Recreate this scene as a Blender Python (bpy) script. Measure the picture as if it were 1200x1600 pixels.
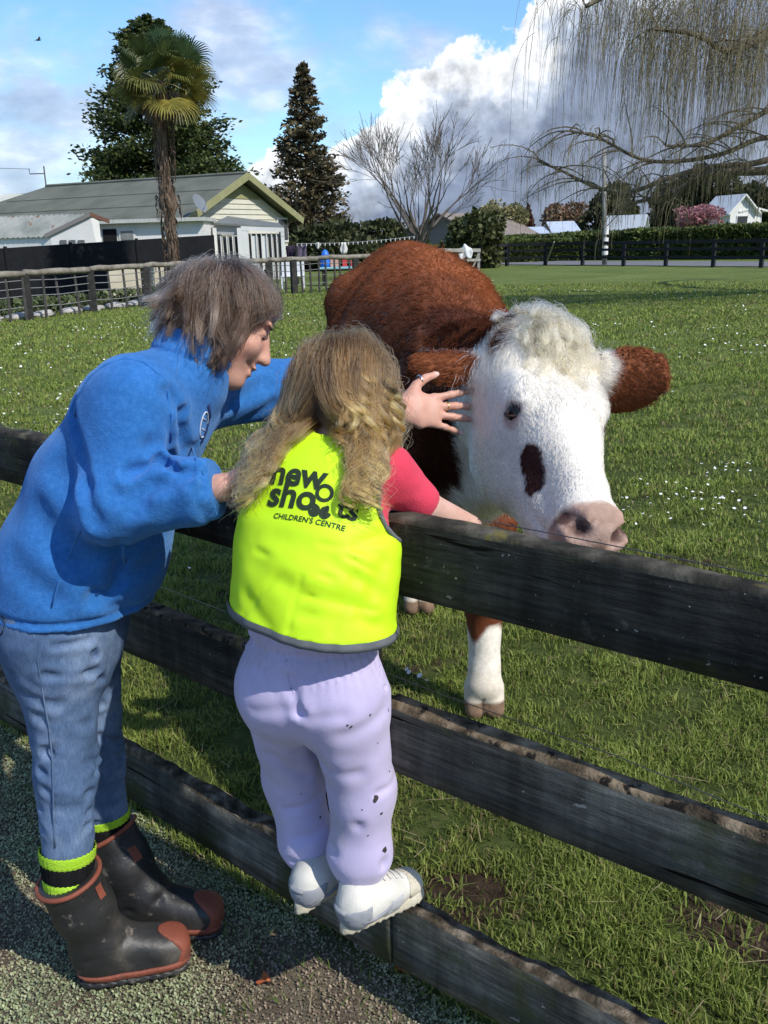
import bpy, bmesh, math, random
import numpy as np
from mathutils import Vector, Matrix
from mathutils.bvhtree import BVHTree

for _o in list(bpy.data.objects):
    bpy.data.objects.remove(_o)
SC = bpy.context.scene
COL = SC.collection
R = math.radians
rng = np.random.default_rng(7)
random.seed(7)

# ------------------------------------------------------------------ camera
FPX, EYE, ROLL = 1500.0, 1.6, 0.028          # focal length in px of a 1200x1600 frame, height, roll
PITCH = math.atan2(427.0, FPX)
FWD = np.array([0, math.cos(PITCH), -math.sin(PITCH)])
_r0 = np.array([1.0, 0, 0]); _u0 = np.cross(_r0, FWD)
RGT = _r0 * math.cos(ROLL) - _u0 * math.sin(ROLL)
UPV = _u0 * math.cos(ROLL) + _r0 * math.sin(ROLL)
CAM = np.array([0.0, 0.0, EYE])
cam = bpy.data.cameras.new('camera'); camo = bpy.data.objects.new('camera', cam); COL.objects.link(camo)
cam.sensor_fit = 'VERTICAL'; cam.sensor_height = 32.0; cam.lens = 32.0 * FPX / 1600.0
cam.clip_start = 0.05; cam.clip_end = 3000
camo.matrix_world = Matrix(((RGT[0], UPV[0], -FWD[0], CAM[0]), (RGT[1], UPV[1], -FWD[1], CAM[1]),
                            (RGT[2], UPV[2], -FWD[2], CAM[2]), (0, 0, 0, 1)))
SC.camera = camo

# ------------------------------------------------------------------ sky, sun, exposure
SUN_AZ, SUN_EL = R(133), R(44)
SUNV = np.array([math.sin(SUN_AZ) * math.cos(SUN_EL), math.cos(SUN_AZ) * math.cos(SUN_EL), math.sin(SUN_EL)])
SC.view_settings.view_transform = 'Standard'
SC.view_settings.look = 'None'
SC.view_settings.exposure = 1.05
SC.view_settings.gamma = 1.0
sun = bpy.data.lights.new('sun', 'SUN'); sun.energy = 2.25; sun.angle = R(0.53); sun.color = (1.0, 0.95, 0.87)
suno = bpy.data.objects.new('sun', sun); COL.objects.link(suno)
suno.rotation_euler = Vector(SUNV).to_track_quat('Z', 'Y').to_euler()
suno.location = (20, 5, 30)


class NG:
    """tiny helper for node graphs"""
    def __init__(s, tree):
        s.t = tree; tree.nodes.clear()

    def n(s, typ, **kw):
        nd = s.t.nodes.new(typ)
        for k, v in kw.items():
            setattr(nd, k, v)
        return nd

    def put(s, sock, v):
        if v is None:
            return
        if isinstance(v, bpy.types.NodeSocket):
            s.t.links.new(v, sock)
        elif isinstance(v, bpy.types.Node):
            s.t.links.new(v.outputs[0], sock)
        else:
            if hasattr(sock.default_value, '__len__') and len(sock.default_value) == 4 and len(v) == 3:
                v = tuple(v) + (1,)
            sock.default_value = v

    def m(s, op, a, b=None, c=None, clamp=False):
        nd = s.n('ShaderNodeMath', operation=op); nd.use_clamp = clamp
        for i, v in enumerate((a, b, c)):
            if v is not None:
                s.put(nd.inputs[i], v)
        return nd.outputs[0]

    def v(s, op, a, b=None, out=0):
        nd = s.n('ShaderNodeVectorMath', operation=op)
        s.put(nd.inputs[0], a)
        if b is not None:
            s.put(nd.inputs[3 if op == 'SCALE' else 1], b)
        return nd.outputs['Value'] if op in ('DOT_PRODUCT', 'LENGTH') else nd.outputs[0]

    def noise(s, vec, scale, detail=6, rough=.55, dist=0.0, col=False):
        nd = s.n('ShaderNodeTexNoise')
        s.put(nd.inputs['Vector'], vec); s.put(nd.inputs['Scale'], float(scale))
        nd.inputs['Detail'].default_value = detail; nd.inputs['Roughness'].default_value = rough
        nd.inputs['Distortion'].default_value = dist
        return nd.outputs['Color' if col else 'Fac']

    def ramp(s, fac, stops, interp='LINEAR'):
        nd = s.n('ShaderNodeValToRGB'); s.put(nd.inputs[0], fac)
        cr = nd.color_ramp; cr.interpolation = interp
        while len(cr.elements) < len(stops):
            cr.elements.new(0.5)
        for e, (p, c) in zip(cr.elements, stops):
            e.position = p
            e.color = (c, c, c, 1) if isinstance(c, (int, float)) else tuple(c) + (1,)
        return nd.outputs[0]

    def mix(s, f, a, b, mode='MIX'):
        nd = s.n('ShaderNodeMix', data_type='RGBA', blend_type=mode)
        s.put(nd.inputs[0], f); s.put(nd.inputs[6], a); s.put(nd.inputs[7], b)
        return nd.outputs[2]

    def smooth(s, x, a, b):
        nd = s.n('ShaderNodeMapRange', interpolation_type='SMOOTHSTEP')
        s.put(nd.inputs[0], x); nd.inputs[1].default_value = a; nd.inputs[2].default_value = b
        return nd.outputs[0]


def pxdir(x, y):
    d = FWD + RGT * (x - 600) / FPX + UPV * (800 - y) / FPX
    return d / np.linalg.norm(d)


def make_world():
    w = bpy.data.worlds.new('World'); SC.world = w; w.use_nodes = True
    g = NG(w.node_tree)
    tc = g.n('ShaderNodeTexCoord'); D = tc.outputs['Generated']
    sky = g.n('ShaderNodeTexSky', sky_type='NISHITA'); sky.sun_disc = False
    sky.sun_elevation = SUN_EL; sky.sun_rotation = SUN_AZ
    sky.air_density = 1.2; sky.dust_density = 0.25; sky.ozone_density = 2.0
    skyc = g.mix(1.0, g.v('SCALE', sky.outputs[0], SKY_K), SKY_TINT, 'MULTIPLY')
    # a bank of cumulus: everything on one side of a great circle, with a billowing edge
    a, b = pxdir(520, 215), pxdir(880, -20)
    nv = np.cross(b, a); nv /= np.linalg.norm(nv)
    if np.dot(nv, pxdir(900, 300)) < 0:
        nv = -nv
    big = g.noise(D, 7.0, 2, .5)
    mid = g.noise(D, 20.0, 5, .55)
    fine = g.noise(D, 70.0, 5, .6)
    s0 = g.v('DOT_PRODUCT', D, tuple(nv))
    s = g.m('ADD', s0, g.m('MULTIPLY', g.m('SUBTRACT', big, .5), .14))
    s = g.m('ADD', s, g.m('MULTIPLY', g.m('SUBTRACT', mid, .5), .07))
    s = g.m('ADD', s, g.m('MULTIPLY', g.m('SUBTRACT', fine, .5), .030))
    m1 = g.smooth(s, -.001, .006)
    # puff relief: density difference along the light direction
    off = g.v('ADD', D, tuple(0.012 * np.array([-.55, 0, .85])))
    rel = g.m('SUBTRACT', g.noise(D, 18.0, 6, .6), g.noise(off, 18.0, 6, .6))
    body = g.ramp(g.m('ADD', s, g.m('MULTIPLY', g.m('SUBTRACT', mid, .5), .10)),
                  [(0.0, (.56, .57, .59)), (.026, (.50, .52, .55)), (.048, (.27, .31, .38)), (.085, (.130, .160, .228)), (.22, (.150, .180, .238)), (.33, (.30, .33, .36)), (1.0, (.30, .33, .36))])
    body = g.mix(1.0, body, g.ramp(g.m('ADD', .5, g.m('MULTIPLY', rel, 1.5)), [(0.2, .55), (.5, .98), (.8, 1.25)]), 'MULTIPLY')
    # thin broken cloud elsewhere
    st = g.v('MULTIPLY', D, (1.0, 1.0, 2.2))
    n1 = g.noise(st, 5.5, 7, .58, .25)
    n2 = g.noise(g.v('ADD', st, (3.1, 1.7, .4)), 15.0, 6, .55)
    sep = g.n('ShaderNodeSeparateXYZ'); g.put(sep.inputs[0], D)
    low = g.smooth(sep.outputs[2], .30, .0)
    dens = g.m('ADD', n1, g.m('MULTIPLY', low, .16))
    m2 = g.m('MULTIPLY', g.smooth(dens, .48, .70), .82)
    softc = g.ramp(n2, [(.30, (.20, .245, .34)), (.5, (.29, .34, .44)), (.66, (.45, .48, .53))])
    c = g.mix(m2, skyc, softc)
    c = g.mix(m1, c, body)
    bg = g.n('ShaderNodeBackground'); g.put(bg.inputs[0], c); bg.inputs[1].default_value = 1.0
    out = g.n('ShaderNodeOutputWorld'); g.t.links.new(bg.outputs[0], out.inputs[0])


SKY_K = 0.075
SKY_TINT = (0.66, 0.92, 1.22)
make_world()

# ------------------------------------------------------------------ helpers: scene objects
def put_tags(o, label=None, cat=None, group=None, kind=None):
    for k, v in (('label', label), ('category', cat), ('group', group), ('kind', kind)):
        if v:
            o[k] = v
    return o


def empty(name, loc, label=None, cat=None, group=None):
    o = bpy.data.objects.new(name, None); COL.objects.link(o); o.location = loc; o.empty_display_size = .1
    return put_tags(o, label, cat, group)


def wloc(o):
    v = Vector((0, 0, 0))
    while o is not None:
        v += o.location; o = o.parent
    return v


def link(name, me, mat=None, parent=None, smooth=False):
    """me carries world coordinates; under a parent the object is shifted back"""
    o = bpy.data.objects.new(name, me); COL.objects.link(o)
    if mat is not None:
        me.materials.clear(); me.materials.append(mat)
    if parent is not None:
        o.parent = parent; o.location = -wloc(parent)
    if smooth and hasattr(me, 'shade_smooth'):
        me.shade_smooth()
    return o


def npmesh(name, V, Fc, attrs=None):
    """V (n,3), Fc (m,3) or (m,4) int array or list of faces"""
    me = bpy.data.meshes.new(name)
    V = np.asarray(V, np.float32)
    if isinstance(Fc, np.ndarray):
        k = Fc.shape[1]; m = len(Fc)
        me.vertices.add(len(V)); me.vertices.foreach_set('co', V.ravel())
        me.loops.add(m * k); me.loops.foreach_set('vertex_index', Fc.astype(np.int32).ravel())
        me.polygons.add(m)
        me.polygons.foreach_set('loop_start', np.arange(0, m * k, k, dtype=np.int32))
        me.update(calc_edges=True)
    else:
        me.from_pydata([tuple(map(float, v)) for v in V], [], [tuple(f) for f in Fc]); me.update()
    if attrs:
        for nm, arr in attrs.items():
            arr = np.asarray(arr, np.float32)
            if arr.ndim == 1:
                at = me.attributes.new(nm, 'FLOAT', 'POINT'); at.data.foreach_set('value', arr)
            else:
                at = me.attributes.new(nm, 'FLOAT_COLOR', 'POINT')
                at.data.foreach_set('color', np.c_[arr, np.ones(len(arr))].astype(np.float32).ravel())
    return me


class MB:
    """collects boxes, tubes, prisms into one mesh"""
    def __init__(s):
        s.V = []; s.F = []

    def add(s, V, F):
        b = len(s.V); s.V += [tuple(map(float, v)) for v in V]; s.F += [tuple(b + i for i in f) for f in F]; return s

    def box(s, c, size, rz=0.0, M=None):
        hx, hy, hz = [k / 2 for k in size]
        pts = [Vector((x, y, z)) for z in (-hz, hz) for y in (-hy, hy) for x in (-hx, hx)]
        mm = Matrix.Rotation(rz, 3, 'Z') if M is None else M
        pts = [mm @ p + Vector(c) for p in pts]
        return s.add(pts, [(0, 2, 3, 1), (4, 5, 7, 6), (0, 1, 5, 4), (2, 6, 7, 3), (0, 4, 6, 2), (1, 3, 7, 5)])

    def beam(s, a, b, w, h, up=(0, 0, 1)):
        a, b = Vector(a), Vector(b); d = (b - a).normalized(); sd = d.cross(Vector(up)).normalized(); u = sd.cross(d)
        P = [e + sd * x * w / 2 + u * y * h / 2 for e in (a, b) for x, y in ((-1, -1), (1, -1), (1, 1), (-1, 1))]
        return s.add(P, [(3, 2, 1, 0), (4, 5, 6, 7), (0, 1, 5, 4), (1, 2, 6, 5), (2, 3, 7, 6), (3, 0, 4, 7)])

    def tube(s, pts, rad, n=6, cap=True):
        pts = [Vector(p) for p in pts]
        rad = [rad] * len(pts) if isinstance(rad, (int, float)) else rad
        V = []; F = []; ref = Vector((0.3, 0.2, 1)).normalized()
        for i, p in enumerate(pts):
            d = (pts[min(i + 1, len(pts) - 1)] - pts[max(i - 1, 0)]).normalized()
            if abs(d.dot(ref)) > .95:
                ref = Vector((1, .1, 0)).normalized()
            x = d.cross(ref).normalized(); y = d.cross(x)
            for k in range(n):
                a = 2 * math.pi * k / n
                V.append(p + (x * math.cos(a) + y * math.sin(a)) * rad[i])
        for i in range(len(pts) - 1):
            for k in range(n):
                k2 = (k + 1) % n
                F.append((i * n + k, i * n + k2, (i + 1) * n + k2, (i + 1) * n + k))
        if cap:
            F.append(tuple(range(n - 1, -1, -1))); F.append(tuple((len(pts) - 1) * n + k for k in range(n)))
        return s.add(V, F)

    def poly(s, pts):
        return s.add(pts, [tuple(range(len(pts)))])

    def prism(s, pts, d):
        """outline pts extruded by vector d"""
        n = len(pts); d = Vector(d); A = [Vector(p) for p in pts]
        return s.add(A + [p + d for p in A], [tuple(range(n - 1, -1, -1)), tuple(range(n, 2 * n))] +
                     [(i, (i + 1) % n, n + (i + 1) % n, n + i) for i in range(n)])

    def mesh(s, name='m'):
        return npmesh(name, np.array(s.V), s.F)

    def build(s, name, mat, parent=None, smooth=False, bevel=0.0):
        me = s.mesh(name)
        if bevel:
            bm = bmesh.new(); bm.from_mesh(me)
            bmesh.ops.recalc_face_normals(bm, faces=bm.faces)
            bmesh.ops.bevel(bm, geom=list(bm.edges), offset=bevel, segments=1, affect='EDGES', clamp_overlap=True)
            bm.to_mesh(me); bm.free()
        return link(name, me, mat, parent, smooth)


# ------------------------------------------------------------------ helpers: materials
def pmat(name, stops, scale=4.0, rough=.8, spec=.3, bump=0.0, bscale=60.0, detail=6, stretch=(1, 1, 1), second=None,
         sheen=0.0, sss=0.0, metal=0.0, bdist=.01, coords='Object', nrough=.55, trans=0.0):
    """colour from noise through a ramp, optional second layer (colour, scale, threshold), bump"""
    m = bpy.data.materials.new(name); m.use_nodes = True
    g = NG(m.node_tree)
    tc = g.n('ShaderNodeTexCoord').outputs[coords]
    vec = g.v('MULTIPLY', tc, stretch)
    if len(stops) == 1:
        col = stops[0] + (1,) if len(stops[0]) == 3 else stops[0]
        c0 = g.n('ShaderNodeRGB'); c0.outputs[0].default_value = col; c = c0.outputs[0]
    else:
        n = g.noise(vec, scale, detail, nrough)
        k = len(stops)
        c = g.ramp(n, [(.28 + .44 * i / (k - 1), s) for i, s in enumerate(stops)])
    if second:
        for (c2, sc2, lo, hi) in second:
            f = g.smooth(g.noise(vec, sc2, 7, .6), lo, hi)
            c = g.mix(f, c, c2)
    p = g.n('ShaderNodeBsdfPrincipled'); g.put(p.inputs['Base Color'], c)
    p.inputs['Roughness'].default_value = rough; p.inputs['Specular IOR Level'].default_value = spec
    p.inputs['Metallic'].default_value = metal
    if sheen:
        p.inputs['Sheen Weight'].default_value = sheen; p.inputs['Sheen Roughness'].default_value = .4
    if sss:
        p.inputs['Subsurface Weight'].default_value = sss; p.inputs['Subsurface Radius'].default_value = (.012, .005, .003)
        p.inputs['Subsurface Scale'].default_value = .6
    if bump:
        bn = g.n('ShaderNodeBump'); bn.inputs['Strength'].default_value = bump; bn.inputs['Distance'].default_value = bdist
        g.put(bn.inputs['Height'], g.noise(vec, bscale, 5, .6)); g.t.links.new(bn.outputs[0], p.inputs['Normal'])
    sh = p.outputs[0]
    if trans:
        tr = g.n('ShaderNodeBsdfTranslucent'); g.put(tr.inputs[0], c)
        mx = g.n('ShaderNodeMixShader'); mx.inputs[0].default_value = trans
        g.t.links.new(p.outputs[0], mx.inputs[1]); g.t.links.new(tr.outputs[0], mx.inputs[2]); sh = mx.outputs[0]
    out = g.n('ShaderNodeOutputMaterial'); g.t.links.new(sh, out.inputs[0])
    m['_'] = 0
    return m


def amat(name, attr='col', rough=.8, spec=.2, bump=0.0, bscale=200.0, sss=0.0, sheen=0.0, vary=0.15, vscale=30.0, trans=0.0, bdist=.004):
    """base colour from the mesh colour attribute (coat or skin pattern), with a little noise"""
    m = bpy.data.materials.new(name); m.use_nodes = True
    g = NG(m.node_tree)
    a = g.n('ShaderNodeAttribute', attribute_name=attr)
    tc = g.n('ShaderNodeTexCoord').outputs['Object']
    c = a.outputs['Color']
    if vary:
        nz = g.noise(tc, vscale, 4, .6)
        c = g.mix(1.0, c, g.ramp(nz, [(.3, 1 - vary), (.7, 1 + vary)]), 'MULTIPLY')
    p = g.n('ShaderNodeBsdfPrincipled'); g.put(p.inputs['Base Color'], c)
    p.inputs['Roughness'].default_value = rough; p.inputs['Specular IOR Level'].default_value = spec
    if sheen:
        p.inputs['Sheen Weight'].default_value = sheen
    if sss:
        p.inputs['Subsurface Weight'].default_value = sss; p.inputs['Subsurface Radius'].default_value = (.012, .005, .003)
        p.inputs['Subsurface Scale'].default_value = .5
    if bump:
        bn = g.n('ShaderNodeBump'); bn.inputs['Strength'].default_value = bump; bn.inputs['Distance'].default_value = bdist
        g.put(bn.inputs['Height'], g.noise(tc, bscale, 4, .6)); g.t.links.new(bn.outputs[0], p.inputs['Normal'])
    sh = p.outputs[0]
    if trans:
        tr = g.n('ShaderNodeBsdfTranslucent'); g.put(tr.inputs[0], c)
        mx = g.n('ShaderNodeMixShader'); mx.inputs[0].default_value = trans
        g.t.links.new(p.outputs[0], mx.inputs[1]); g.t.links.new(tr.outputs[0], mx.inputs[2]); sh = mx.outputs[0]
    out = g.n('ShaderNodeOutputMaterial'); g.t.links.new(sh, out.inputs[0])
    return m


# ------------------------------------------------------------------ helpers: measuring the place through the lens
def ray(x, y):
    return FWD + RGT * (x - 600) / FPX + UPV * (800 - y) / FPX


def atz(x, y, z=0.0):
    d = ray(x, y); return CAM + d * ((z - EYE) / d[2])


def aty(x, y, Y):
    d = ray(x, y); return CAM + d * (Y / d[1])


def atd(x, y, t):
    return CAM + ray(x, y) * t


def onplane(x, y, p0, n):
    d = ray(x, y); return CAM + d * ((np.asarray(p0) - CAM) @ n / (d @ n))


# ------------------------------------------------------------------ helpers: implicit surfaces
def unit(v):
    v = np.asarray(v, float); return v / np.linalg.norm(v)


def cap(P, a, b, ra, rb):
    a = np.asarray(a, np.float32); b = np.asarray(b, np.float32); ba = b - a
    t = np.clip((P - a) @ ba / max(ba @ ba, 1e-9), 0, 1)
    return np.linalg.norm(P - a - t[:, None] * ba, axis=1) - (ra + (rb - ra) * t)


def ell(P, c, rad, M=None):
    q = P - np.asarray(c, np.float32)
    if M is not None:
        q = q @ np.asarray(M, np.float32).T        # rows of M: local axes
    r = np.asarray(rad, np.float32)
    k0 = np.linalg.norm(q / r, axis=1); k1 = np.linalg.norm(q / (r * r), axis=1) + 1e-9
    return k0 * (k0 - 1) / k1


def smin(a, b, k):
    h = np.clip(.5 + .5 * (b - a) / k, 0, 1)
    return b + (a - b) * h - k * h * (1 - h)


def smax(a, b, k):
    return -smin(-a, -b, k)


def loft(P, pts, rx, ry, side, k=.02, pw=2.0):
    """elliptical sections swept along pts; side = the rx axis (vector or one per point)"""
    pts = np.asarray(pts, np.float32); n = len(pts); out = None
    side = np.asarray(side, np.float32)
    if side.ndim == 1:
        side = np.repeat(side[None], n, 0)
    for i in range(n - 1):
        a, b = pts[i], pts[i + 1]; ba = b - a; L = np.linalg.norm(ba); d = ba / L
        t = np.clip((P - a) @ ba / (L * L), 0, 1)
        v = P - a - t[:, None] * ba
        s = side[i] + (side[i + 1] - side[i]) * .5; s = s - d * (s @ d); s /= np.linalg.norm(s); w = np.cross(d, s)
        RX = rx[i] + (rx[i + 1] - rx[i]) * t; RY = ry[i] + (ry[i + 1] - ry[i]) * t
        ax = v @ d; u = v @ s; q = v @ w; mn = np.minimum(RX, RY)
        if pw == 2.0:
            e = np.sqrt((u / RX) ** 2 + (q / RY) ** 2 + (ax / mn) ** 2)
        else:
            e = (np.abs(u / RX) ** pw + np.abs(q / RY) ** pw + np.abs(ax / mn) ** pw) ** (1 / pw)
        dd = (e - 1) * mn
        out = dd if out is None else smin(out, dd, k)
    return out


def vnoise(P, scale, seed=0):
    q = P * scale + seed * 17.31; i = np.floor(q).astype(np.int64); f = (q - i); f = f * f * (3 - 2 * f)

    def h(a, b, c):
        n = (a * 374761393 + b * 668265263 + c * 2147483647 + seed * 97) & 0xffffffff
        n = ((n ^ (n >> 13)) * 1274126177) & 0xffffffff
        return ((n ^ (n >> 16)) & 0xffff) / 65535.0
    r = 0
    for dx in (0, 1):
        for dy in (0, 1):
            for dz in (0, 1):
                w = (f[:, 0] if dx else 1 - f[:, 0]) * (f[:, 1] if dy else 1 - f[:, 1]) * (f[:, 2] if dz else 1 - f[:, 2])
                r = r + w * h(i[:, 0] + dx, i[:, 1] + dy, i[:, 2] + dz)
    return r - .5


def segdist(P, a, b):
    a = np.asarray(a, np.float32); ba = np.asarray(b, np.float32) - a
    t = np.clip((P - a) @ ba / max(ba @ ba, 1e-9), 0, 1)
    return np.linalg.norm(P - a - t[:, None] * ba, axis=1)


def hit(fn, x, y, t0=1.0, t1=7.0):
    """the point where the line of sight through photo pixel x, y meets the implicit surface"""
    d = ray(x, y); t = t0
    for _ in range(160):
        p = CAM + d * t; v = float(fn(p[None].astype(np.float32))[0])
        if abs(v) < 4e-4 or t > t1:
            break
        t += v * .6
    return CAM + d * t


def sdfmesh(name, fn, lo, hi, h, attrfn=None):
    lo = np.asarray(lo, float); hi = np.asarray(hi, float); B = 4
    nb = np.ceil((hi - lo) / (h * B)).astype(int) + 1
    cg = [lo[i] + (np.arange(nb[i]) + .5) * h * B for i in range(3)]
    G = np.stack(np.meshgrid(*cg, indexing='ij'), -1).reshape(-1, 3).astype(np.float32)
    dc = fn(G).reshape(nb)
    near = np.abs(dc) < h * B * 2.2
    up = lambda A: A.repeat(B, 0).repeat(B, 1).repeat(B, 2)
    D = up(dc).astype(np.float32); Mk = up(near)
    ix = np.argwhere(Mk)
    Pf = (lo + (ix + .5) * h).astype(np.float32)
    val = np.empty(len(Pf), np.float32)
    for i in range(0, len(Pf), 400000):
        val[i:i + 400000] = fn(Pf[i:i + 400000])
    D[Mk] = val
    S = D < 0
    c8 = [(i, j, k) for i in (0, 1) for j in (0, 1) for k in (0, 1)]
    nx, ny, nz = D.shape
    sl = lambda A, o: A[o[0]:nx - 1 + o[0], o[1]:ny - 1 + o[1], o[2]:nz - 1 + o[2]]
    cnt = sum(sl(S, o).astype(np.int8) for o in c8)
    act = (cnt > 0) & (cnt < 8)
    ci = np.argwhere(act); m = len(ci)
    acc = np.zeros((m, 3)); wn = np.zeros(m)
    dv = {o: D[ci[:, 0] + o[0], ci[:, 1] + o[1], ci[:, 2] + o[2]] for o in c8}
    for a in c8:
        for ax in range(3):
            if a[ax] == 0:
                b = list(a); b[ax] = 1; b = tuple(b)
                da, db = dv[a], dv[b]; cr = (da < 0) != (db < 0)
                t = np.where(cr, da / np.where(cr, da - db, 1), 0)
                pos = np.array(a, float)[None].repeat(m, 0); pos[:, ax] += t
                acc += pos * cr[:, None]; wn += cr
    V = lo + (ci + acc / wn[:, None] + .5) * h
    idx = -np.ones(act.shape, np.int64); idx[act] = np.arange(m)
    quads = []
    for ax in range(3):
        o1, o2 = [q for q in range(3) if q != ax]
        A = [slice(None)] * 3; Bs = [slice(None)] * 3
        A[ax] = slice(0, -1); Bs[ax] = slice(1, None)
        sa, sb = S[tuple(A)], S[tuple(Bs)]
        e = np.argwhere(sa != sb)
        e = e[(e[:, o1] > 0) & (e[:, o2] > 0) & (e[:, o1] < D.shape[o1] - 1) & (e[:, o2] < D.shape[o2] - 1)]
        ins = sa[e[:, 0], e[:, 1], e[:, 2]]
        q = []
        for d1, d2 in ((-1, -1), (0, -1), (0, 0), (-1, 0)):
            c = e.copy(); c[:, o1] += d1; c[:, o2] += d2
            q.append(idx[c[:, 0], c[:, 1], c[:, 2]])
        q = np.stack(q, 1)
        fl = ins if ax != 1 else ~ins
        q[~fl] = q[~fl][:, ::-1]
        quads.append(q[(q >= 0).all(1)])
    Q = np.concatenate(quads)
    att = attrfn(V.astype(np.float32)) if attrfn else None
    me = npmesh(name, V, Q, att)
    me.shade_smooth()
    return me


def hairs(name, pts, radii, mat, parent, cols=None):
    """pts (n, k, 3) world; one Curves object"""
    n, k, _ = pts.shape
    hc = bpy.data.hair_curves.new(name)
    hc.add_curves([k] * n)
    off = np.array(wloc(parent)) if parent is not None else np.zeros(3)
    hc.attributes['position'].data.foreach_set('vector', (pts - 0).astype(np.float32).ravel())
    ra = hc.attributes.get('radius') or hc.attributes.new('radius', 'FLOAT', 'POINT')
    ra.data.foreach_set('value', np.broadcast_to(radii, (n, k)).astype(np.float32).ravel())
    if cols is not None:
        cols = np.asarray(cols)
        at = hc.attributes.new('col', 'FLOAT_COLOR', 'CURVE' if cols.ndim == 2 else 'POINT')
        cols = cols.reshape(-1, 3)
        at.data.foreach_set('color', np.c_[cols, np.ones(len(cols))].astype(np.float32).ravel())
    hc.materials.append(mat)
    o = bpy.data.objects.new(name, hc); COL.objects.link(o)
    if parent is not None:
        o.parent = parent; o.location = tuple(-off)
    return o


def hairmat(name, rough=.35, spec=.35, trans=.25):
    m = bpy.data.materials.new(name); m.use_nodes = True
    g = NG(m.node_tree)
    a = g.n('ShaderNodeAttribute', attribute_name='col')
    p = g.n('ShaderNodeBsdfPrincipled'); g.put(p.inputs['Base Color'], a.outputs['Color'])
    p.inputs['Roughness'].default_value = rough; p.inputs['Specular IOR Level'].default_value = spec
    tr = g.n('ShaderNodeBsdfTranslucent'); g.put(tr.inputs[0], a.outputs['Color'])
    mx = g.n('ShaderNodeMixShader'); mx.inputs[0].default_value = trans
    g.t.links.new(p.outputs[0], mx.inputs[1]); g.t.links.new(tr.outputs[0], mx.inputs[2])
    out = g.n('ShaderNodeOutputMaterial'); g.t.links.new(mx.outputs[0], out.inputs[0])
    return m


def truehair(name, rough=.32, radial=.45, coat=0.0):
    """physically based hair fibre, colour from the strand attribute"""
    m = bpy.data.materials.new(name); m.use_nodes = True
    g = NG(m.node_tree)
    a = g.n('ShaderNodeAttribute', attribute_name='col')
    p = g.n('ShaderNodeBsdfHairPrincipled'); p.model = 'CHIANG'; p.parametrization = 'COLOR'
    g.put(p.inputs['Color'], a.outputs['Color']); p.inputs['Roughness'].default_value = rough; p.inputs['Radial Roughness'].default_value = radial
    p.inputs['Random Roughness'].default_value = .2
    out = g.n('ShaderNodeOutputMaterial'); g.t.links.new(p.outputs[0], out.inputs[0])
    return m


def meshsample(me, n, gen, weight=None):
    """random points and normals on a mesh, area (times weight at vertices) driven"""
    me.calc_loop_triangles()
    T = np.empty(len(me.loop_triangles) * 3, np.int32); me.loop_triangles.foreach_get('vertices', T); T = T.reshape(-1, 3)
    V = np.empty(len(me.vertices) * 3, np.float32); me.vertices.foreach_get('co', V); V = V.reshape(-1, 3)
    N = np.empty(len(me.vertices) * 3, np.float32); me.vertices.foreach_get('normal', N); N = N.reshape(-1, 3)
    A = np.linalg.norm(np.cross(V[T[:, 1]] - V[T[:, 0]], V[T[:, 2]] - V[T[:, 0]]), axis=1)
    if weight is not None:
        A = A * weight(V)[T].mean(1)
    c = gen.choice(len(T), n, p=A / A.sum())
    u = gen.random((n, 2)); fl = u.sum(1) > 1; u[fl] = 1 - u[fl]
    w = np.c_[1 - u.sum(1), u][:, :, None]
    P = (V[T[c]] * w).sum(1); Nn = (N[T[c]] * w).sum(1)
    return P, Nn / np.linalg.norm(Nn, axis=1)[:, None]


def strands(P, N, comb, length, k, gen, lift=.35, curl=0.0, curlf=2.0, droop=0.0, jit=.15):
    """strands from roots P: start along a blend of normal and comb, curve over to comb; returns (n,k,3)"""
    n = len(P); comb = comb - N * (comb * N).sum(1)[:, None]
    comb = comb + gen.normal(0, jit, (n, 3)); comb /= np.linalg.norm(comb, axis=1)[:, None]
    L = np.broadcast_to(length, (n,))
    out = np.zeros((n, k, 3)); p = P.copy(); out[:, 0] = p
    ph = gen.random(n) * 6.28; sd = np.cross(N, comb)
    for i in range(1, k):
        t = i / (k - 1)
        d = N * (lift * (1 - t) ** 1.5) + comb * (.4 + .6 * t) + np.array([0, 0, -1.0]) * droop * t
        d = d + (sd * np.sin(ph + t * curlf * 6.28)[:, None] + N * np.cos(ph + t * curlf * 6.28)[:, None]) * curl
        d /= np.linalg.norm(d, axis=1)[:, None]
        p = p + d * (L / (k - 1))[:, None]; out[:, i] = p
    return out
# ================================================================== the front fence line (needed by the ground)
FJ = np.array([0.02, 1.715])                       # joint of the two rail lengths, behind the child
FL = unit([-1.239, 1.127]); FR = unit([.53, -.435])
FN = unit([FL[1], -FL[0]]) if FL[1] > 0 else None   # horizontal normal pointing into the paddock
FN = np.array([0.673, 0.740]); FN /= np.linalg.norm(FN)
FE = np.array([FN[1], -FN[0]])                      # along the fence, to the right and towards the camera


def side_of_fence(x, y):
    """metres beyond the fence (positive = paddock)"""
    return (x - FJ[0]) * FN[0] + (y - FJ[1]) * FN[1]


# ================================================================== ground
def gnoise(x, y):
    P = np.c_[x, y, np.zeros_like(x)]
    return vnoise(P, .9, 3) * .05 + vnoise(P, 3.1, 5) * .025 + vnoise(P, 11.0, 6) * .012


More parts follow.
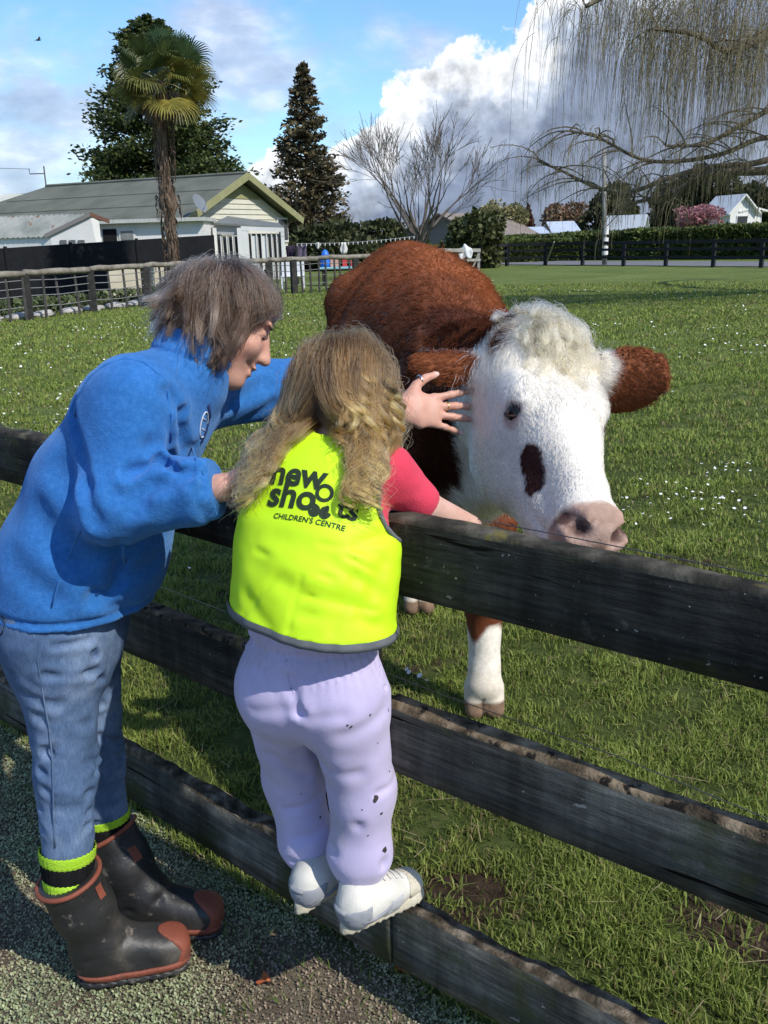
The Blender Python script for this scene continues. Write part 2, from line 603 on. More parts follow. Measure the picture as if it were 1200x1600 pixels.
def make_ground():
    m = bpy.data.materials.new('paddock_turf'); m.use_nodes = True
    g = NG(m.node_tree)
    P = g.n('ShaderNodeTexCoord').outputs['Object']
    far = g.ramp(g.noise(P, .35, 8, .62), [(.3, (.100, .135, .034)), (.5, (.130, .168, .045)), (.7, (.165, .195, .062))])
    fine = g.noise(P, 9.0, 8, .7)
    far = g.mix(1.0, far, g.ramp(fine, [(.3, .5), (.5, .95), (.72, 1.45)]), 'MULTIPLY')
    far = g.mix(1.0, far, g.ramp(g.noise(g.v('MULTIPLY', P, (.25, 1, 1)), 1.6, 6, .65), [(.3, .72), (.7, 1.25)]), 'MULTIPLY')
    dry = g.smooth(g.noise(P, .9, 6, .6), .60, .74)
    far = g.mix(g.m('MULTIPLY', dry, .55), far, (.19, .165, .075))
    bare = g.smooth(g.noise(P, 2.3, 7, .62), .60, .68)
    soil = g.ramp(g.noise(P, 22.0, 6, .6), [(.3, (.028, .018, .012)), (.6, (.062, .042, .028)), (.8, (.11, .085, .055))])
    near = g.mix(bare, g.ramp(g.noise(P, 14.0, 7, .65), [(.3, (.035, .052, .013)), (.55, (.075, .098, .026)), (.75, (.13, .12, .055))]), soil)
    for (cx, cy, rx, ry) in ((.90, 1.95, .22, .16), (.16, 2.06, .18, .12), (1.3, 4.4, .4, .2)):
        ed = g.v('LENGTH', g.v('MULTIPLY', g.v('SUBTRACT', P, (cx, cy, 0)), (1 / rx, 1 / ry, 0)))
        ed = g.m('ADD', ed, g.m('MULTIPLY', g.m('SUBTRACT', g.noise(P, 9.0, 6, .65), .5), 1.1))
        near = g.mix(g.smooth(ed, 1.15, .85), near, soil)
    d = g.v('LENGTH', P)
    pad = g.mix(g.smooth(d, 6.0, 13.0), near, far)
    # verge on the near side: worn earth under mossy ground cover
    sd = g.m('SUBTRACT', g.v('DOT_PRODUCT', P, (FN[0], FN[1], 0)), float(FJ @ FN))
    verge = g.ramp(g.noise(P, 7.0, 8, .7), [(.3, (.08, .062, .045)), (.45, (.15, .118, .085)), (.6, (.18, .155, .105)), (.75, (.14, .15, .08))])
    c = g.mix(g.smooth(sd, -.06, .06), verge, pad)
    p = g.n('ShaderNodeBsdfPrincipled'); g.put(p.inputs['Base Color'], c)
    p.inputs['Roughness'].default_value = .95; p.inputs['Specular IOR Level'].default_value = .1
    bn = g.n('ShaderNodeBump'); bn.inputs['Strength'].default_value = .9; bn.inputs['Distance'].default_value = .03
    g.put(bn.inputs['Height'], g.noise(P, 25.0, 8, .7)); g.t.links.new(bn.outputs[0], p.inputs['Normal'])
    out = g.n('ShaderNodeOutputMaterial'); g.t.links.new(p.outputs[0], out.inputs[0])
    # rings of a polar sheet, fine near the camera, out to the horizon
    rr = np.concatenate([[0.0], np.linspace(.3, 9, 120), np.geomspace(9.3, 1500, 70)])
    nth = 220
    th = np.linspace(0, 2 * np.pi, nth, endpoint=False)
    X = (rr[:, None] * np.cos(th)).ravel(); Y = (rr[:, None] * np.sin(th)).ravel()
    rad = np.repeat(rr, nth)
    Z = gnoise(X, Y) * np.clip(1.2 - rad / 30, .0, 1)
    i, j = np.meshgrid(np.arange(len(rr) - 1), np.arange(nth), indexing='ij'); j2 = (j + 1) % nth
    Fq = np.stack([i * nth + j, (i + 1) * nth + j, (i + 1) * nth + j2, i * nth + j2], -1).reshape(-1, 4)
    o = link('ground', npmesh('ground', np.c_[X, Y, Z], Fq), m, None, True)
    put_tags(o, 'green grazed paddock ground running back from the worn verge to the horizon', 'ground', kind='structure')


make_ground()


def blades(n, x, y, h, w, gen, lean=.6, seg=2, z0=None):
    """grass blades as tapering two-step strips; returns V, F arrays"""
    a = gen.random(n) * 6.283; b = gen.random(n) * 6.283
    z = gnoise(x, y) - .004 if z0 is None else z0
    ln = np.abs(gen.normal(0, lean, n))
    sx, sy = np.cos(a) * w / 2, np.sin(a) * w / 2
    dx, dy = np.cos(b) * ln * h, np.sin(b) * ln * h
    v = np.zeros((n, 5, 3))
    v[:, 0] = np.c_[x - sx, y - sy, z]; v[:, 1] = np.c_[x + sx, y + sy, z]
    v[:, 2] = np.c_[x + .35 * dx + sx * .8, y + .35 * dy + sy * .8, z + h * .6]
    v[:, 3] = np.c_[x + .35 * dx - sx * .8, y + .35 * dy - sy * .8, z + h * .6]
    v[:, 4] = np.c_[x + dx, y + dy, z + h * (1.0 - .25 * np.minimum(ln, 1.6))]
    k = np.arange(n)[:, None] * 5
    F = np.concatenate([k + np.array([[0, 1, 2]]), k + np.array([[0, 2, 3]]), k + np.array([[3, 2, 4]])])
    return v.reshape(-1, 3), F


def make_grass():
    gen = np.random.default_rng(21)
    n = 900000
    # radial density falling with distance
    r = np.exp(gen.random(n) * math.log(33 / 1.55)) * 1.55
    keep = gen.random(n) < np.clip((r / 3.0), .35, 1)
    th = (gen.random(n) - .5) * R(84)
    x, y = r * np.sin(th), r * np.cos(th)
    P = np.c_[x, y, np.zeros(n)]
    clump = vnoise(P, 5.0, 11) + .7 * vnoise(P, 14.0, 12)
    bare = vnoise(P, 1.7, 13) + .45 * vnoise(P, 6.0, 14)
    s = side_of_fence(x, y)
    # trodden soil: under the right-hand rails and close to the bottom rail
    mud = ((x - .90) / .20) ** 2 + ((y - 1.95) / .14) ** 2 < 1 + 1.2 * bare
    mud |= ((x - .16) / .16) ** 2 + ((y - 2.06) / .10) ** 2 < .7 + 1.5 * bare
    keep &= (s > .03) & (gen.random(n) < np.clip(.62 + 1.6 * clump, .06, 1)) & ((bare > -.30 + .12 * gen.random(n)) | (gen.random(n) < .6))
    keep &= ~(mud & (gen.random(n) < .9))
    x, y, r, clump, bare = x[keep], y[keep], r[keep], clump[keep], bare[keep]
    n = len(x)
    h = (.018 + .022 * gen.random(n) + .030 * np.clip(clump + .12, 0, 1)) * np.clip(.7 + r / 14, 1, 1.5)
    w = (.0030 + .0024 * gen.random(n)) * np.clip(r / 3.2, 1, 6.5)
    V, F = blades(n, x, y, h, w, gen, .75)
    t = gen.random(n)[:, None]; dry = (gen.random(n) < (.07 + .14 * (bare < -.1)))[:, None]
    c = np.array([.118, .175, .028]) * (1 - t) + np.array([.295, .340, .084]) * t
    c = c * (1 + .55 * clump[:, None]) * (1 - .1 * (r[:, None] < 2.5))
    c = np.where(dry, np.array([.27, .22, .10]) * (.6 + .5 * t), c)
    o = link('grass', npmesh('grass', V, F, {'col': np.repeat(c, 5, 0)}), amat('grass_blades', rough=.6, spec=.25, vary=.1, vscale=3.0, trans=.3))
    put_tags(o, 'short tufted green grass covering the paddock beyond the rails', 'grass', kind='stuff')
    # straw and dead stalks lying about
    n = 330
    r = 1.6 + 4.5 * gen.random(n); th = (gen.random(n) - .5) * R(58)
    x, y = r * np.sin(th), r * np.cos(th); L = .03 + .07 * gen.random(n); a = gen.random(n) * 6.28
    z = gnoise(x, y) + .022 + .02 * gen.random(n); e = gen.normal(0, .006, n)
    sx, sy = -np.sin(a) * .0009, np.cos(a) * .0009
    v = np.stack([np.c_[x - sx, y - sy, z], np.c_[x + sx, y + sy, z], np.c_[x + L * np.cos(a) + sx, y + L * np.sin(a) + sy, z + e], np.c_[x + L * np.cos(a) - sx, y + L * np.sin(a) - sy, z + e]], 1)
    o = link('straw', npmesh('straw', v.reshape(-1, 3), np.arange(4 * n).reshape(-1, 4)), pmat('straw', [(.22, .17, .09), (.36, .30, .18)], 3.0, .8))
    put_tags(o, 'scattered dry straw and dead stalks lying on the ground by the rails', 'straw', kind='stuff')


make_grass()


def make_verge():
    """mossy small-leaved ground cover and crumbs of earth on the near side"""
    gen = np.random.default_rng(5)
    n = 420000
    x = -2.2 + 3.2 * gen.random(n); y = .75 + 2.6 * gen.random(n)
    P = np.c_[x, y, np.zeros(n)]
    patch = vnoise(P, 2.6, 31) + .55 * vnoise(P, 7.0, 32) + .3 * vnoise(P, 21.0, 33)
    s = side_of_fence(x, y)
    keep = (s < .05) & (s > -1.45) & (patch > -.62 + .22 * gen.random(n)) & ((patch > -.15) | (gen.random(n) < .8))
    x, y, patch = x[keep], y[keep], patch[keep]; n = len(x)
    a = gen.random(n) * 6.283; L = .0032 + .0050 * gen.random(n); up = .35 + .9 * gen.random(n)
    z = gnoise(x, y) + gen.random(n) * (.004 + .016 * np.clip(patch + .25, 0, .8))
    dx, dy = np.cos(a), np.sin(a); w = L * .42
    v = np.zeros((n, 4, 3))
    v[:, 0] = np.c_[x, y, z]
    v[:, 1] = np.c_[x + dx * L * .55 - dy * w, y + dy * L * .55 + dx * w, z + L * up * .6]
    v[:, 2] = np.c_[x + dx * L, y + dy * L, z + L * up * .75]
    v[:, 3] = np.c_[x + dx * L * .55 + dy * w, y + dy * L * .55 - dx * w, z + L * up * .6]
    t = gen.random(n)[:, None]; k = np.clip(patch * 1.8 + .78 + .25 * gen.normal(0, 1, n), 0, 1)[:, None]
    green = np.array([.19, .225, .105]) * (1 - t) + np.array([.46, .50, .29]) * t
    brown = np.array([.15, .11, .078]) * (1 - t) + np.array([.37, .285, .205]) * t
    c = brown * (1 - k) + green * k
    o = link('ground_cover', npmesh('ground_cover', v.reshape(-1, 3), np.arange(4 * n).reshape(-1, 4), {'col': np.repeat(c, 4, 0)}),
             amat('clover_leaves', rough=.65, spec=.2, vary=.2, vscale=6.0, trans=.15))
    put_tags(o, 'mossy small-leaved ground cover on the worn earth beside the boots', 'ground cover', kind='stuff')
    # a few longer blades on the verge
    n = 9000
    x = -2.0 + 3.0 * gen.random(n); y = .8 + 2.4 * gen.random(n); P = np.c_[x, y, np.zeros(n)]
    s = side_of_fence(x, y); k = (s < .04) & (s > -1.5) & ((vnoise(P, 4, 41) > .12) | ((s > -.14) & (gen.random(n) < .6)))
    x, y = x[k], y[k]; n = len(x)
    V, F = blades(n, x, y, .015 + .03 * gen.random(n), .0028 + .001 * gen.random(n), gen, .9)
    t = gen.random(n)[:, None]
    c = np.array([.07, .13, .02]) * (1 - t) + np.array([.16, .22, .05]) * t
    o = link('verge_grass', npmesh('verge_grass', V, F, {'col': np.repeat(c, 5, 0)}), amat('verge_blades', rough=.6, spec=.2, trans=.3))
    put_tags(o, 'sparse short grass blades poking through the mossy verge', 'grass', kind='stuff')
    # crumbs of earth
    n = 7000
    x = -2.0 + 3.0 * gen.random(n); y = .8 + 2.4 * gen.random(n); P = np.c_[x, y, np.zeros(n)]
    s = side_of_fence(x, y)
    k = (s < .03) & (s > -1.45) & (vnoise(P, 2.6, 31) + .55 * vnoise(P, 7.0, 32) < .02); x, y = x[k], y[k]
    x2 = .90 + .12 * gen.normal(0, 1, 900); y2 = 1.95 + .09 * gen.normal(0, 1, 900); k = side_of_fence(x2, y2) > .05
    x = np.r_[x, x2[k]]; y = np.r_[y, y2[k]]; n = len(x)
    q = np.array([[1, 0, 0], [-.5, .8, 0], [-.5, -.8, 0], [0, 0, 1.0]]); sz = .002 + .006 * gen.random(n) ** 2.2
    rot = gen.random(n) * 6.28; cs, sn = np.cos(rot), np.sin(rot)
    v = np.stack([np.c_[x + sz * (q[i, 0] * cs - q[i, 1] * sn), y + sz * (q[i, 0] * sn + q[i, 1] * cs), gnoise(x, y) + sz * q[i, 2]] for i in range(4)], 1)
    k = np.arange(n)[:, None] * 4
    F = np.concatenate([k + np.array([f]) for f in ((0, 1, 3), (1, 2, 3), (2, 0, 3))])
    o = link('earth_crumbs', npmesh('earth_crumbs', v.reshape(-1, 3), F), pmat('earth', [(.030, .021, .015), (.075, .052, .036), (.12, .09, .065)], 30.0, .95, .1))
    put_tags(o, 'crumbs of dark earth on the bare patches by the fence', 'earth', kind='stuff')
    # fallen leaves
    lm = pmat('fallen_leaf', [(.30, .07, .02), (.42, .13, .04)], 40.0, .7)
    for i, (px, py, lab) in enumerate(((415, 1533, 'orange fallen leaf lying nearest to the toe of the boots'), (625, 1515, 'orange fallen leaf below the child, close to the bottom rail'))):
        p = atz(px, py, .02); mb = MB(); a = 1.1 + 2.3 * i
        ring = []
        for j in range(9):
            t = 6.283 * j / 9; rr = .017 * (1 + .35 * math.sin(3 * t + i)) * (1.0 if j % 2 else .72)
            ring.append((p[0] + rr * math.cos(t + a) * 1.3, p[1] + rr * math.sin(t + a), .024 + .006 * math.sin(2 * t)))
        ring.append((p[0], p[1], .021))
        mb.add(ring, [(j, (j + 1) % 9, 9) for j in range(9)])
        put_tags(mb.build('fallen_leaf', lm), lab, 'leaf')


make_verge()


def make_daisies():
    """little white flowers, uncountable, thick in drifts over the paddock"""
    gen = np.random.default_rng(9)
    n = 9000
    r = np.exp(gen.random(n) * math.log(36 / 3.2)) * 3.2; th = (gen.random(n) - .5) * R(60)
    x, y = r * np.sin(th), r * np.cos(th)
    P = np.c_[x, y, np.zeros(n)]
    k = (vnoise(P, .55, 51) + .6 * vnoise(P, 2.0, 52) > .08 + .22 * gen.random(n)) & (side_of_fence(x, y) > .3)
    x, y, r = x[k], y[k], r[k]; n = len(x)
    sz = (.006 + .005 * gen.random(n)) * np.clip(r / 9, 1, 1.6); z = gnoise(x, y) * np.clip(1.2 - r / 30, 0, 1) + .035 + .012 * gen.random(n)
    tl = gen.normal(0, .35, (n, 2))
    m = 8; ang = np.arange(m) * 6.283 / m
    v = np.zeros((n, m + 1, 3)); v[:, m] = np.c_[x, y, z - sz * .25]
    for i, a in enumerate(ang):
        dx, dy = math.cos(a) * sz, math.sin(a) * sz
        v[:, i] = np.c_[x + dx, y + dy, z + dx * tl[:, 0] + dy * tl[:, 1]]
    k = np.arange(n)[:, None] * (m + 1)
    F = np.concatenate([k + np.array([[i, (i + 1) % m, m]]) for i in range(m)])
    o = link('daisies', npmesh('daisies', v.reshape(-1, 3), F), pmat('daisy_petals', [(.78, .78, .74)], rough=.6))
    put_tags(o, 'tiny white daisies dotted in drifts across the paddock', 'daisies', kind='stuff')


make_daisies()

# ================================================================== the front fence
def wood_dark(name, k=1.0, moss=.62):
    """stained sawn timber: grain along the rail, drip streaks down it, moss, chips of pale lichen"""
    m = bpy.data.materials.new(name); m.use_nodes = True
    g = NG(m.node_tree); P = g.n('ShaderNodeTexCoord').outputs['Object']
    al = g.v('DOT_PRODUCT', P, (FE[0], FE[1], 0)); ac = g.v('DOT_PRODUCT', P, (FN[0], FN[1], 0)); sp = g.n('ShaderNodeSeparateXYZ'); g.put(sp.inputs[0], P)
    cb = g.n('ShaderNodeCombineXYZ'); g.put(cb.inputs[0], al); g.put(cb.inputs[1], ac); g.put(cb.inputs[2], sp.outputs[2]); Q = cb.outputs[0]
    grain = g.noise(g.v('MULTIPLY', Q, (.05, 1, 1)), 95.0, 6, .65)
    drip = g.noise(g.v('MULTIPLY', Q, (1, 1, .10)), 16.0, 6, .6)
    big = g.noise(Q, 3.2, 7, .62)
    c = g.ramp(big, [(.30, (.0085 * k, .0086 * k, .0078 * k)), (.5, (.0175 * k, .0178 * k, .0158 * k)), (.7, (.041 * k, .041 * k, .035 * k))])
    c = g.mix(1.0, c, g.ramp(grain, [(.30, .45), (.5, 1.0), (.70, 1.7)]), 'MULTIPLY')
    c = g.mix(1.0, c, g.ramp(drip, [(.30, .6), (.7, 1.5)]), 'MULTIPLY')
    c = g.mix(g.m('MULTIPLY', g.smooth(g.noise(Q, 5.0, 8, .65), moss - .06, moss + .10), .8), c, (.050, .058, .022))
    c = g.mix(g.smooth(g.noise(Q, 17.0, 7, .65), .60, .76), c, (.10, .10, .092))
    c = g.mix(g.smooth(g.noise(g.v('MULTIPLY', Q, (.5, 1, 1)), 38.0, 4, .6), .695, .705), c, (.24, .24, .225))
    c = g.mix(g.smooth(g.noise(Q, 120.0, 2, .5), .735, .75), c, (.30, .31, .27))
    crack = g.smooth(g.noise(g.v('MULTIPLY', Q, (.035, 1, 1)), 34.0, 3, .5), .335, .30); c = g.mix(crack, c, (.003, .003, .003))
    p = g.n('ShaderNodeBsdfPrincipled'); g.put(p.inputs['Base Color'], c); p.inputs['Roughness'].default_value = .85; p.inputs['Specular IOR Level'].default_value = .12
    bn = g.n('ShaderNodeBump'); bn.inputs['Strength'].default_value = .8; bn.inputs['Distance'].default_value = .004
    hgt = g.m('SUBTRACT', g.m('ADD', grain, g.m('MULTIPLY', g.noise(Q, 70.0, 5, .6), .6)), g.m('MULTIPLY', crack, 1.5)); g.put(bn.inputs['Height'], hgt); g.t.links.new(bn.outputs[0], p.inputs['Normal'])
    out = g.n('ShaderNodeOutputMaterial'); g.t.links.new(p.outputs[0], out.inputs[0])
    return m


M_RAIL = [wood_dark('charcoal_stained_timber', 1.6, .60), wood_dark('weathered_grey_black_timber', 3.2, .56), wood_dark('mossy_grey_black_timber', 3.8, .53)]
M_RAILTOP = [pmat('worn_rail_edge', [(.012, .012, .011), (.05, .046, .036), (.15, .135, .105)], 16.0, .9, .1, .7, 80.0, 7, (1, 1, 1), [((.14, .12, .04), 12.0, .6, .7)], bdist=.004),
             pmat('lichened_rail_edge', [(.030, .023, .015), (.13, .098, .062), (.29, .225, .15)], 26.0, .9, .1, 1.0, 90.0, 8, (1, 1, 1), [((.30, .23, .03), 8.0, .60, .68), ((.018, .015, .012), 30.0, .54, .62), ((.34, .33, .30), 60.0, .68, .71)], bdist=.006),
             pmat('splintered_rail_edge', [(.014, .011, .009), (.085, .068, .046), (.27, .22, .16)], 28.0, .95, .1, 1.0, 70.0, 8, (1, 1, 1), [((.40, .40, .37), 22.0, .70, .73), ((.16, .14, .03), 9.0, .62, .70)], bdist=.008)]


def make_rail(a2, b2, ztop, h, level, seed, parent):
    """one sawn board: far face on the line a2-b2, 45 mm thick, top edge worn uneven"""
    a2, b2 = np.asarray(a2), np.asarray(b2); L = np.linalg.norm(b2 - a2); e = (b2 - a2) / L
    n = np.array([-e[1], e[0]]); n = n if n @ FN > 0 else -n
    T = .045; wear = (.0035, .006, .016)[level]; N = int(L / .012) + 1
    # profile (depth, height) round the board
    prof = [(0, 0), (0, h * .33), (0, h * .66), (0, h - .012), (.003, h - .004), (.008, h), (.018, h), (.028, h), (.037, h), (.042, h - .004), (T, h - .012), (T, h * .5), (T, 0)]
    m = len(prof); t = np.linspace(0, L, N)
    D = np.array([p[0] for p in prof]); Hh = np.array([p[1] for p in prof])
    S, Dd = np.meshgrid(t, D, indexing='ij'); _, HH = np.meshgrid(t, Hh, indexing='ij')
    topw = np.clip((HH - h * .80) / (h * .2), 0, 1)
    Pn = np.c_[S.ravel(), Dd.ravel() * 4, HH.ravel()]
    nz = vnoise(np.c_[S.ravel() * .35, Dd.ravel() * 3.5, HH.ravel() * .4], 26, seed) + .5 * vnoise(np.c_[S.ravel() * .5, Dd.ravel() * 6, HH.ravel()], 60, seed + 1)
    nz = nz.reshape(S.shape)
    sag = .004 * np.sin(S * 1.7 + seed) + .003 * np.sin(S * 4.1 + seed * 2)
    Z = ztop - h + HH + sag + topw * nz * wear * 2.0 - topw * wear * .6
    inw = topw * vnoise(np.c_[S.ravel() * .3, Dd.ravel() * 0, HH.ravel()], 30, seed + 7).reshape(S.shape) * wear * 1.2
    Dd = Dd + np.where(Dd < T / 2, np.abs(inw), -np.abs(inw)) + .0012 * vnoise(Pn * np.array([.4, 1, 1]), 30, seed + 3).reshape(S.shape) * 2
    X = a2[0] + e[0] * S + n[0] * (Dd - T); Y = a2[1] + e[1] * S + n[1] * (Dd - T)      # far face on the line
    V = np.stack([X, Y, Z], -1).reshape(-1, 3)
    F = []; top = []
    for i in range(N - 1):
        for j in range(m):
            j2 = (j + 1) % m
            F.append((i * m + j, i * m + j2, (i + 1) * m + j2, (i + 1) * m + j)); top.append(3 <= j < 10)
    F.append(tuple(range(m - 1, -1, -1))); F.append(tuple((N - 1) * m + j for j in range(m))); top += [False, False]
    me = npmesh('rail', V, F)
    o = link('rail', me, M_RAIL[level], parent, True)
    me.materials.append(M_RAILTOP[level])
    me.polygons.foreach_set('material_index', np.array(top, np.int32))
    bm = bmesh.new(); bm.from_mesh(me); bmesh.ops.recalc_face_normals(bm, faces=bm.faces); bm.to_mesh(me); bm.free()
    return o


def make_front_fence():
    fe = empty('post_and_rail_fence', (FJ[0], FJ[1], 0), 'black stained three-rail timber fence across the foreground between people and cow', 'fence')
    hs = (.152, .150, .165); zt = (1.117, .742, .300)
    for lv in range(3):
        o = make_rail(FJ + FL * 3.4, FJ + FL * .003, zt[lv], hs[lv], lv, 3 + lv, fe)
        o['label'] = ('black upper', 'black middle with worn brown top edge', 'mossy bottom')[lv] + ' rail on the left'
        o = make_rail(FJ + FR * .003, FJ + FR * 2.2, zt[lv], hs[lv], lv, 13 + lv, fe)
        o['label'] = ('black upper rail with chipped paint', 'grey black middle rail with lichened edge', 'splintered bottom rail')[lv] + ' on the right'
    pm = wood_dark('charcoal_post_timber', 1.0, .6)
    for d in (FJ + FL * .24 + FN * .105, FJ + FL * 2.1 + FN * .105, FJ + FR * 1.75 + FN * .11):
        MB().box((d[0], d[1], .50), (.11, .11, 1.24), math.atan2(FE[1], FE[0])).build('post', pm, fe, bevel=.006)
    wm = pmat('galvanised_wire', [(.16, .16, .16)], rough=.45, metal=.8)
    for (p0, p1, p2) in (((720, 806), (960, 853), (1230, 907)), ((690, 1085), (960, 1180), (1230, 1292))):
        off = FN * .16
        nrm = np.array([FN[0], FN[1], 0]); p0_ = np.array([FJ[0] + off[0], FJ[1] + off[1], 0])
        A, B, Cc = [onplane(x, y, p0_, nrm) for x, y in (p0, p1, p2)]
        d = (Cc - A) / np.linalg.norm(Cc - A)
        MB().tube([A - d * 2.4, A, B, Cc, Cc + d * .8], .0011, 5).build('wire', wm, fe)


make_front_fence()
# ================================================================== foliage helpers
def leafcloud(P, size, gen, cols, nrm=None, flat=.5, elong=1.6):
    """one kite-shaped leaf clump per point; returns V, F, colours"""
    n = len(P); d = gen.normal(0, 1, (n, 3))
    if nrm is not None:
        d = d * flat + nrm
    d /= np.linalg.norm(d, axis=1)[:, None]
    q = gen.normal(0, 1, (n, 3)); s = np.cross(d, q); s /= np.linalg.norm(s, axis=1)[:, None]; u = np.cross(s, d)
    sz = np.broadcast_to(size, (n,))[:, None] * (.6 + .8 * gen.random((n, 1)))
    v = np.stack([P - d * sz * elong * .5, P + s * sz * .5 + u * sz * .12, P + d * sz * elong * .5, P - s * sz * .5 + u * sz * .12], 1)
    return v.reshape(-1, 3), np.arange(4 * n).reshape(-1, 4), np.repeat(cols, 4, 0)


def leafobj(name, P, size, gen, c0, c1, mat, parent, nrm=None, elong=1.6):
    t = gen.random((len(P), 1)) ** 1.3
    V, F, C = leafcloud(P, size, gen, np.array(c0) * (1 - t) + np.array(c1) * t, nrm, .5, elong)
    return link(name, npmesh(name, V, F, {'col': C}), mat, parent)


M_LEAF = amat('foliage', rough=.6, spec=.25, vary=.25, vscale=1.2, trans=.22)
M_BARK = pmat('grey_bark', [(.07, .06, .05), (.16, .14, .12), (.24, .22, .19)], 6.0, .9, .1, .6, 30.0)
M_DKBARK = pmat('dark_bark', [(.035, .028, .022), (.085, .07, .055)], 5.0, .9, .1, .6, 30.0)


def blob_tree(name, label, base, rx, rz, zc, gen, c0, c1, n=5000, size=.3, cat='tree', group=None, lumps=14, pointy=0.0):
    base = np.asarray(base, float)
    e = empty(name, tuple(base), label, cat, group)
    mb = MB()
    mb.tube([base + (0, 0, -.1), base + (.05, 0, zc * .6), base + (0, 0, zc)], [rx * .09, rx * .07, rx * .03], 7)
    for k in range(6):
        a = k * 1.05; mb.tube([base + (0, 0, zc * .55), base + (rx * .55 * math.cos(a), rx * .55 * math.sin(a), zc + rz * .1)], [rx * .04, rx * .012], 5)
    mb.build('trunk', M_DKBARK, e)
    C = gen.normal(0, 1, (lumps, 3)); C /= np.linalg.norm(C, axis=1)[:, None]; C *= (.35 + .42 * gen.random((lumps, 1)))
    r = .34 + .22 * gen.random(lumps)
    k = gen.integers(0, lumps, n); d = gen.normal(0, 1, (n, 3)); d /= np.linalg.norm(d, axis=1)[:, None]
    q = C[k] + d * (r[k] * (.55 + .45 * gen.random(n) ** .5))[:, None]
    if pointy:
        q[:, :2] *= np.clip(1.05 - pointy * (q[:, 2:3] + 1) / 2, .08, 2)
    P = base + (0, 0, zc) + q * np.array([rx, rx, rz]); nr = d
    P[:, 2] = np.maximum(P[:, 2], .15)
    leafobj('crown', P, size, gen, c0, c1, M_LEAF, e, nr)
    return e


def branch_tree(mb, p, d, L, rad, depth, gen, maxd, spread=.55, upb=.25, nch=(2, 4), rmin=.008, droop=0.0):
    """recursive bare branches collected in mb"""
    n = 4; pts = [p]; q = np.array(p, float); dd = np.array(d, float)
    for i in range(n):
        dd = unit(dd + gen.normal(0, .09, 3) + np.array([0, 0, upb * .15 - droop * .2])); q = q + dd * L / n; pts.append(q.copy())
    rr = [max(rmin, rad * (1 - .45 * i / n)) for i in range(n + 1)]
    mb.tube(pts, rr, 5 if rad > .03 else 3, cap=False)
    if depth >= maxd:
        return
    k = gen.integers(nch[0], nch[1] + 1)
    for j in range(k):
        t = 1.0 if j == 0 else gen.uniform(.45, 1.0); i = min(n, max(1, int(round(t * n))))
        ax = unit(np.cross(dd, gen.normal(0, 1, 3))); a = (spread * .45 if j == 0 else spread) * gen.uniform(.7, 1.3)
        nd = unit(dd * math.cos(a) + ax * math.sin(a) + np.array([0, 0, upb - droop]))
        branch_tree(mb, pts[i], nd, L * gen.uniform(.62, .82), rr[i] * (.75 if j == 0 else .55), depth + 1, gen, maxd, spread, upb, nch, rmin, droop)


# ================================================================== trees behind the house
def conifer(name, label, base, H, rad, gen, c0, c1, n, size, z0=.08, gaps=0.0, shape=1.0, droop=.15):
    base = np.asarray(base, float); e = empty(name, tuple(base), label, 'tree')
    MB().tube([base + (0, 0, -.2), base + (0, 0, H * .5), base + (0, 0, H * .98)], [H * .022, H * .013, .03], 8).build('trunk', M_DKBARK, e)
    nb = int(260); P = []; Nn = []; mb = MB()
    for i in range(nb):
        t = (i + gen.random()) / nb; z = H * (z0 + (1 - z0) * t)
        a = gen.random() * 6.283; r = rad * ((1 - t) ** shape) * gen.uniform(.72, 1.12) + .12
        up = .32 - .1 * t
        tip = base + np.array([math.cos(a) * r, math.sin(a) * r, z + r * (up - droop) * .6])
        rt = base + (0, 0, z - r * .1)
        if i % 2 == 0:
            mb.tube([rt, (rt + tip) / 2 + (0, 0, .05), tip], [.05, .03, .01], 3, cap=False)
        m = max(5, int(n / nb * (.4 + 1.6 * (1 - t))))
        u = gen.random(m) ** .55; w = gen.normal(0, 1, (m, 3)) * np.array([1, 1, .55]) * (.10 + .13 * r)
        if gen.random() < gaps:
            m = m // 3; u = u[:m]; w = w[:m]
        P.append(rt + (tip - rt) * u[:, None] + w * (1.15 - u[:, None] * .6)); Nn.append(np.repeat(unit(tip - rt)[None], m, 0))
    mb.build('branches', M_DKBARK, e)
    leafobj('crown', np.concatenate(P), size, gen, c0, c1, M_LEAF, e, np.concatenate(Nn), 2.0)
    return e


g1 = np.random.default_rng(101)
p = aty(245, 385, 62); conifer('broad_conifer', 'broad dark green conifer rising behind the grey roof and the palm', (p[0] + .6, 62, 0), aty(230, 82, 62)[2] * 1.15, 5.9, g1, (.018, .034, .012), (.110, .135, .036), 60000, .14, .05, .10, .55)
p = aty(488, 372, 60); conifer('narrow_conifer', 'tall narrow brownish conifer standing right of the cream gable', (p[0] - .1, 60, 0), aty(472, 100, 60)[2], 3.0, g1, (.030, .030, .016), (.21, .165, .085), 17000, .15, .04, .45, .85)
blob_tree('hedge_tree', 'low olive green scrub between the gable house and the bare tree', (aty(560, 372, 57)[0] + .4, 57, 0), 3.6, 1.9, 1.2, g1, (.030, .042, .016), (.105, .110, .045), 6000, .28, 'shrub')
blob_tree('hedge_tree', 'low dark scrub beside the narrow conifer, behind the washing line', (aty(505, 372, 55)[0], 55, 0), 2.9, 1.6, .9, g1, (.022, .032, .012), (.085, .095, .036), 5000, .26, 'shrub')


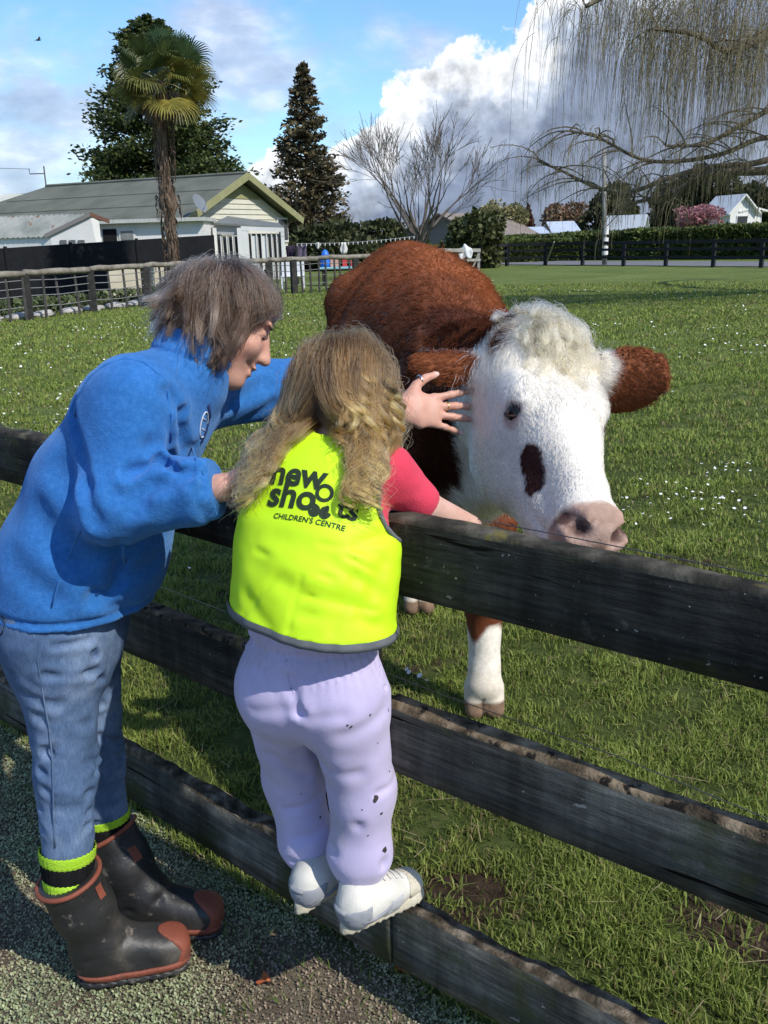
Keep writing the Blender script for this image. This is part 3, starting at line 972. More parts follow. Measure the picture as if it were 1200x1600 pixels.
# ================================================================== palm
def make_palm():
    gen = np.random.default_rng(77)
    D = 30.0; base = aty(266, 402, D); base = np.array([base[0], D, 0.0])
    top = aty(250, 128, D); Hh = top[2]
    e = empty('fan_palm', tuple(base), 'tall fan palm with shaggy trunk in front of the grey roofed house', 'palm')
    tm = pmat('fibrous_palm_trunk', [(.045, .030, .022), (.14, .10, .07), (.26, .20, .15)], 8.0, .95, .1, 1.0, 24.0, 7, (1, 1, .35), bdist=.06)
    pts = []; rr = []
    for i in range(26):
        t = i / 25; x = base[0] + (top[0] - base[0]) * t + .05 * math.sin(6 * t)
        pts.append((x, D, Hh * t)); r = .17 - .05 * t
        if .42 < t < .50: r += .13
        if t > .62: r += .10 * (t - .62)
        rr.append(r * gen.uniform(.93, 1.08))
    MB().tube(pts, rr, 12).build('trunk', tm, e, True)
    # hanging fibre and old leaf bases
    mb = MB()
    for i in range(420):
        z = Hh * gen.uniform(.1, .97); t = z / Hh; a = gen.random() * 6.28; r = .20 + .06 * (t > .6) + (.13 if .40 < t < .5 else 0)
        x0 = base[0] + (top[0] - base[0]) * t
        L = gen.uniform(.12, .35) * (1.6 if t > .62 else 1)
        mb.tube([(x0 + r * math.cos(a), D + r * math.sin(a), z), (x0 + (r + .05) * math.cos(a), D + (r + .05) * math.sin(a), z - L * .5), (x0 + (r + .03) * math.cos(a), D + (r + .03) * math.sin(a), z - L)], [.02, .014, .005], 3, cap=False)
    mb.build('trunk_fibre', tm, e)
    lm = amat('palm_leaf', rough=.45, spec=.4, vary=.12, vscale=2.0, trans=.25)
    c = np.array([top[0], D, Hh])

    def frond(az, el, petiole, span, col, droop, name):
        d = np.array([math.cos(az) * math.cos(el), math.sin(az) * math.cos(el), math.sin(el)])
        V = []; F = []; Cc = []
        hub = c + d * petiole + np.array([0, 0, -.06 * petiole])
        sd = unit(np.cross(d, [0, 0, 1.0]) if abs(d[2]) < .98 else np.array([1., 0, 0])); up = np.cross(sd, d)
        rl = gen.normal(0, .65); sd, up = sd * math.cos(rl) + up * math.sin(rl), up * math.cos(rl) - sd * math.sin(rl)

        def strip(pts, w, cc):
            b = len(V)
            for i, p_ in enumerate(pts):
                ww = w[i]; V.append(p_ - sdv * ww); V.append(p_ + sdv * ww); Cc.append(cc); Cc.append(cc)
            for i in range(len(pts) - 1):
                F.append((b + 2 * i, b + 2 * i + 1, b + 2 * i + 3, b + 2 * i + 2))
        sdv = sd
        strip([c + d * .05, c + d * petiole * .5 + np.array([0, 0, .03]), hub], [.018, .014, .012], np.array(col) * .9)
        ns = 30
        for j in range(ns):
            a = R(-100 + 200 * j / (ns - 1)); q = d * math.cos(a) + sd * math.sin(a) + up * (.10 + .12 * abs(math.sin(a)))
            q = unit(q); Ls = span * (.82 + .18 * math.cos(a)) * gen.uniform(.9, 1.08)
            sdv = unit(np.cross(q, up)); cc = np.array(col) * gen.uniform(.75, 1.25)
            m1 = hub + q * Ls * .55; m2 = hub + q * Ls * .82 + np.array([0, 0, -Ls * .10 * droop]); m3 = hub + q * Ls + np.array([0, 0, -Ls * .34 * droop])
            strip([hub, m1, m2, m3], [.010, .022, .015, .003], cc)
        link(name, npmesh(name, np.array(V), np.array(F), {'col': np.array(Cc)}), lm, e)
    for i in range(54):
        t = i / 53; az = i * 2.399 + gen.normal(0, .35); el = R(84 - 118 * t ** .9) + gen.normal(0, .20)
        k = t ** 1.6
        col = np.array([.050, .095, .034]) * (1 - k) + np.array([.22, .185, .035]) * k
        frond(az, el, .55 + .55 * gen.random(), .62 + .22 * gen.random(), col * gen.uniform(.75, 1.3), .5 + .9 * gen.random(), 'frond')
    for i in range(22):
        az = i * 2.1; frond(az, R(-58 - 26 * gen.random()), .42, .62, (.17, .125, .085), .9, 'dead_frond')


make_palm()


# ================================================================== the house, its lean-tos and outbuildings
M_CREAM = pmat('cream_weatherboard', [(.52, .51, .42), (.60, .58, .48)], 2.0, .7, .3)
M_WHITE = pmat('white_paint', [(.62, .62, .59), (.74, .73, .70)], 1.5, .6, .3)
M_ROOF = pmat('grey_green_roof', [(.105, .112, .092), (.135, .142, .116), (.160, .165, .138)], .9, .95, .05, .2, 8.0, 6, (1, 1, 1))
M_GLASS = pmat('window_glass', [(.015, .018, .02), (.05, .055, .06)], 1.3, .08, .6)
M_OLIVE = pmat('olive_bargeboard', [(.23, .23, .11), (.29, .29, .15)], 3.0, .7)
M_DARK = pmat('dark_opening', [(.008, .008, .009)], rough=.9)
M_CURT = pmat('pale_curtain', [(.36, .35, .32), (.50, .49, .45)], 5.0, .9, stretch=(8, 8, .3))
M_BLACKNET = pmat('black_shade_cloth', [(.006, .007, .009), (.012, .013, .016)], 4.0, .85, .2, .3, 60.0)


def make_house():
    A = np.array([-6.2, 46.0]); rd = unit([-11.0, 5.5]); gd = unit([.447, .894])   # apex plan point, along the ridge, along the gable (to the back right)
    L = 11.6; W = 4.5; zr, ze = aty(398, 276, 46)[2], aty(478, 345, 49.5)[2]; ov = .55
    e = empty('gable_house', (A[0], A[1], 0), 'cream weatherboard house with grey roof and wide gable behind the black screen', 'house')
    def pt(s, w, z): q = A + rd * s + gd * w; return (q[0], q[1], z)
    # walls
    MB().prism([pt(0, -W + .5, 0), pt(0, W - .5, 0), pt(0, W - .5, ze + .1), pt(0, 0, zr - .12), pt(0, -W + .5, ze + .1)], Vector((rd[0] * (L + 3), rd[1] * (L + 3), 0))).build('wall', M_CREAM, e)
    # weatherboards on the gable, each lapped over the one below
    n = 18
    for i in range(n):
        z = .6 + i * .225
        if z < zr - .45:
            half = W - .5 if z < ze else (W - .5) * (zr - z - .1) / (zr - ze)
            half = max(.2, half - .02)
            a, b = pt(-.03, -half, z), pt(-.03, half, z)
            hh = .225; o = Vector((rd[0], rd[1], 0)) * -.022
            A0, B0 = Vector(a), Vector(b)
            h2 = half if z + hh < ze else max(.1, (W - .5) * (zr - z - hh - .1) / (zr - ze)); 
            C0, D0 = Vector(pt(-.012, h2, z + hh)), Vector(pt(-.012, -h2, z + hh))
            mb = MB(); mb.add([A0 + o, B0 + o, C0, D0, A0 - o, B0 - o, C0 - o, D0 - o], [(0, 1, 2, 3), (4, 7, 6, 5), (0, 4, 5, 1), (1, 5, 6, 2), (2, 6, 7, 3), (3, 7, 4, 0)])
            mb.build('weatherboard', M_OLIVE if z > zr - 1.15 else M_CREAM, e)
    # roof: two slopes with a hipped far end
    rf = MB(); t = .12
    for sgn in (-1, 1):
        P = [pt(-ov, 0, zr), pt(L, 0, zr), pt(L + 4.2, sgn * (W + .1), ze), pt(-ov, sgn * (W + .1), ze)]
        rf.prism(P, (0, 0, t))
    rf.prism([pt(L, 0, zr), pt(L + 4.2, W + .1, ze), pt(L + 4.2, -W - .1, ze)], (0, 0, t))
    ro = rf.build('roof', M_ROOF, e)
    # sheet laps and ridge cap
    for s0 in (.38, .70):
        MB().beam(pt(-ov + .3, -(W + .1) * s0, zr + (ze - zr) * s0 + t + .01), pt(L + 2.6 * s0, -(W + .1) * s0, zr + (ze - zr) * s0 + t + .01), .05, .03).build('sheet_lap', M_ROOF, ro)
    MB().tube([pt(-ov, 0, zr + t + .02), pt(L, 0, zr + t + .02)], .09, 6).build('ridge_cap', M_ROOF, ro)
    for sgn in (-1, 1):
        MB().beam(pt(-ov - .03, 0, zr + .03), pt(-ov - .03, sgn * (W + .15), ze + .03 - .03), .05, .30).build('bargeboard', M_OLIVE, ro)
    # window on the gable wall
    w = MB().beam(pt(-.06, 3.0, 2.15), pt(-.06, 3.95, 2.15), .08, 1.15).build('window', M_WHITE, e)
    MB().beam(pt(-.11, 3.08, 2.15), pt(-.11, 3.5, 2.15), .03, .95).build('pane', M_GLASS, w)
    MB().beam(pt(-.11, 3.55, 2.15), pt(-.11, 3.88, 2.15), .03, .95).build('pane', M_GLASS, w)
    # satellite dish
    dm = pmat('grey_dish', [(.16, .18, .20)], rough=.5); dc = aty(311, 318, 41.5)
    V = []; F = []; ax = Vector((.75, -.45, .48)).normalized(); xx = ax.cross(Vector((0, 0, 1))).normalized(); yy = xx.cross(ax)
    for i in range(5):
        for k in range(16):
            r = .36 * i / 4; a = k * 6.283 / 16
            V.append(Vector(dc) + xx * r * math.cos(a) + yy * r * 1.15 * math.sin(a) + ax * (.45 * r * r))
    for i in range(4):
        for k in range(16):
            F.append((i * 16 + k, i * 16 + (k + 1) % 16, (i + 1) * 16 + (k + 1) % 16, (i + 1) * 16 + k))
    d = empty('satellite_dish', tuple(dc), 'small grey satellite dish fixed to the roof beside the palm trunk', 'satellite dish')
    mb = MB(); mb.add(V, F); dd = mb.build('dish', dm, d, True)
    MB().tube([dc, dc + np.array([.1, .25, -.35]), dc + np.array([.1, .4, -.75])], .025, 6).build('bracket', dm, d)
    MB().tube([Vector(dc) - yy * .35, Vector(dc) + ax * .42 - yy * .12], .012, 5).build('feed_arm', dm, d)
    # service mast on the ridge with wires
    mt = pmat('mast_steel', [(.10, .10, .10)], rough=.5); b = np.array(pt(L, 0, zr))
    MB().tube([b, b + (0, 0, 1.1)], .035, 6).build('service_mast', mt, e)
    MB().beam(b + (-.75, 0, .75), b + (0, 0, .75), .05, .05).build('mast_arm', mt, e)
    MB().tube([b + (-.75, 0, .8), b + (-.75, 0, 1.0)], .02, 5).build('insulator', mt, e)
    s = aty(-60, 258, 50)
    pl = MB().tube([b + (-.7, 0, .98), (b + (-.7, 0, .98) + s) / 2 + (0, 0, -.05), s], .012, 4).build('power_line', mt)
    put_tags(pl, 'thin dark power line running left from the roof mast', 'wire')
    # glazed lean-to under the gable
    sr = empty('sunroom', tuple(aty(405, 400, 41.8) * np.array([1, 1, 0])), 'white framed glazed sunroom against the cream gable wall', 'sunroom')
    D = 41.5
    def q(x, y, dd=D): return aty(x, y, dd)
    rm = pmat('sunroom_roof', [(.13, .14, .13), (.19, .20, .19)], 2.0, .6)
    MB().prism([q(334, 351, 41.0), q(443, 357, 41.0), q(436, 351, 44), q(356, 340, 44)], (0, 0, .07)).build('roof', rm, sr)
    MB().beam(q(378, 357, 40.96), q(443, 359, 40.96), .08, .16).build('fascia', M_WHITE, sr)
    MB().beam(q(334, 357, 41.2), q(376, 360, 41.2), .05, .42).build('upper_panel', pmat('grey_panel', [(.36, .37, .37)], rough=.6), sr)
    for i, x in enumerate((335, 374.5, 383, 441)):
        a = q(x, 356, 41.0); MB().beam(np.array([a[0], 41.0, 0]), a, .22 if i in (1, 2) else .14, .14, (0, 1, 0)).build('corner_post', M_WHITE, sr)
    def glaz(x0, x1, y0, nm):
        a, b2 = q(x0, y0, 41.1), q(x1, y0, 41.1)
        wn = MB().prism([a, b2, (b2[0], b2[1], .1), (a[0], a[1], .1)], (0, .04, 0)).build('window', M_GLASS, sr)
        k = 7 if nm else 4
        for i in range(k):
            x = a[0] + (b2[0] - a[0]) * (i + .5) / k
            if nm and i in (1, 3):
                MB().prism([(x - .12, 41.05, .5), (x + .10, 41.05, .5), (x + .10, 41.05, a[2] - .1), (x - .12, 41.05, a[2] - .1)], (0, .02, 0)).build('blind', M_WHITE, wn)
            else:
                MB().prism([(x - .07, 41.06, .1), (x - .01, 41.06, .1), (x - .05, 41.06, a[2] - .04), (x - .10, 41.06, a[2] - .04)], (0, .03, 0)).build('curtain', M_CURT, wn)
            if i:
                xx_ = a[0] + (b2[0] - a[0]) * i / k; MB().beam((xx_, 41.0, .1), (xx_, 41.0, a[2]), .035, .03, (0, 1, 0)).build('mullion', M_WHITE, wn)
    glaz(336, 373, 369, 0); glaz(385, 440, 365, 1)
    # flat roofed white porch left of it
    po = empty('flat_porch', tuple(aty(240, 400, 39.5) * np.array([1, 1, 0])), 'low white flat-roofed porch behind the palm trunk', 'porch')
    D = 39.5
    a, b2 = q(141, 352), q(331, 346)
    MB().prism([(a[0], D, 0), (b2[0], D, 0), (b2[0], D, b2[2]), (a[0], D, a[2])], (0, 2.5, 0)).build('wall', M_WHITE, po)
    MB().beam((a[0] - .15, D + 1.1, a[2] + .06), (b2[0] + .1, D + 1.1, b2[2] + .06), 2.9, .14).build('roof', pmat('porch_roof', [(.36, .37, .34), (.52, .52, .48)], 2.5, .8, stretch=(6, .6, 1)), po)
    a, b2 = q(272, 374), q(322, 372); 
    MB().prism([(a[0], D - .02, 0), (b2[0], D - .02, 0), (b2[0], D - .02, b2[2]), (a[0], D - .02, a[2])], (0, .05, 0)).build('doorway', M_DARK, po)
    for x0, x1 in ((152, 178), (181, 203), (205, 231)):
        a, b2 = q(x0, 359), q(x1, 377)
        wn = MB().prism([(a[0], D - .05, b2[2]), (b2[0], D - .05, b2[2]), (b2[0], D - .05, a[2]), (a[0], D - .05, a[2])], (0, .06, 0)).build('window', M_WHITE if x0 != 181 else M_DARK, po)
        if x0 != 181:
            MB().prism([(a[0] + .08, D - .08, b2[2] + .07), (b2[0] - .08, D - .08, b2[2] + .07), (b2[0] - .08, D - .08, a[2] - .07), (a[0] + .08, D - .08, a[2] - .07)], (0, .02, 0)).build('pane', pmat('hazy_pane', [(.16, .17, .17), (.26, .26, .25)], 3.0, .3), wn)
    # shed with corrugated roof at the far left
    sh = empty('garden_shed', tuple(aty(80, 400, 37) * np.array([1, 1, 0])), 'white shed with a rusty pale corrugated roof at the left edge', 'shed')
    D = 37.0; ax_ = q(141, 336, D); lx = q(75, 369, D); rx = q(167, 346, D + 1.0); bk = np.array([-5.5, 1.6, 0])
    MB().prism([(lx[0] + .1, D, 0), (rx[0] - .1, D + .3, 0), (rx[0] - .1, D + .3, rx[2]), (ax_[0], D, ax_[2] - .05), (lx[0] + .1, D, lx[2])], Vector(bk * .95)).build('wall', M_WHITE, sh)
    cm = pmat('corrugated_iron', [(.20, .21, .18), (.32, .33, .30), (.42, .42, .38)], 1.2, .7, second=[((.22, .12, .07), 3.0, .62, .72)])
    Vv = []; Ff = []; nn = 64
    L0, A0 = Vector(lx) + Vector((0, -.05, .02)), Vector(ax_) + Vector((0, -.05, .05))
    for i in range(nn + 1):
        t = i / nn; o = Vector(bk) * t + Vector((0, 0, .028 * math.sin(t * 6.283 * 26)))
        Vv += [L0 + o + (L0 - A0) * .06, A0 + o]
    for i in range(nn):
        Ff.append((2 * i, 2 * i + 1, 2 * i + 3, 2 * i + 2))
    mb = MB(); mb.add(Vv, Ff); mb.build('roof', cm, sh)
    MB().prism([A0, Vector(rx) + Vector((.1, 0, .02)), Vector(rx) + Vector((.1, 0, .02)) + Vector(bk), A0 + Vector(bk)], (0, 0, .04)).build('roof', cm, sh)
    MB().beam(ax_ + (0, -.06, .02), rx + (.1, -.06, .0), .05, .14).build('bargeboard', pmat('red_brown_trim', [(.14, .07, .05)], rough=.8), sh)
    MB().beam(ax_ + (0, -.06, .02), lx + (-.1, -.06, .0), .05, .14).build('bargeboard', pmat('grey_trim', [(.20, .19, .18)], rough=.8), sh)
    for x0 in (94, 108, 122):
        a, b2 = q(x0, 375, D), q(x0 + 11, 384, D)
        MB().prism([(a[0], D - .05, b2[2]), (b2[0], D - .05, b2[2]), (b2[0], D - .05, a[2]), (a[0], D - .05, a[2])], (0, .06, 0)).build('window', pmat('shed_pane', [(.12, .13, .13)], rough=.3), sh)


make_house()


# ================================================================== black screen, stick fence and yard clutter
def make_left_fences():
    sc = empty('shade_cloth_screen', tuple(aty(150, 450, 33) * np.array([1, 1, 0])), 'long black shade-cloth screen in front of the shed and porch', 'screen')
    xs = (-70, 8, 110, 213, 262, 335)
    top = lambda x: 388 - (x / 335.0) * 21
    Dd = lambda x: 32.0 + (x / 335.0) * 3.5
    for i in range(len(xs) - 1):
        a, b = aty(xs[i], top(xs[i]), Dd(xs[i])), aty(xs[i + 1], top(xs[i + 1]), Dd(xs[i + 1]))
        if i == 3:
            b = aty(258, top(258), Dd(258))
        MB().prism([(a[0] + .02, a[1], .05), (b[0] - .02, b[1], .05), tuple(b - (.02, 0, 0)), tuple(a + (.02, 0, 0))], (0, .03, 0)).build('panel', M_BLACKNET, sc)
        MB().tube([(a[0], a[1], 0), (a[0], a[1], a[2] + .05)], .06, 8).build('post', M_DARK, sc)
    wood = pmat('weathered_pole', [(.11, .095, .075), (.21, .19, .155), (.30, .28, .23)], 5.0, .9, .1, .6, 26.0)
    dk = pmat('dark_old_timber', [(.022, .022, .022), (.055, .052, .048)], 7.0, .9, .1, .5, 40.0)
    stick = pmat('grey_stick', [(.035, .034, .032), (.085, .08, .075)], 8.0, .9)
    wire = pmat('fence_wire', [(.20, .20, .20)], rough=.5)

    def run(name, label, pl, posts, npick, skip=0.0, hb=1.06, gate=False):
        """pl: plan polyline of the fence; round top pole, square posts, thin upright sticks and wires"""
        gen = np.random.default_rng(len(label))
        e = empty(name, (pl[0][0], pl[0][1], 0), label, 'fence')
        pl = [np.array(p_, float) for p_ in pl]
        for a, b in zip(pl[:-1], pl[1:]):
            L = np.linalg.norm(b - a)
            m = [a + (b - a) * t for t in np.linspace(0, 1, 7)]
            MB().tube([(p_[0], p_[1], hb + gen.normal(0, .012)) for p_ in m], [.075 * gen.uniform(.9, 1.1) for _ in m], 8).build('top_pole', wood, e, True)
            for z in (.30, .55, .72, .9):
                MB().tube([(a[0], a[1], z), ((a + b)[0] / 2, (a + b)[1] / 2, z - .03), (b[0], b[1], z)], .011, 4).build('wire', wire, e)
        for x, y in posts:
            MB().box((x, y, .52), (.19, .15, 1.06), .3 + gen.normal(0, .1)).build('post', dk, e, bevel=.012)
        # sticks
        tot = sum(np.linalg.norm(b - a) for a, b in zip(pl[:-1], pl[1:]))
        for i in range(npick):
            s = tot * (i + .5 + gen.uniform(-.15, .15)) / npick
            for a, b in zip(pl[:-1], pl[1:]):
                L = np.linalg.norm(b - a)
                if s <= L:
                    c = a + (b - a) * s / L; break
                s -= L
            ln = gen.normal(0, .035, 2)
            MB().tube([(c[0], c[1], -.02), (c[0] + ln[0] * .5, c[1], .5), (c[0] + ln[0], c[1], 1.03)], [.036, .034, .030], 6).build('stick', stick, e)
        return e
    run('stick_fence', 'rustic stick fence with a round top pole at the left edge, before the black screen',
        [(-9.6, 19.8), (-8.12, 22.8), (-7.22, 24.9), (-6.35, 27.0), (-5.55, 29.2)], [(-8.12, 22.8), (-7.22, 24.9), (-6.35, 27.0)], 17)
    run('stick_fence', 'rustic stick fence with dark top pole below the cream house, ending behind the cow',
        [(-5.4, 29.4), (-3.35, 30.6), (-1.9, 31.4), (.9, 33.0)], [(-3.35, 30.6), (-2.62, 31.0), (-.7, 32.1)], 26)
    # pale stones and a low wall under the screen
    gen = np.random.default_rng(8); st = pmat('pale_stone', [(.30, .28, .25), (.48, .46, .42)], 4.0, .9, .2, .4, 20.0)
    ORD = ('first', 'second', 'third', 'fourth', 'fifth', 'sixth', 'seventh', 'eighth', 'ninth')
    for i in range(9):
        x = -9.6 + i * .36; y = 21.0 + i * .78 + gen.normal(0, .1); bm = bmesh.new(); bmesh.ops.create_icosphere(bm, subdivisions=2, radius=1)
        for v in bm.verts:
            v.co = Vector((x, y, .05)) + Vector((v.co.x * .28, v.co.y * .5, v.co.z * .10)) * (1 + .25 * math.sin(7 * v.co.x + i) * math.cos(5 * v.co.y))
        me = bpy.data.meshes.new('edging_stone'); bm.to_mesh(me); bm.free()
        put_tags(link('edging_stone', me, st, None, True), ORD[i] + ' pale edging stone from the left in the row below the stick fence', 'stone', 'edging stones along the left fence')
    mb = MB(); a, b = aty(168, 425, 29.6), aty(258, 415, 31.5)
    w = MB().prism([(a[0], a[1], 0), (b[0], b[1], 0), (b[0], b[1], .98), (a[0], a[1], .9)], (0, .2, 0)).build('garden_wall', pmat('cream_block', [(.42, .38, .28), (.54, .50, .40)], 2.0, .9))
    put_tags(w, 'low cream garden wall seen through the stick fence left of the palm', 'wall')
    # coarse weeds along the foot of the screen
    P = np.c_[-9.6 + 4.2 * gen.random(2600), 22.5 + 9 * gen.random(2600), np.zeros(2600)]
    P[:, 1] = 23.5 + (P[:, 0] + 9.6) * 2.0 + gen.normal(0, .5, 2600); P[:, 2] = .05 + .35 * gen.random(2600) ** 2
    o = leafobj('weeds', P, .10, gen, (.05, .075, .025), (.17, .19, .09), M_LEAF, None)
    put_tags(o, 'pale weedy growth along the foot of the left stick fence', 'weeds', kind='stuff')
    # washing line and yard things
    ws = empty('washing_line', tuple(aty(520, 410, 38) * np.array([1, 1, 0])), 'sagging washing line of small pegs behind the stick fence', 'washing line')
    D = 38.0; a, b, c = aty(462, 381, D), aty(545, 378, D), aty(652, 369, D)
    line = [a * (1 - t) + c * t + np.array([0, 0, -.08 * math.sin(math.pi * t)]) for t in np.linspace(0, 1, 13)]
    MB().tube(line, .018, 4).build('line', wire, ws)
    pm = pmat('pale_pegs', [(.55, .54, .50)], rough=.7)
    for i in range(26):
        t = (i + .3) / 26; p_ = a * (1 - t) + c * t + np.array([0, 0, -.08 * math.sin(math.pi * t)])
        MB().box(p_ + (0, -.02, -.03), (.035, .03, .10)).build('peg', pm, ws)
    for x in (463, 651):
        p_ = aty(x, 381 if x < 500 else 369, D); MB().tube([(p_[0], D, 0), (p_[0], D, p_[2] + .05)], .045, 7).build('post', dk, ws)

    def garment(name, label, px0, px1, py0, py1, col, D=37.9, seed=0, taper=.1):
        a, b = aty(px0, py0, D), aty(px1, py1, D); n = 8; V = []; F = []
        for j in range(6):
            z = a[2] + (b[2] - a[2]) * j / 5
            for i in range(n + 1):
                t = i / n; x = a[0] + (b[0] - a[0]) * (t + (t - .5) * taper * math.sin(j * 1.3 + seed))
                V.append((x, D + .05 * math.sin(t * 9 + seed + .5 * j), z))
        for j in range(5):
            for i in range(n):
                k = j * (n + 1) + i; F.append((k, k + 1, k + n + 2, k + n + 1))
        o = link(name, npmesh(name, np.array(V), F), pmat(name + '_cloth', [tuple(.7 * c for c in col), col], 6.0, .9), None, True)
        sm = o.modifiers.new('thickness', 'SOLIDIFY'); sm.thickness = .02
        return put_tags(o, label, 'clothing')
    garment('hanging_garment', 'dark purple garment hung beside the corner of the cream house', 447, 462, 384, 416, (.035, .022, .045), 38.3, 1)
    garment('hanging_garment', 'dull mauve garment hung at the right of the dark purple one', 463, 480, 383, 411, (.13, .11, .16), 38.1, 2)
    garment('hanging_garment', 'white garment hung alone on the washing line', 532, 542, 379, 397, (.70, .70, .66), 37.95, 4, .3)
    garment('hanging_garment', 'small white sock pegged on the washing line', 494, 499, 379, 389, (.66, .66, .62), 37.95, 5, .3)
    # play things
    def rounded(name, label, c, r, col, cat):
        bm = bmesh.new(); bmesh.ops.create_icosphere(bm, subdivisions=3, radius=1)
        for v in bm.verts:
            s = 1.0 if v.co.z < 0 else .85
            v.co = Vector(c) + Vector((v.co.x * r[0] * s, v.co.y * r[1] * s, max(v.co.z, -.55) * r[2]))
        me = bpy.data.meshes.new(name); bm.to_mesh(me); bm.free()
        return put_tags(link(name, me, pmat(name + '_plastic', [col], rough=.4), None, True), label, cat)
    D = 36.0
    tb = empty('play_table', tuple(aty(545, 412, D) * np.array([1, 1, 0])), 'long pale turquoise table behind the stick fence, left of the cow', 'table')
    a, b = aty(498, 410, D), aty(598, 405, D); tm = pmat('turquoise_plastic', [(.22, .46, .52)], rough=.5)
    zt = .62
    MB().box(((a[0] + b[0]) / 2, D, zt), (b[0] - a[0], .7, .09)).build('tabletop', tm, tb, bevel=.02)
    for sx in (a[0] + .15, b[0] - .15):
        for sy in (-.25, .25):
            MB().box((sx, D + sy, zt / 2 - .025), (.07, .07, zt - .05)).build('leg', dk, tb)
    def ontab(x): return (aty(x, 400, D)[0], D, zt + .045)
    x = ontab(508); rounded('blue_tub', 'bright blue rounded tub on the turquoise table', (x[0], D, x[2] + .22), (.20, .20, .40), (.03, .16, .62), 'tub')
    for i, (px, col, lab, w_, h_) in enumerate(((523, (.55, .32, .25), 'pinkish box on the turquoise table beside the blue tub', .34, .26), (538, (.60, .05, .05), 'red toy box on the turquoise table', .16, .2), (551, (.55, .08, .07), 'second red toy box, right of the first on the turquoise table', .15, .17), (573, (.62, .62, .62), 'white carton on the turquoise table nearest to the cow', .22, .15))):
        x = ontab(px); bx = empty('toy_box', x, lab, 'box')
        MB().box((x[0], D, x[2] + h_ / 2), (w_, .25, h_)).build('carton', pmat('box_card', [col], rough=.6), bx, bevel=.01)
        MB().box((x[0], D, x[2] + h_ + .012), (w_ + .02, .27, .03)).build('lid', pmat('box_lid', [tuple(min(1, c * 1.2) for c in col)], rough=.6), bx, bevel=.005)
    # white garden chairs behind the fence
    cm = pmat('white_plastic', [(.66, .67, .68)], rough=.45); D = 34.5
    for px, lab in ((450, 'white plastic chair behind the stick fence, nearest to the woman'), (467, 'white plastic chair behind the stick fence, under the mauve garment')):
        b = aty(px, 452, D); x = b[0]; e = empty('garden_chair', (x, D, 0), lab, 'chair')
        MB().box((x, D, .42), (.42, .42, .04)).build('seat', cm, e, bevel=.01)
        MB().box((x, D + .2, .68), (.42, .04, .5)).build('backrest', cm, e, bevel=.01)
        for sx in (-.18, .18):
            for sy in (-.18, .18):
                MB().box((x + sx, D + sy, .2), (.05, .05, .4)).build('leg', cm, e)


make_left_fences()


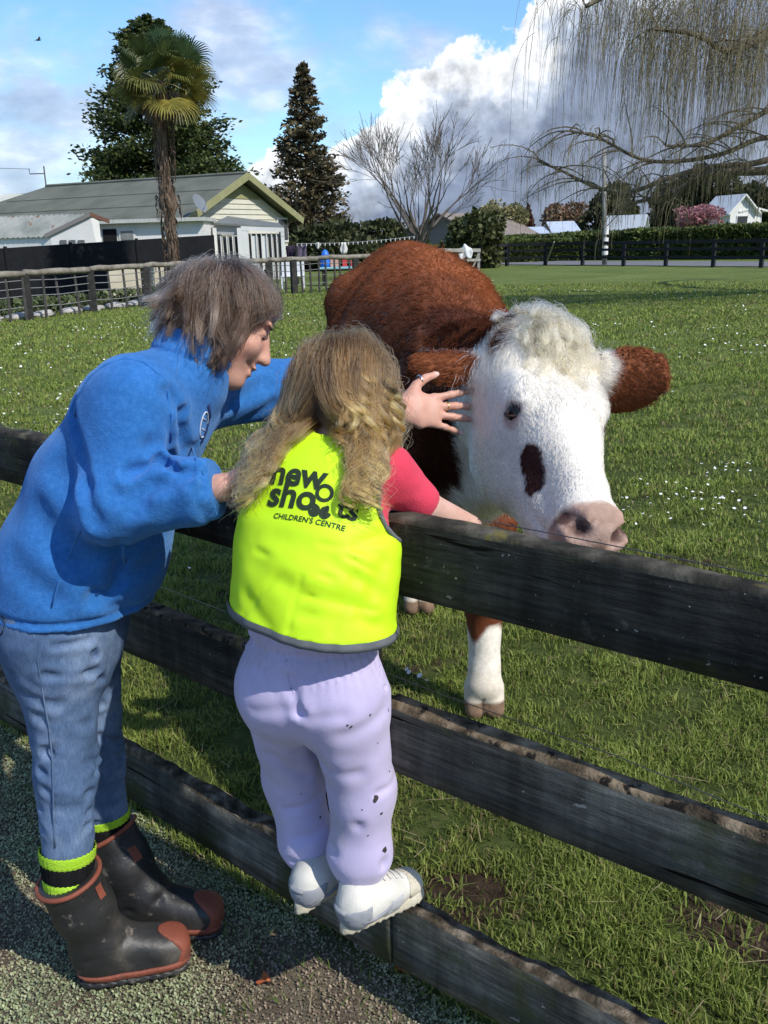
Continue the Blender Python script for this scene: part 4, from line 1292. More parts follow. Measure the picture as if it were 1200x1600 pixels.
# ================================================================== far right: rail fence, road, hedge, houses, trees
def make_far_right():
    gen = np.random.default_rng(33)
    blk = pmat('black_painted_rail', [(.008, .009, .011), (.018, .019, .022)], 3.0, .7, .3)
    px = [(748, 420), (792, 416), (852, 415), (910, 415), (974, 416), (1040, 416), (1114, 417.5), (1189, 418.5), (1275, 421), (1380, 425)]
    P = [atz(x, y) for x, y in px]
    e = empty('rail_fence', (P[4][0], P[4][1], 0), 'black three-rail fence along the far side of the paddock', 'fence')
    for i, p_ in enumerate(P):
        MB().box((p_[0], p_[1], .58), (.17, .15, 1.2), .8).build('post', blk, e, bevel=.01)
        if i:
            a = P[i - 1]
            for z in (.42, .78, 1.1):
                MB().beam((a[0], a[1] - .09, z), (p_[0], p_[1] - .09, z), .04, .15 if z > 1 else .12).build('rail', blk, e)
    # pale yard rail running left from the corner
    grey = pmat('pale_grey_timber', [(.22, .21, .19), (.34, .33, .30)], 4.0, .85)
    q = empty('yard_rail', tuple(aty(700, 405, 47.5) * np.array([1, 1, 0])), 'pale grey yard rail between the bare tree and the black rail fence', 'fence')
    a, b = aty(640, 391, 44), aty(750, 391, 47.5)
    MB().beam(a, b, .08, .16).build('rail', grey, q)
    MB().beam(a - (0, 0, .45), b - (0, 0, .45), .06, .12).build('rail', grey, q)
    for t in (.02, .45, .98):
        c = a * (1 - t) + b * t; MB().box((c[0], c[1] + .1, c[2] / 2), (.12, .12, c[2] + .1)).build('post', grey, q)
    MB().beam(aty(737, 418, 47.3) * np.array([1, 1, 0]) + (0, 0, .05), aty(748, 396, 47.3), .1, .1, (0, 1, 0)).build('brace', grey, q)
    # white cloth bundle over it
    c = aty(727, 390, 46.7); V = []; F = []; nu, nv = 14, 9
    for i in range(nu):
        t = i / (nu - 1) * 2 - 1; sx = .16 * math.tanh(5 * t); z = c[2] + .10 - .55 * max(0, abs(t) - .12) ** .9
        for j in range(nv):
            w = j / (nv - 1) - .5; k = 1 + .25 * math.sin(6 * w + 3 * t)
            V.append((c[0] + w * .52 * k, c[1] + sx + .05 * math.sin(11 * w + 4 * t), z + .05 * math.sin(7 * w + 1) + .16 * math.exp(-((w + .12) / .2) ** 2) * (abs(t) < .5)))
    for i in range(nu - 1):
        for j in range(nv - 1): F.append((i * nv + j, i * nv + j + 1, (i + 1) * nv + j + 1, (i + 1) * nv + j))
    o = link('white_cloth', npmesh('white_cloth', np.array(V), F), pmat('white_cotton', [(.58, .58, .60), (.72, .72, .73)], 4.0, .9), None, True)
    o.modifiers.new('thickness', 'SOLIDIFY').thickness = .03
    put_tags(o, 'white cloth slung over the pale yard rail', 'cloth')
    # road beyond the fence
    road = pmat('asphalt', [(.13, .13, .135), (.19, .19, .195)], .8, .85, .2)
    d = unit((P[8] - P[1])[:2]); n = np.array([-d[1], d[0]]); n = n if n[1] > 0 else -n
    A = P[1][:2] - d * 14; B = P[8][:2] + d * 60
    o = link('road', npmesh('road', np.array([(*(A + n * 1.6), .03), (*(B + n * 1.6), .03), (*(B + n * 7.2), .03), (*(A + n * 7.2), .03)]), [(0, 1, 2, 3)]), road)
    put_tags(o, 'pale grey road running behind the far black rail fence', 'road', kind='structure')
    # clipped hedge beyond the road
    def hedge(label, A, B, h, w, n):
        A, B = np.asarray(A, float), np.asarray(B, float); L = np.linalg.norm(B - A); d_ = (B - A) / L; nn = np.array([d_[1], -d_[0]]); nn = nn if nn[1] < 0 else -nn
        e = empty('clipped_hedge', (*((A + B) / 2), 0), label, 'hedge')
        c = (A + B) / 2
        h0, h1 = h
        MB().prism([(A[0], A[1], 0), (B[0], B[1], 0), (B[0], B[1], h1 - .1), (A[0], A[1], h0 - .1)], (-nn[0] * (w / 2 - .15), -nn[1] * (w / 2 - .15), 0)).prism([(A[0], A[1], .004), (B[0], B[1], .004), (B[0], B[1], h1 - .104), (A[0], A[1], h0 - .104)], (nn[0] * (w / 2 - .15), nn[1] * (w / 2 - .15), 0)).build('core', pmat('hedge_core', [(.012, .018, .006), (.03, .04, .012)], 5.0, .9), e)
        s = gen.random(n) * L; f = gen.random(n); h = h0 + (h1 - h0) * s / L
        side = f < .55; z = np.where(side, h * gen.random(n), h + .06 * gen.normal(0, 1, n)); wv = np.where(side, w / 2 + .06 * gen.normal(0, 1, n), (gen.random(n) - .5) * w)
        lump = .12 * np.sin(s * 1.3) + .07 * np.sin(s * 3.7 + 1)
        X = A[None] + d_ * s[:, None] + nn * (wv + lump * side)[:, None]
        nr = np.where(side[:, None], np.array([nn[0], nn[1], .3]), np.array([0, 0, 1.0]))
        leafobj('foliage', np.c_[X, z + lump * .3], .17, gen, (.035, .058, .014), (.150, .180, .045), M_LEAF, e, nr)
    hedge('long clipped green hedge across the road behind the black rail fence', (8.2, 66), (30, 44.5), (1.38, 1.92), 1.6, 26000)
    hedge('short lower hedge behind the black fence corner, right of the round bush', (6.8, 60.0), (12.0, 60.5), (1.15, 1.2), 1.4, 7000)
    hedge('small bright hedge between the bare tree and the round bush', (2.6, 57.0), (5.6, 56.0), (1.0, 1.0), 1.2, 3000)
    # bushes and trees beyond
    bt = lambda *a, **k: blob_tree(*a, **k)
    x = aty(748, 400, 51); bt('round_bush', 'round olive bush at the corner of the far rail fence', (x[0], 51, 0), 1.75, 1.65, 1.35, gen, (.035, .045, .016), (.15, .16, .06), n=5200, size=.17, cat='bush')
    x = aty(780, 380, 72); bt('pale_tree', 'pale yellow-green leafing tree behind the round bush', (x[0], 72, 0), 2.1, 1.8, 2.5, gen, (.16, .15, .06), (.38, .34, .16), n=4200, size=.18)
    x = aty(824, 380, 85); bt('copper_tree', 'small dark red-brown conical tree beyond the pale metal roof', (x[0], 85, 0), 1.25, 1.75, 1.9, gen, (.045, .018, .013), (.14, .055, .035), n=1800, size=.22, pointy=.8)
    x = aty(950, 380, 76); bt('round_evergreen', 'rounded brownish evergreen behind the hedge at the utility pole', (x[0], 76, 0), 2.2, 1.9, 3.0, gen, (.020, .028, .012), (.105, .100, .038), n=6500, size=.22)
    x = aty(1082, 370, 80); bt('broad_evergreen', 'broad dark evergreen standing behind the pink blossom tree', (x[0], 80, 0), 3.5, 2.6, 3.4, gen, (.014, .022, .010), (.075, .078, .030), n=11000, size=.27)
    x = aty(1150, 370, 90); bt('broad_evergreen', 'smaller dark evergreen beside the white house in the distance', (x[0] + 1.5, 92, 0), 3.2, 2.6, 3.2, gen, (.018, .026, .012), (.09, .09, .04), n=5000, size=.3)
    x = aty(1088, 370, 62); bt('blossom_tree', 'pink blossom tree showing over the clipped hedge', (x[0], 62, 0), 1.75, .70, 2.35, gen, (.32, .13, .15), (.52, .27, .28), n=3600, size=.10)
    x = aty(880, 370, 100); bt('bronze_tree', 'faint bronze tree beyond the pale metal roof', (x[0], 100, 0), 2.4, 1.9, 3.1, gen, (.14, .075, .05), (.28, .18, .11), n=2600, size=.22)
    # far houses
    def gable(name, label, px, py, D, w, dpt, h, zr, ang, wall, roof, win=0):
        c = aty(px, py, D); e = empty(name, (c[0], D, 0), label, 'house')
        ca, sa = math.cos(ang), math.sin(ang)
        T = lambda x, y, z: (c[0] + x * ca - y * sa, D + x * sa + y * ca, z)
        MB().prism([T(-w / 2, 0, 0), T(w / 2, 0, 0), T(w / 2, 0, h), T(0, 0, zr), T(-w / 2, 0, h)], Vector(T(0, dpt, 0)) - Vector(T(0, 0, 0))).build('wall', wall, e)
        for s in (-1, 1):
            o = .35; sl = (zr - h) / (w / 2)
            MB().prism([T(0, -o, zr + .05), T(0, dpt + o, zr + .05), T(s * (w / 2 + o), dpt + o, h - o * sl + .05), T(s * (w / 2 + o), -o, h - o * sl + .05)], (0, 0, .12)).build('roof', roof, e)
        for k in range(win):
            x = -w / 2 + w * (k + .5) / win
            wi = MB().prism([T(x - .45, -.05, h - 1.5), T(x + .45, -.05, h - 1.5), T(x + .45, -.05, h - .3), T(x - .45, -.05, h - .3)], Vector(T(0, .06, 0)) - Vector(T(0, 0, 0))).build('window', M_WHITE, e)
            MB().prism([T(x - .38, -.09, h - 1.43), T(x + .38, -.09, h - 1.43), T(x + .38, -.09, h - .37), T(x - .38, -.09, h - .37)], Vector(T(0, .03, 0)) - Vector(T(0, 0, 0))).build('pane', M_GLASS, wi)
        return e
    brown = pmat('brown_tile_roof', [(.17, .14, .12), (.25, .21, .18)], 2.0, .85); taup = pmat('taupe_wall', [(.22, .20, .17)], rough=.9)
    gable('brown_house', 'low house with brown tiled roof behind the bare tree', 690, 370, 66, 6.0, 7, 1.5, 2.95, -.7, taup, brown, 2)
    gable('pale_roof_house', 'white house with steep pale roof left of the dark evergreen', 1003, 370, 72, 1.8, 2.4, 1.3, 2.6, 1.0, M_WHITE, pmat('silver_roof', [(.52, .55, .57)], rough=.5), 1)
    gable('white_house', 'small white gabled house showing above the hedge at the right', 1158, 360, 70, 1.9, 3, 2.8, 3.75, .25, M_WHITE, M_WHITE, 1)
    gable('white_house', 'white low wing joined beside the small white gabled house', 1172, 360, 70.5, 1.7, 2.5, 2.7, 2.9, .25, M_WHITE, M_WHITE, 0)
    lm = pmat('pale_metal_roof', [(.42, .48, .56), (.52, .57, .63)], 1.5, .45, .4)
    lb = empty('long_shed', tuple(aty(855, 370, 74) * np.array([1, 1, 0])), 'long shed with pale blue-grey metal roof above the hedge', 'shed')
    a, b = aty(811, 366, 73), aty(903, 358, 73)
    MB().prism([(a[0], 73, 0), (b[0], 73, 0), (b[0], 73, 1.6), (a[0], 73, 1.6)], (0, 5, 0)).build('wall', taup, lb)
    MB().prism([(a[0] - .3, 72.7, 1.55), (a[0] + 2.3, 72.7, 1.55), (a[0] + 2.3, 75.5, 2.05), (a[0] - .1, 75.5, 2.05)], (0, 0, .1)).build('roof', lm, lb)
    MB().prism([(a[0] + 2.32, 72.7, 1.65), (b[0] + .2, 72.7, 1.65), (b[0] + .2, 75.5, 2.4), (a[0] + 2.4, 75.5, 2.4)], (0, 0, .1)).build('roof', lm, lb)
    # utility pole with white painted bands
    b = aty(945, 402, 50); pe = empty('utility_pole', (b[0], 50, 0), 'grey utility pole with white painted bands at its foot', 'pole')
    t = aty(944, 232, 50)
    MB().tube([(b[0], 50, 0), (t[0], 50, t[2])], [.13, .09], 10).build('shaft', pmat('concrete_pole', [(.20, .19, .17), (.28, .27, .25)], 3.0, .9), pe, True)
    for z0, z1 in ((.52, .95), (1.12, 1.35), (1.5, 1.9)):
        MB().tube([(b[0], 50, z0), (b[0], 50, z1)], .155, 12).build('painted_band', M_WHITE, pe)
    ln = MB().tube([atz(851, 414) + (0, -.3, 0), aty(866, 378, 48.0)], [.05, .035], 6).build('leaning_stake', grey)
    put_tags(ln, 'pale stake leaning against the far black rail fence', 'stake')
    bd = MB().beam(aty(790, 404, 52), aty(818, 402, 52), .05, .10)
    bd.beam(aty(817, 399, 52), aty(817, 405, 52), .10, .05, (0, 1, 0))
    # bird and far moon-like speck are left to the sky; the bare deciduous tree
    base = aty(655, 385, 40); base[2] = 0
    e = empty('bare_tree', tuple(base), 'leafless pale-barked tree with upswept branches behind the cow', 'tree')
    gb = np.random.default_rng(12); mb = MB()
    mb.tube([base, base + (.02, 0, .8), base + (0, 0, 1.55)], [.24, .19, .16], 8); mb.build('trunk', M_BARK, e, True)
    mb = MB(); top = base + np.array([0, 0, 1.45])
    for k in range(9):
        a = k * .698 + .2; tilt = .12 if k == 0 else gb.uniform(.35, .80)
        dd = np.array([math.cos(a) * math.sin(tilt), math.sin(a) * math.sin(tilt) * .8, math.cos(tilt)])
        branch_tree(mb, top - (0, 0, .2 * (k % 3)), dd, 1.8 * gb.uniform(.85, 1.1), .085, 0, gb, 4, .45, .14, (2, 4), .009)
    mb.build('branches', pmat('pale_bark', [(.075, .064, .053), (.15, .13, .11)], 6.0, .9), e)


make_far_right()


def make_willow():
    """trunk stands beyond the right edge; limbs reach into the frame and trail thin withies"""
    gen = np.random.default_rng(64)
    D = 22.5; base = np.array([13.2, 23.0, 0.0])
    e = empty('weeping_willow', tuple(base), 'leafless weeping willow reaching in from the right with trailing yellow-brown withies', 'tree')
    bark = pmat('willow_bark', [(.06, .052, .038), (.13, .11, .08), (.20, .17, .12)], 5.0, .9, .1, .7, 25.0)
    MB().tube([base + (0, 0, -.2), base + (-.1, 0, 1.4), base + (-.3, 0, 3.0)], [.62, .50, .46], 12).build('trunk', bark, e, True)
    fork = base + np.array([-.3, 0, 2.9])
    limbs = []
    def limb(pxs, r0, Ds=None):
        pts = [fork] + [aty(x, y, d) for x, y, d in pxs]
        # smooth by subdividing
        out = []
        for i in range(len(pts) - 1):
            p0 = pts[max(i - 1, 0)]; p1 = pts[i]; p2 = pts[i + 1]; p3 = pts[min(i + 2, len(pts) - 1)]
            for t in np.linspace(0, 1, 5, endpoint=False):
                out.append(.5 * ((2 * p1) + (-p0 + p2) * t + (2 * p0 - 5 * p1 + 4 * p2 - p3) * t * t + (-p0 + 3 * p1 - 3 * p2 + p3) * t ** 3))
        out.append(pts[-1]); n = len(out)
        limbs.append((out, r0)); return out
    limb([(1290, 262, 22.6), (1180, 268, 22.3), (1110, 272, 22.2), (1055, 298, 22.0), (1010, 312, 21.8), (985, 318, 21.6)], .12)
    limb([(1290, 230, 22.8), (1180, 255, 22.6), (1105, 262, 22.8), (1040, 280, 23.0), (985, 300, 23.2), (930, 292, 23.4), (880, 268, 23.4), (840, 252, 23.2)], .075)
    limb([(1290, 235, 22), (1200, 215, 21.6), (1130, 240, 21.4), (1060, 252, 21.2), (1000, 248, 21), (935, 215, 21), (890, 205, 21.2)], .06)
    limb([(1330, 200, 22), (1230, 165, 21.5), (1160, 195, 21), (1100, 225, 20.7), (1040, 228, 20.5)], .08)
    limb([(1380, 100, 22), (1290, 20, 21.5), (1200, 55, 21), (1140, 80, 20.6), (1090, 55, 20.3), (1020, 45, 20)], .13)
    limb([(1400, 40, 22), (1300, -90, 21), (1180, -60, 20.5), (1080, -40, 20), (980, -20, 19.6), (915, 10, 19.3)], .16)
    limb([(1400, 60, 23), (1280, -50, 23.5), (1150, -110, 23.5), (1040, -90, 23.2), (960, -60, 23)], .16)
    limb([(1420, 60, 22), (1350, -180, 21), (1220, -200, 20), (1100, -190, 19.5), (1000, -160, 19)], .16)
    limb([(1500, 60, 24), (1560, -80, 25), (1650, -160, 26), (1750, -150, 27)], .2)
    mb = MB()
    for pts, r0 in limbs:
        n = len(pts); mb.tube(pts, [r0 * (1 - .85 * i / (n - 1)) + .012 for i in range(n)], 7)
    mb.build('limbs', bark, e, True)
    # side shoots off the limbs
    sh = MB(); tips = []
    for li, (pts, r0) in enumerate(limbs):
        n = len(pts)
        for k in range(30 if li in (1, 2, 0, 3) else 20):
            i = gen.integers(n // 4, n); p = np.array(pts[i])
            d = unit(np.array([gen.normal(-.35, .7), gen.normal(0, .6), gen.uniform(.0, .9)])); q = [p]
            L = gen.uniform(.5, 1.5)
            for s in range(5):
                d = unit(d + np.array([gen.normal(-.05, .15), gen.normal(0, .15), -.22])); q.append(q[-1] + d * L / 5)
            sh.tube(q, [.022 - .0032 * s for s in range(6)], 3, cap=False); tips += [q[3], q[5], q[4]]
    put_tags(sh.build('shoots', bark, e), kind='stuff')
    # hanging withies: bunches of thin curtains
    cols = []; Pts = []
    def withy(p, L, drift):
        k = 10; q = np.zeros((k, 3)); q[0] = p; d = unit(np.array([gen.normal(drift, .35), gen.normal(0, .35), gen.uniform(-.1, .5)]))
        for i in range(1, k):
            d = unit(d * .62 + np.array([gen.normal(-.02, .06), gen.normal(0, .06), -.55])); q[i] = q[i - 1] + d * L / (k - 1)
        Pts.append(q); t = gen.random(); cols.append(np.array([.13, .105, .055]) * (1 - t) + np.array([.30, .26, .155]) * t)
    for p in tips:                                   # low fringe
        for _ in range(3):
            withy(p + gen.normal(0, .08, 3), gen.uniform(.25, .95), -.1)
    for (x0, y0, sp, n, L0, L1) in ((905, 5, 30, 130, 1.2, 2.6), (960, -10, 30, 100, .9, 2.2), (1030, 20, 26, 260, 1.6, 2.9), (1085, 35, 30, 300, 1.5, 2.8), (1120, -20, 40, 200, 1.5, 3.0), (1150, 70, 30, 260, 1.0, 2.2), (1195, 50, 30, 240, 1.2, 2.4), (1060, -60, 70, 260, 1.4, 2.6), (1180, -60, 60, 260, 1.5, 2.8), (990, 30, 40, 90, .8, 1.6), (1260, 0, 60, 200, 1.5, 3.0), (1340, -20, 70, 700, 1.5, 3.6), (1480, -40, 90, 700, 1.5, 3.8), (1600, -20, 90, 500, 1.5, 3.8)):  # dense unseen bunches past the right edge added to broaden the willow's shadow
        for _ in range(int(n * .5)):
            withy(aty(x0 + gen.normal(0, sp), y0 + gen.normal(0, 28), gen.uniform(19.3, 22.5)), gen.uniform(L0, L1), -.1)
    m = hairmat('withy_bark', .7, .2, .1)
    hairs('withies', np.array(Pts), np.linspace(.0046, .0022, 10)[None], m, e, np.array(cols))


make_willow()


def make_bird():
    c = aty(60, 63, 110); e = empty('bird', tuple(c), 'tiny dark bird gliding in the sky at the upper left', 'bird')
    m = pmat('dark_feathers', [(.02, .02, .022), (.05, .05, .05)], 9.0, .8)
    MB().tube([c + (-.30, 0, -.02), c + (-.12, 0, .0), c + (.08, 0, .02), c + (.24, 0, .03), c + (.32, 0, .03)], [.01, .06, .075, .05, .012], 8).build('body', m, e, True)
    for s in (-1, 1):
        mb = MB(); P = [c + (-.08, 0, .02), c + (.12, 0, .03), c + (.16, s * .3, .16 + .12 * s), c + (-.06, s * .62, .26 + .26 * s), c + (-.14, s * .3, .14 + .12 * s)]
        mb.prism(P, (0, .0, -.015)); mb.build('wing', m, e)
    MB().prism([c + (-.26, .0, -.01), c + (-.46, .08, -.03), c + (-.46, -.08, -.03)], (0, 0, -.012)).build('tail', m, e)


make_bird()
# ================================================================== the cow
def make_cow():
    gen = np.random.default_rng(404)
    base = (0.12, 3.7, 0.0)
    e = empty('cow', base, 'large red-brown cow with curly white face leaning its muzzle over the top rail', 'cow')
    # ---- head frame
    Pp = atd(851, 522, 2.15); Mz = atd(953, 808, 1.77)
    A = unit(Mz - Pp); HL = np.linalg.norm(Mz - Pp)
    Lr = atd(800, 662, 1.86) - atd(945, 648, 1.99); Lr = Lr - A * (Lr @ A); B = unit(Lr)     # towards the cow's right, image left
    Cd = np.cross(A, B); Cd = Cd if Cd @ FWD < 0 else -Cd                                       # out of the forehead
    def H(a, b, c): return Pp + A * a * HL / .56 + B * b + Cd * c
    MH = np.array([A, B, Cd])
    head_pts = [H(a, 0, c) for a, c in ((.01, -.085), (.09, -.10), (.20, -.115), (.29, -.112), (.37, -.100), (.45, -.085), (.515, -.078))]
    hw = [.088, .104, .104, .084, .062, .053, .053]; hd = [.085, .105, .122, .120, .100, .078, .062]
    eR = H(.232, .091, -.058); eL = H(.232, -.091, -.058)

    EYN = {s: unit(B * .80 * s + Cd * .60 - A * .05) for s in (1, -1)}
    EYL = {s: unit(Cd * .85 + A * .45 - EYN[s] * ((Cd * .85 + A * .45) @ EYN[s])) for s in (1, -1)}

    def f_head(P):
        d = loft(P, head_pts, hw, hd, B, .03, 2.4)
        d = smin(d, ell(P, H(.015, 0, -.052), (.075, .080, .062), MH), .05)             # poll
        for s in (1, -1):
            d = smin(d, ell(P, H(.20, s * .055, -.205), (.125, .048, .085), MH), .06)     # jowl
            d = smin(d, ell(P, H(.190, s * .084, -.038), (.060, .028, .034), MH), .03)    # brow
            d = smin(d, ell(P, H(.40, s * .042, -.145), (.11, .030, .045), MH), .04)      # lower jaw
        d = smin(d, cap(P, H(.16, 0, -.235), H(.47, 0, -.150), .055, .040), .06)
        d = smin(d, ell(P, H(.526, 0, -.072), (.052, .072, .068), MH), .03)            # muzzle pad
        d = smin(d, ell(P, H(.505, 0, -.132), (.046, .046, .032), MH), .025)           # chin
        for s in (1, -1):
            d = smin(d, ell(P, H(.545, s * .046, -.050), (.030, .028, .036), MH), .02)
            ns = smin(cap(P, H(.570, s * .040, -.044), H(.545, s * .060, -.032), .016, .013), cap(P, H(.545, s * .060, -.032), H(.522, s * .068, -.052), .013, .008), .012)
            d = smax(d, -ns, .012)
            d = smax(d, -ell(P, (eR if s > 0 else eL) + EYN[s] * .016, (.026, .017, .018), np.array([EYL[s], np.cross(EYN[s], EYL[s]), EYN[s]])), .012)   # eye socket
        mouth = segdist(P, H(.57, 0, -.112), H(.50, .062, -.118)); mouth = np.minimum(mouth, segdist(P, H(.57, 0, -.112), H(.50, -.062, -.118)))
        mouth = np.minimum(mouth, segdist(P, H(.50, .062, -.118), H(.41, .068, -.135)))
        d = d + .008 * np.exp(-(mouth / .009) ** 2)
        d = d + .006 * np.exp(-(segdist(P, H(.585, 0, -.03), H(.575, 0, -.11)) / .008) ** 2)
        return d

    # ---- ears: cupped leaves
    def ear_frame(root, tip, n):
        ax = unit(tip - root); n = np.asarray(n, float); n = unit(n - ax * (n @ ax)); return ax, n, np.cross(ax, n), np.linalg.norm(tip - root)
    earR_root, earR_tip = H(.045, .090, -.085), atd(648, 572, 2.20)
    earL_root, earL_tip = H(.060, -.090, -.085), atd(1042, 580, 2.08)

    def f_ear(P, root, tip, nrm, w):
        ax, n, s, L = ear_frame(root, tip, nrm)
        q = P - root.astype(np.float32); u = (q @ ax) / L; v = q @ s; t = q @ n
        ww = w * np.sqrt(np.clip(1.02 - ((u - .52) / .54) ** 2, .0025, 1)) * (1 - .12 * np.clip(u, 0, 1)) 
        ww = np.maximum(ww, .022 * (u < .3))
        tt = t + 1.1 * v * v / w * .55 - .012                       # cupped open towards n
        th = .0092 + .012 * np.clip(.35 - u, 0, 1)
        d = np.sqrt(np.clip(np.abs(v) - ww + th, 0, None) ** 2 + np.clip(np.abs(tt), 0, None) ** 2) - th
        return np.maximum(d, np.abs(u - .48) * L - .55 * L) * .8

    earsR = lambda P: f_ear(P, earR_root, earR_tip, -FWD * .8 + UPV * .45 + RGT * .2, .058)
    earsL = lambda P: f_ear(P, earL_root, earL_tip, -FWD * .95 - UPV * .12 - RGT * .15, .078)

    # ---- neck and trunk
    X = np.array([1.0, 0, 0])
    trunk = [(.15, 3.02, 1.03), (.15, 3.25, 1.05), (.15, 3.6, 1.05), (.15, 4.0, 1.04), (.14, 4.35, 1.07), (.13, 4.62, 1.13), (.13, 4.72, 1.17)]
    tx = [.25, .33, .36, .37, .34, .28, .22]; tz = [.33, .43, .46, .47, .45, .38, .30]
    nb_ = H(.06, 0, -.13)
    neck = [np.array([.15, 3.18, 1.16]), np.array([.17, 2.86, 1.13]), np.array([.215, 2.56, 1.135]), nb_]
    nxr = [.25, .205, .165, .125]; nzr = [.40, .33, .255, .155]

    def leg(P, pts, rr, k=.02):
        d = None
        for i in range(len(pts) - 1):
            c = cap(P, pts[i], pts[i + 1], rr[i], rr[i + 1]); d = c if d is None else smin(d, c, k)
        return d
    hf = atz(757, 1129); hx, hy = hf[0], hf[1] + .02          # near fore hoof
    hb = atz(656, 966); bx, by = hb[0], hb[1] + .03           # hind hoof under the top rail
    legs = [
        ([(.30, 3.20, .92), (.325, 3.04, .70), (.330, hy + .03, .46), (.330, hy + .05, .40), (hx + .004, hy + .03, .20), (hx, hy + .01, .13)], [.15, .110, .074, .064, .050, .060]),
        ([(-.04, 3.22, .92), (-.07, 3.18, .70), (-.08, 3.16, .46), (-.08, 3.17, .40), (-.08, 3.18, .20), (-.085, 3.14, .13)], [.15, .105, .068, .060, .045, .052]),
        ([(.30, 4.35, .98), (.33, 4.22, .72), (.31, 4.36, .50), (.29, 4.32, .44), (bx + .06, by + .16, .20), (bx, by + .02, .12)], [.22, .13, .068, .060, .046, .052]),
        ([(-.13, 4.40, .98), (-.15, 4.34, .72), (-.13, 4.52, .50), (-.13, 4.50, .44), (-.13, 4.44, .20), (-.13, 4.38, .12)], [.22, .13, .068, .060, .046, .052]),
    ]
    hooves = [(hx, hy), (-.085, 3.12), (bx, by), (-.13, 4.36)]

    def f_body(P):
        d = loft(P, trunk, tx, tz, X, .10)
        d = smin(d, loft(P, neck, nxr, nzr, X, .06), .10)
        d = smin(d, ell(P, (.14, 3.00, .86), (.17, .17, .24)), .10)                     # brisket
        d = smin(d, ell(P, (.33, 3.20, 1.02), (.12, .20, .28)), .09); d = smin(d, ell(P, (-.07, 3.20, 1.02), (.12, .20, .28)), .09)   # shoulders
        d = smin(d, ell(P, (.13, 3.30, 1.38), (.12, .26, .13)), .10)                    # withers
        for sx in (-.13, .45):
            d = smin(d, ell(P, (sx * .9 + .0, 4.30, 1.34), (.10, .15, .10)), .12)       # hooks
        d = smin(d, ell(P, (.13, 4.56, 1.40), (.20, .22, .12)), .14)                   # rump crown
        d = smin(d, cap(P, (.14, 3.5, 1.37), (.13, 4.5, 1.43), .10, .10), .12)         # back line
        for pts, rr in legs:
            d = smin(d, leg(P, pts, rr), .06)
        # dewlap
        d = smin(d, cap(P, H(.22, .0, -.27), (.16, 2.88, .80), .035, .05), .09)
        d = smin(d, f_head(P), .045)
        d = smin(d, cap(P, H(.05, .075, -.09), earR_root + .25 * (earR_tip - earR_root), .034, .024), .03)
        d = smin(d, cap(P, H(.06, -.075, -.09), earL_root + .22 * (earL_tip - earL_root), .036, .026), .03)
        d = smin(d, np.minimum(earsR(P), earsL(P)), .012)
        for i, (pts, rr) in enumerate(legs):
            x, y = hooves[i]
            for s in (-1, 1):
                d = smin(d, cap(P, (x + s * .030, y + .02, .110), (x + s * .034, y - .014, .042), .036, .034), .018)
        # loose folds of the neck
        d = d + .010 * np.exp(-((P[:, 1] - 2.62 - .15 * np.sin(P[:, 2] * 6)) / .035) ** 2) * (P[:, 2] < 1.3)
        d = d + .010 * np.exp(-((P[:, 1] - 2.80 - .10 * np.sin(P[:, 2] * 5 + 1)) / .035) ** 2) * (P[:, 2] < 1.3)
        return d + .010 * vnoise(P, 7.0, 4)

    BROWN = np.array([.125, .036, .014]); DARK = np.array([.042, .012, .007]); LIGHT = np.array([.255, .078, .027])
    WHITE = np.array([.78, .72, .62]); CREAM = np.array([.68, .57, .40]); PINK = np.array([.60, .41, .335]); HOOF = np.array([.20, .13, .085])
    pc = [hit(f_head, 831, 713), hit(f_head, 836, 750)]      # the brown cheek patch

    def colour(V):
        q = V - Pp; a = (q @ A) * .56 / HL; b = q @ B; c = q @ Cd
        n1 = vnoise(V, 16.0, 8); n2 = vnoise(V, 45.0, 9); n3 = vnoise(V, 5.0, 2)
        col = BROWN[None] * (1 + .7 * n3[:, None]) + (LIGHT - BROWN) * np.clip((V[:, 2:3] - 1.15) / .35 + 1.2 * n1[:, None], 0, 1)  # paler brown higher up: the sunlit top is put into the coat colour
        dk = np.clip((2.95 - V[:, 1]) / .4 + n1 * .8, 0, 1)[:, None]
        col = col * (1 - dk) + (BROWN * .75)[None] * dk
        wf = np.clip(((a + .055) + .05 * n1 + .03 * n2 - .35 * np.clip(-c - .15, 0, 1)) / .02, 0, 1) * (V[:, 1] < 2.62)      # white of the face
        # white runs back under the throat and along the brisket
        th = np.clip((.60 * (3.2 - V[:, 1]) - (V[:, 2] - .62) + .10 * n1 - .12) / .03, 0, 1) * (V[:, 1] < 3.15) * (V[:, 2] > .5)
        w = np.maximum(wf, th * .95)
        earm = np.clip((np.abs(b) - .138 - .03 * n1) / .012, 0, 1) * (a < .40) * (c > -.30) * (V[:, 1] < 2.7)
        w = w * (1 - earm)
        patch = np.clip(1 - np.minimum(segdist(V, pc[0], pc[1]) + .010 * n1 + .010 * n2, 9) / .031, 0, 1); patch = np.clip(patch * 5, 0, 1)
        # dark tuft at the root of the right ear
        tuft = np.clip(1.6 - np.linalg.norm(V - H(.00, .100, -.03), axis=1) / .026, 0, 1) 
        w = w * (1 - patch) * (1 - tuft)
        low = np.clip((.33 + .08 * n1 - V[:, 2]) / .02, 0, 1) * (V[:, 2] < .5)
        w = np.maximum(w, low)
        wc = WHITE[None] * (1 + .22 * n1[:, None]); cr = np.clip(.22 - a * 1.6 + n1 * .6, 0, .75)[:, None] * (V[:, 2:3] > .9)
        wc = wc * (1 - cr) + CREAM * cr
        ml = np.clip((.20 + n1 * .1 - V[:, 2]) / .06, 0, .5)[:, None]; wc = wc * (1 - ml * .5) + np.array([.40, .29, .17]) * ml * .5
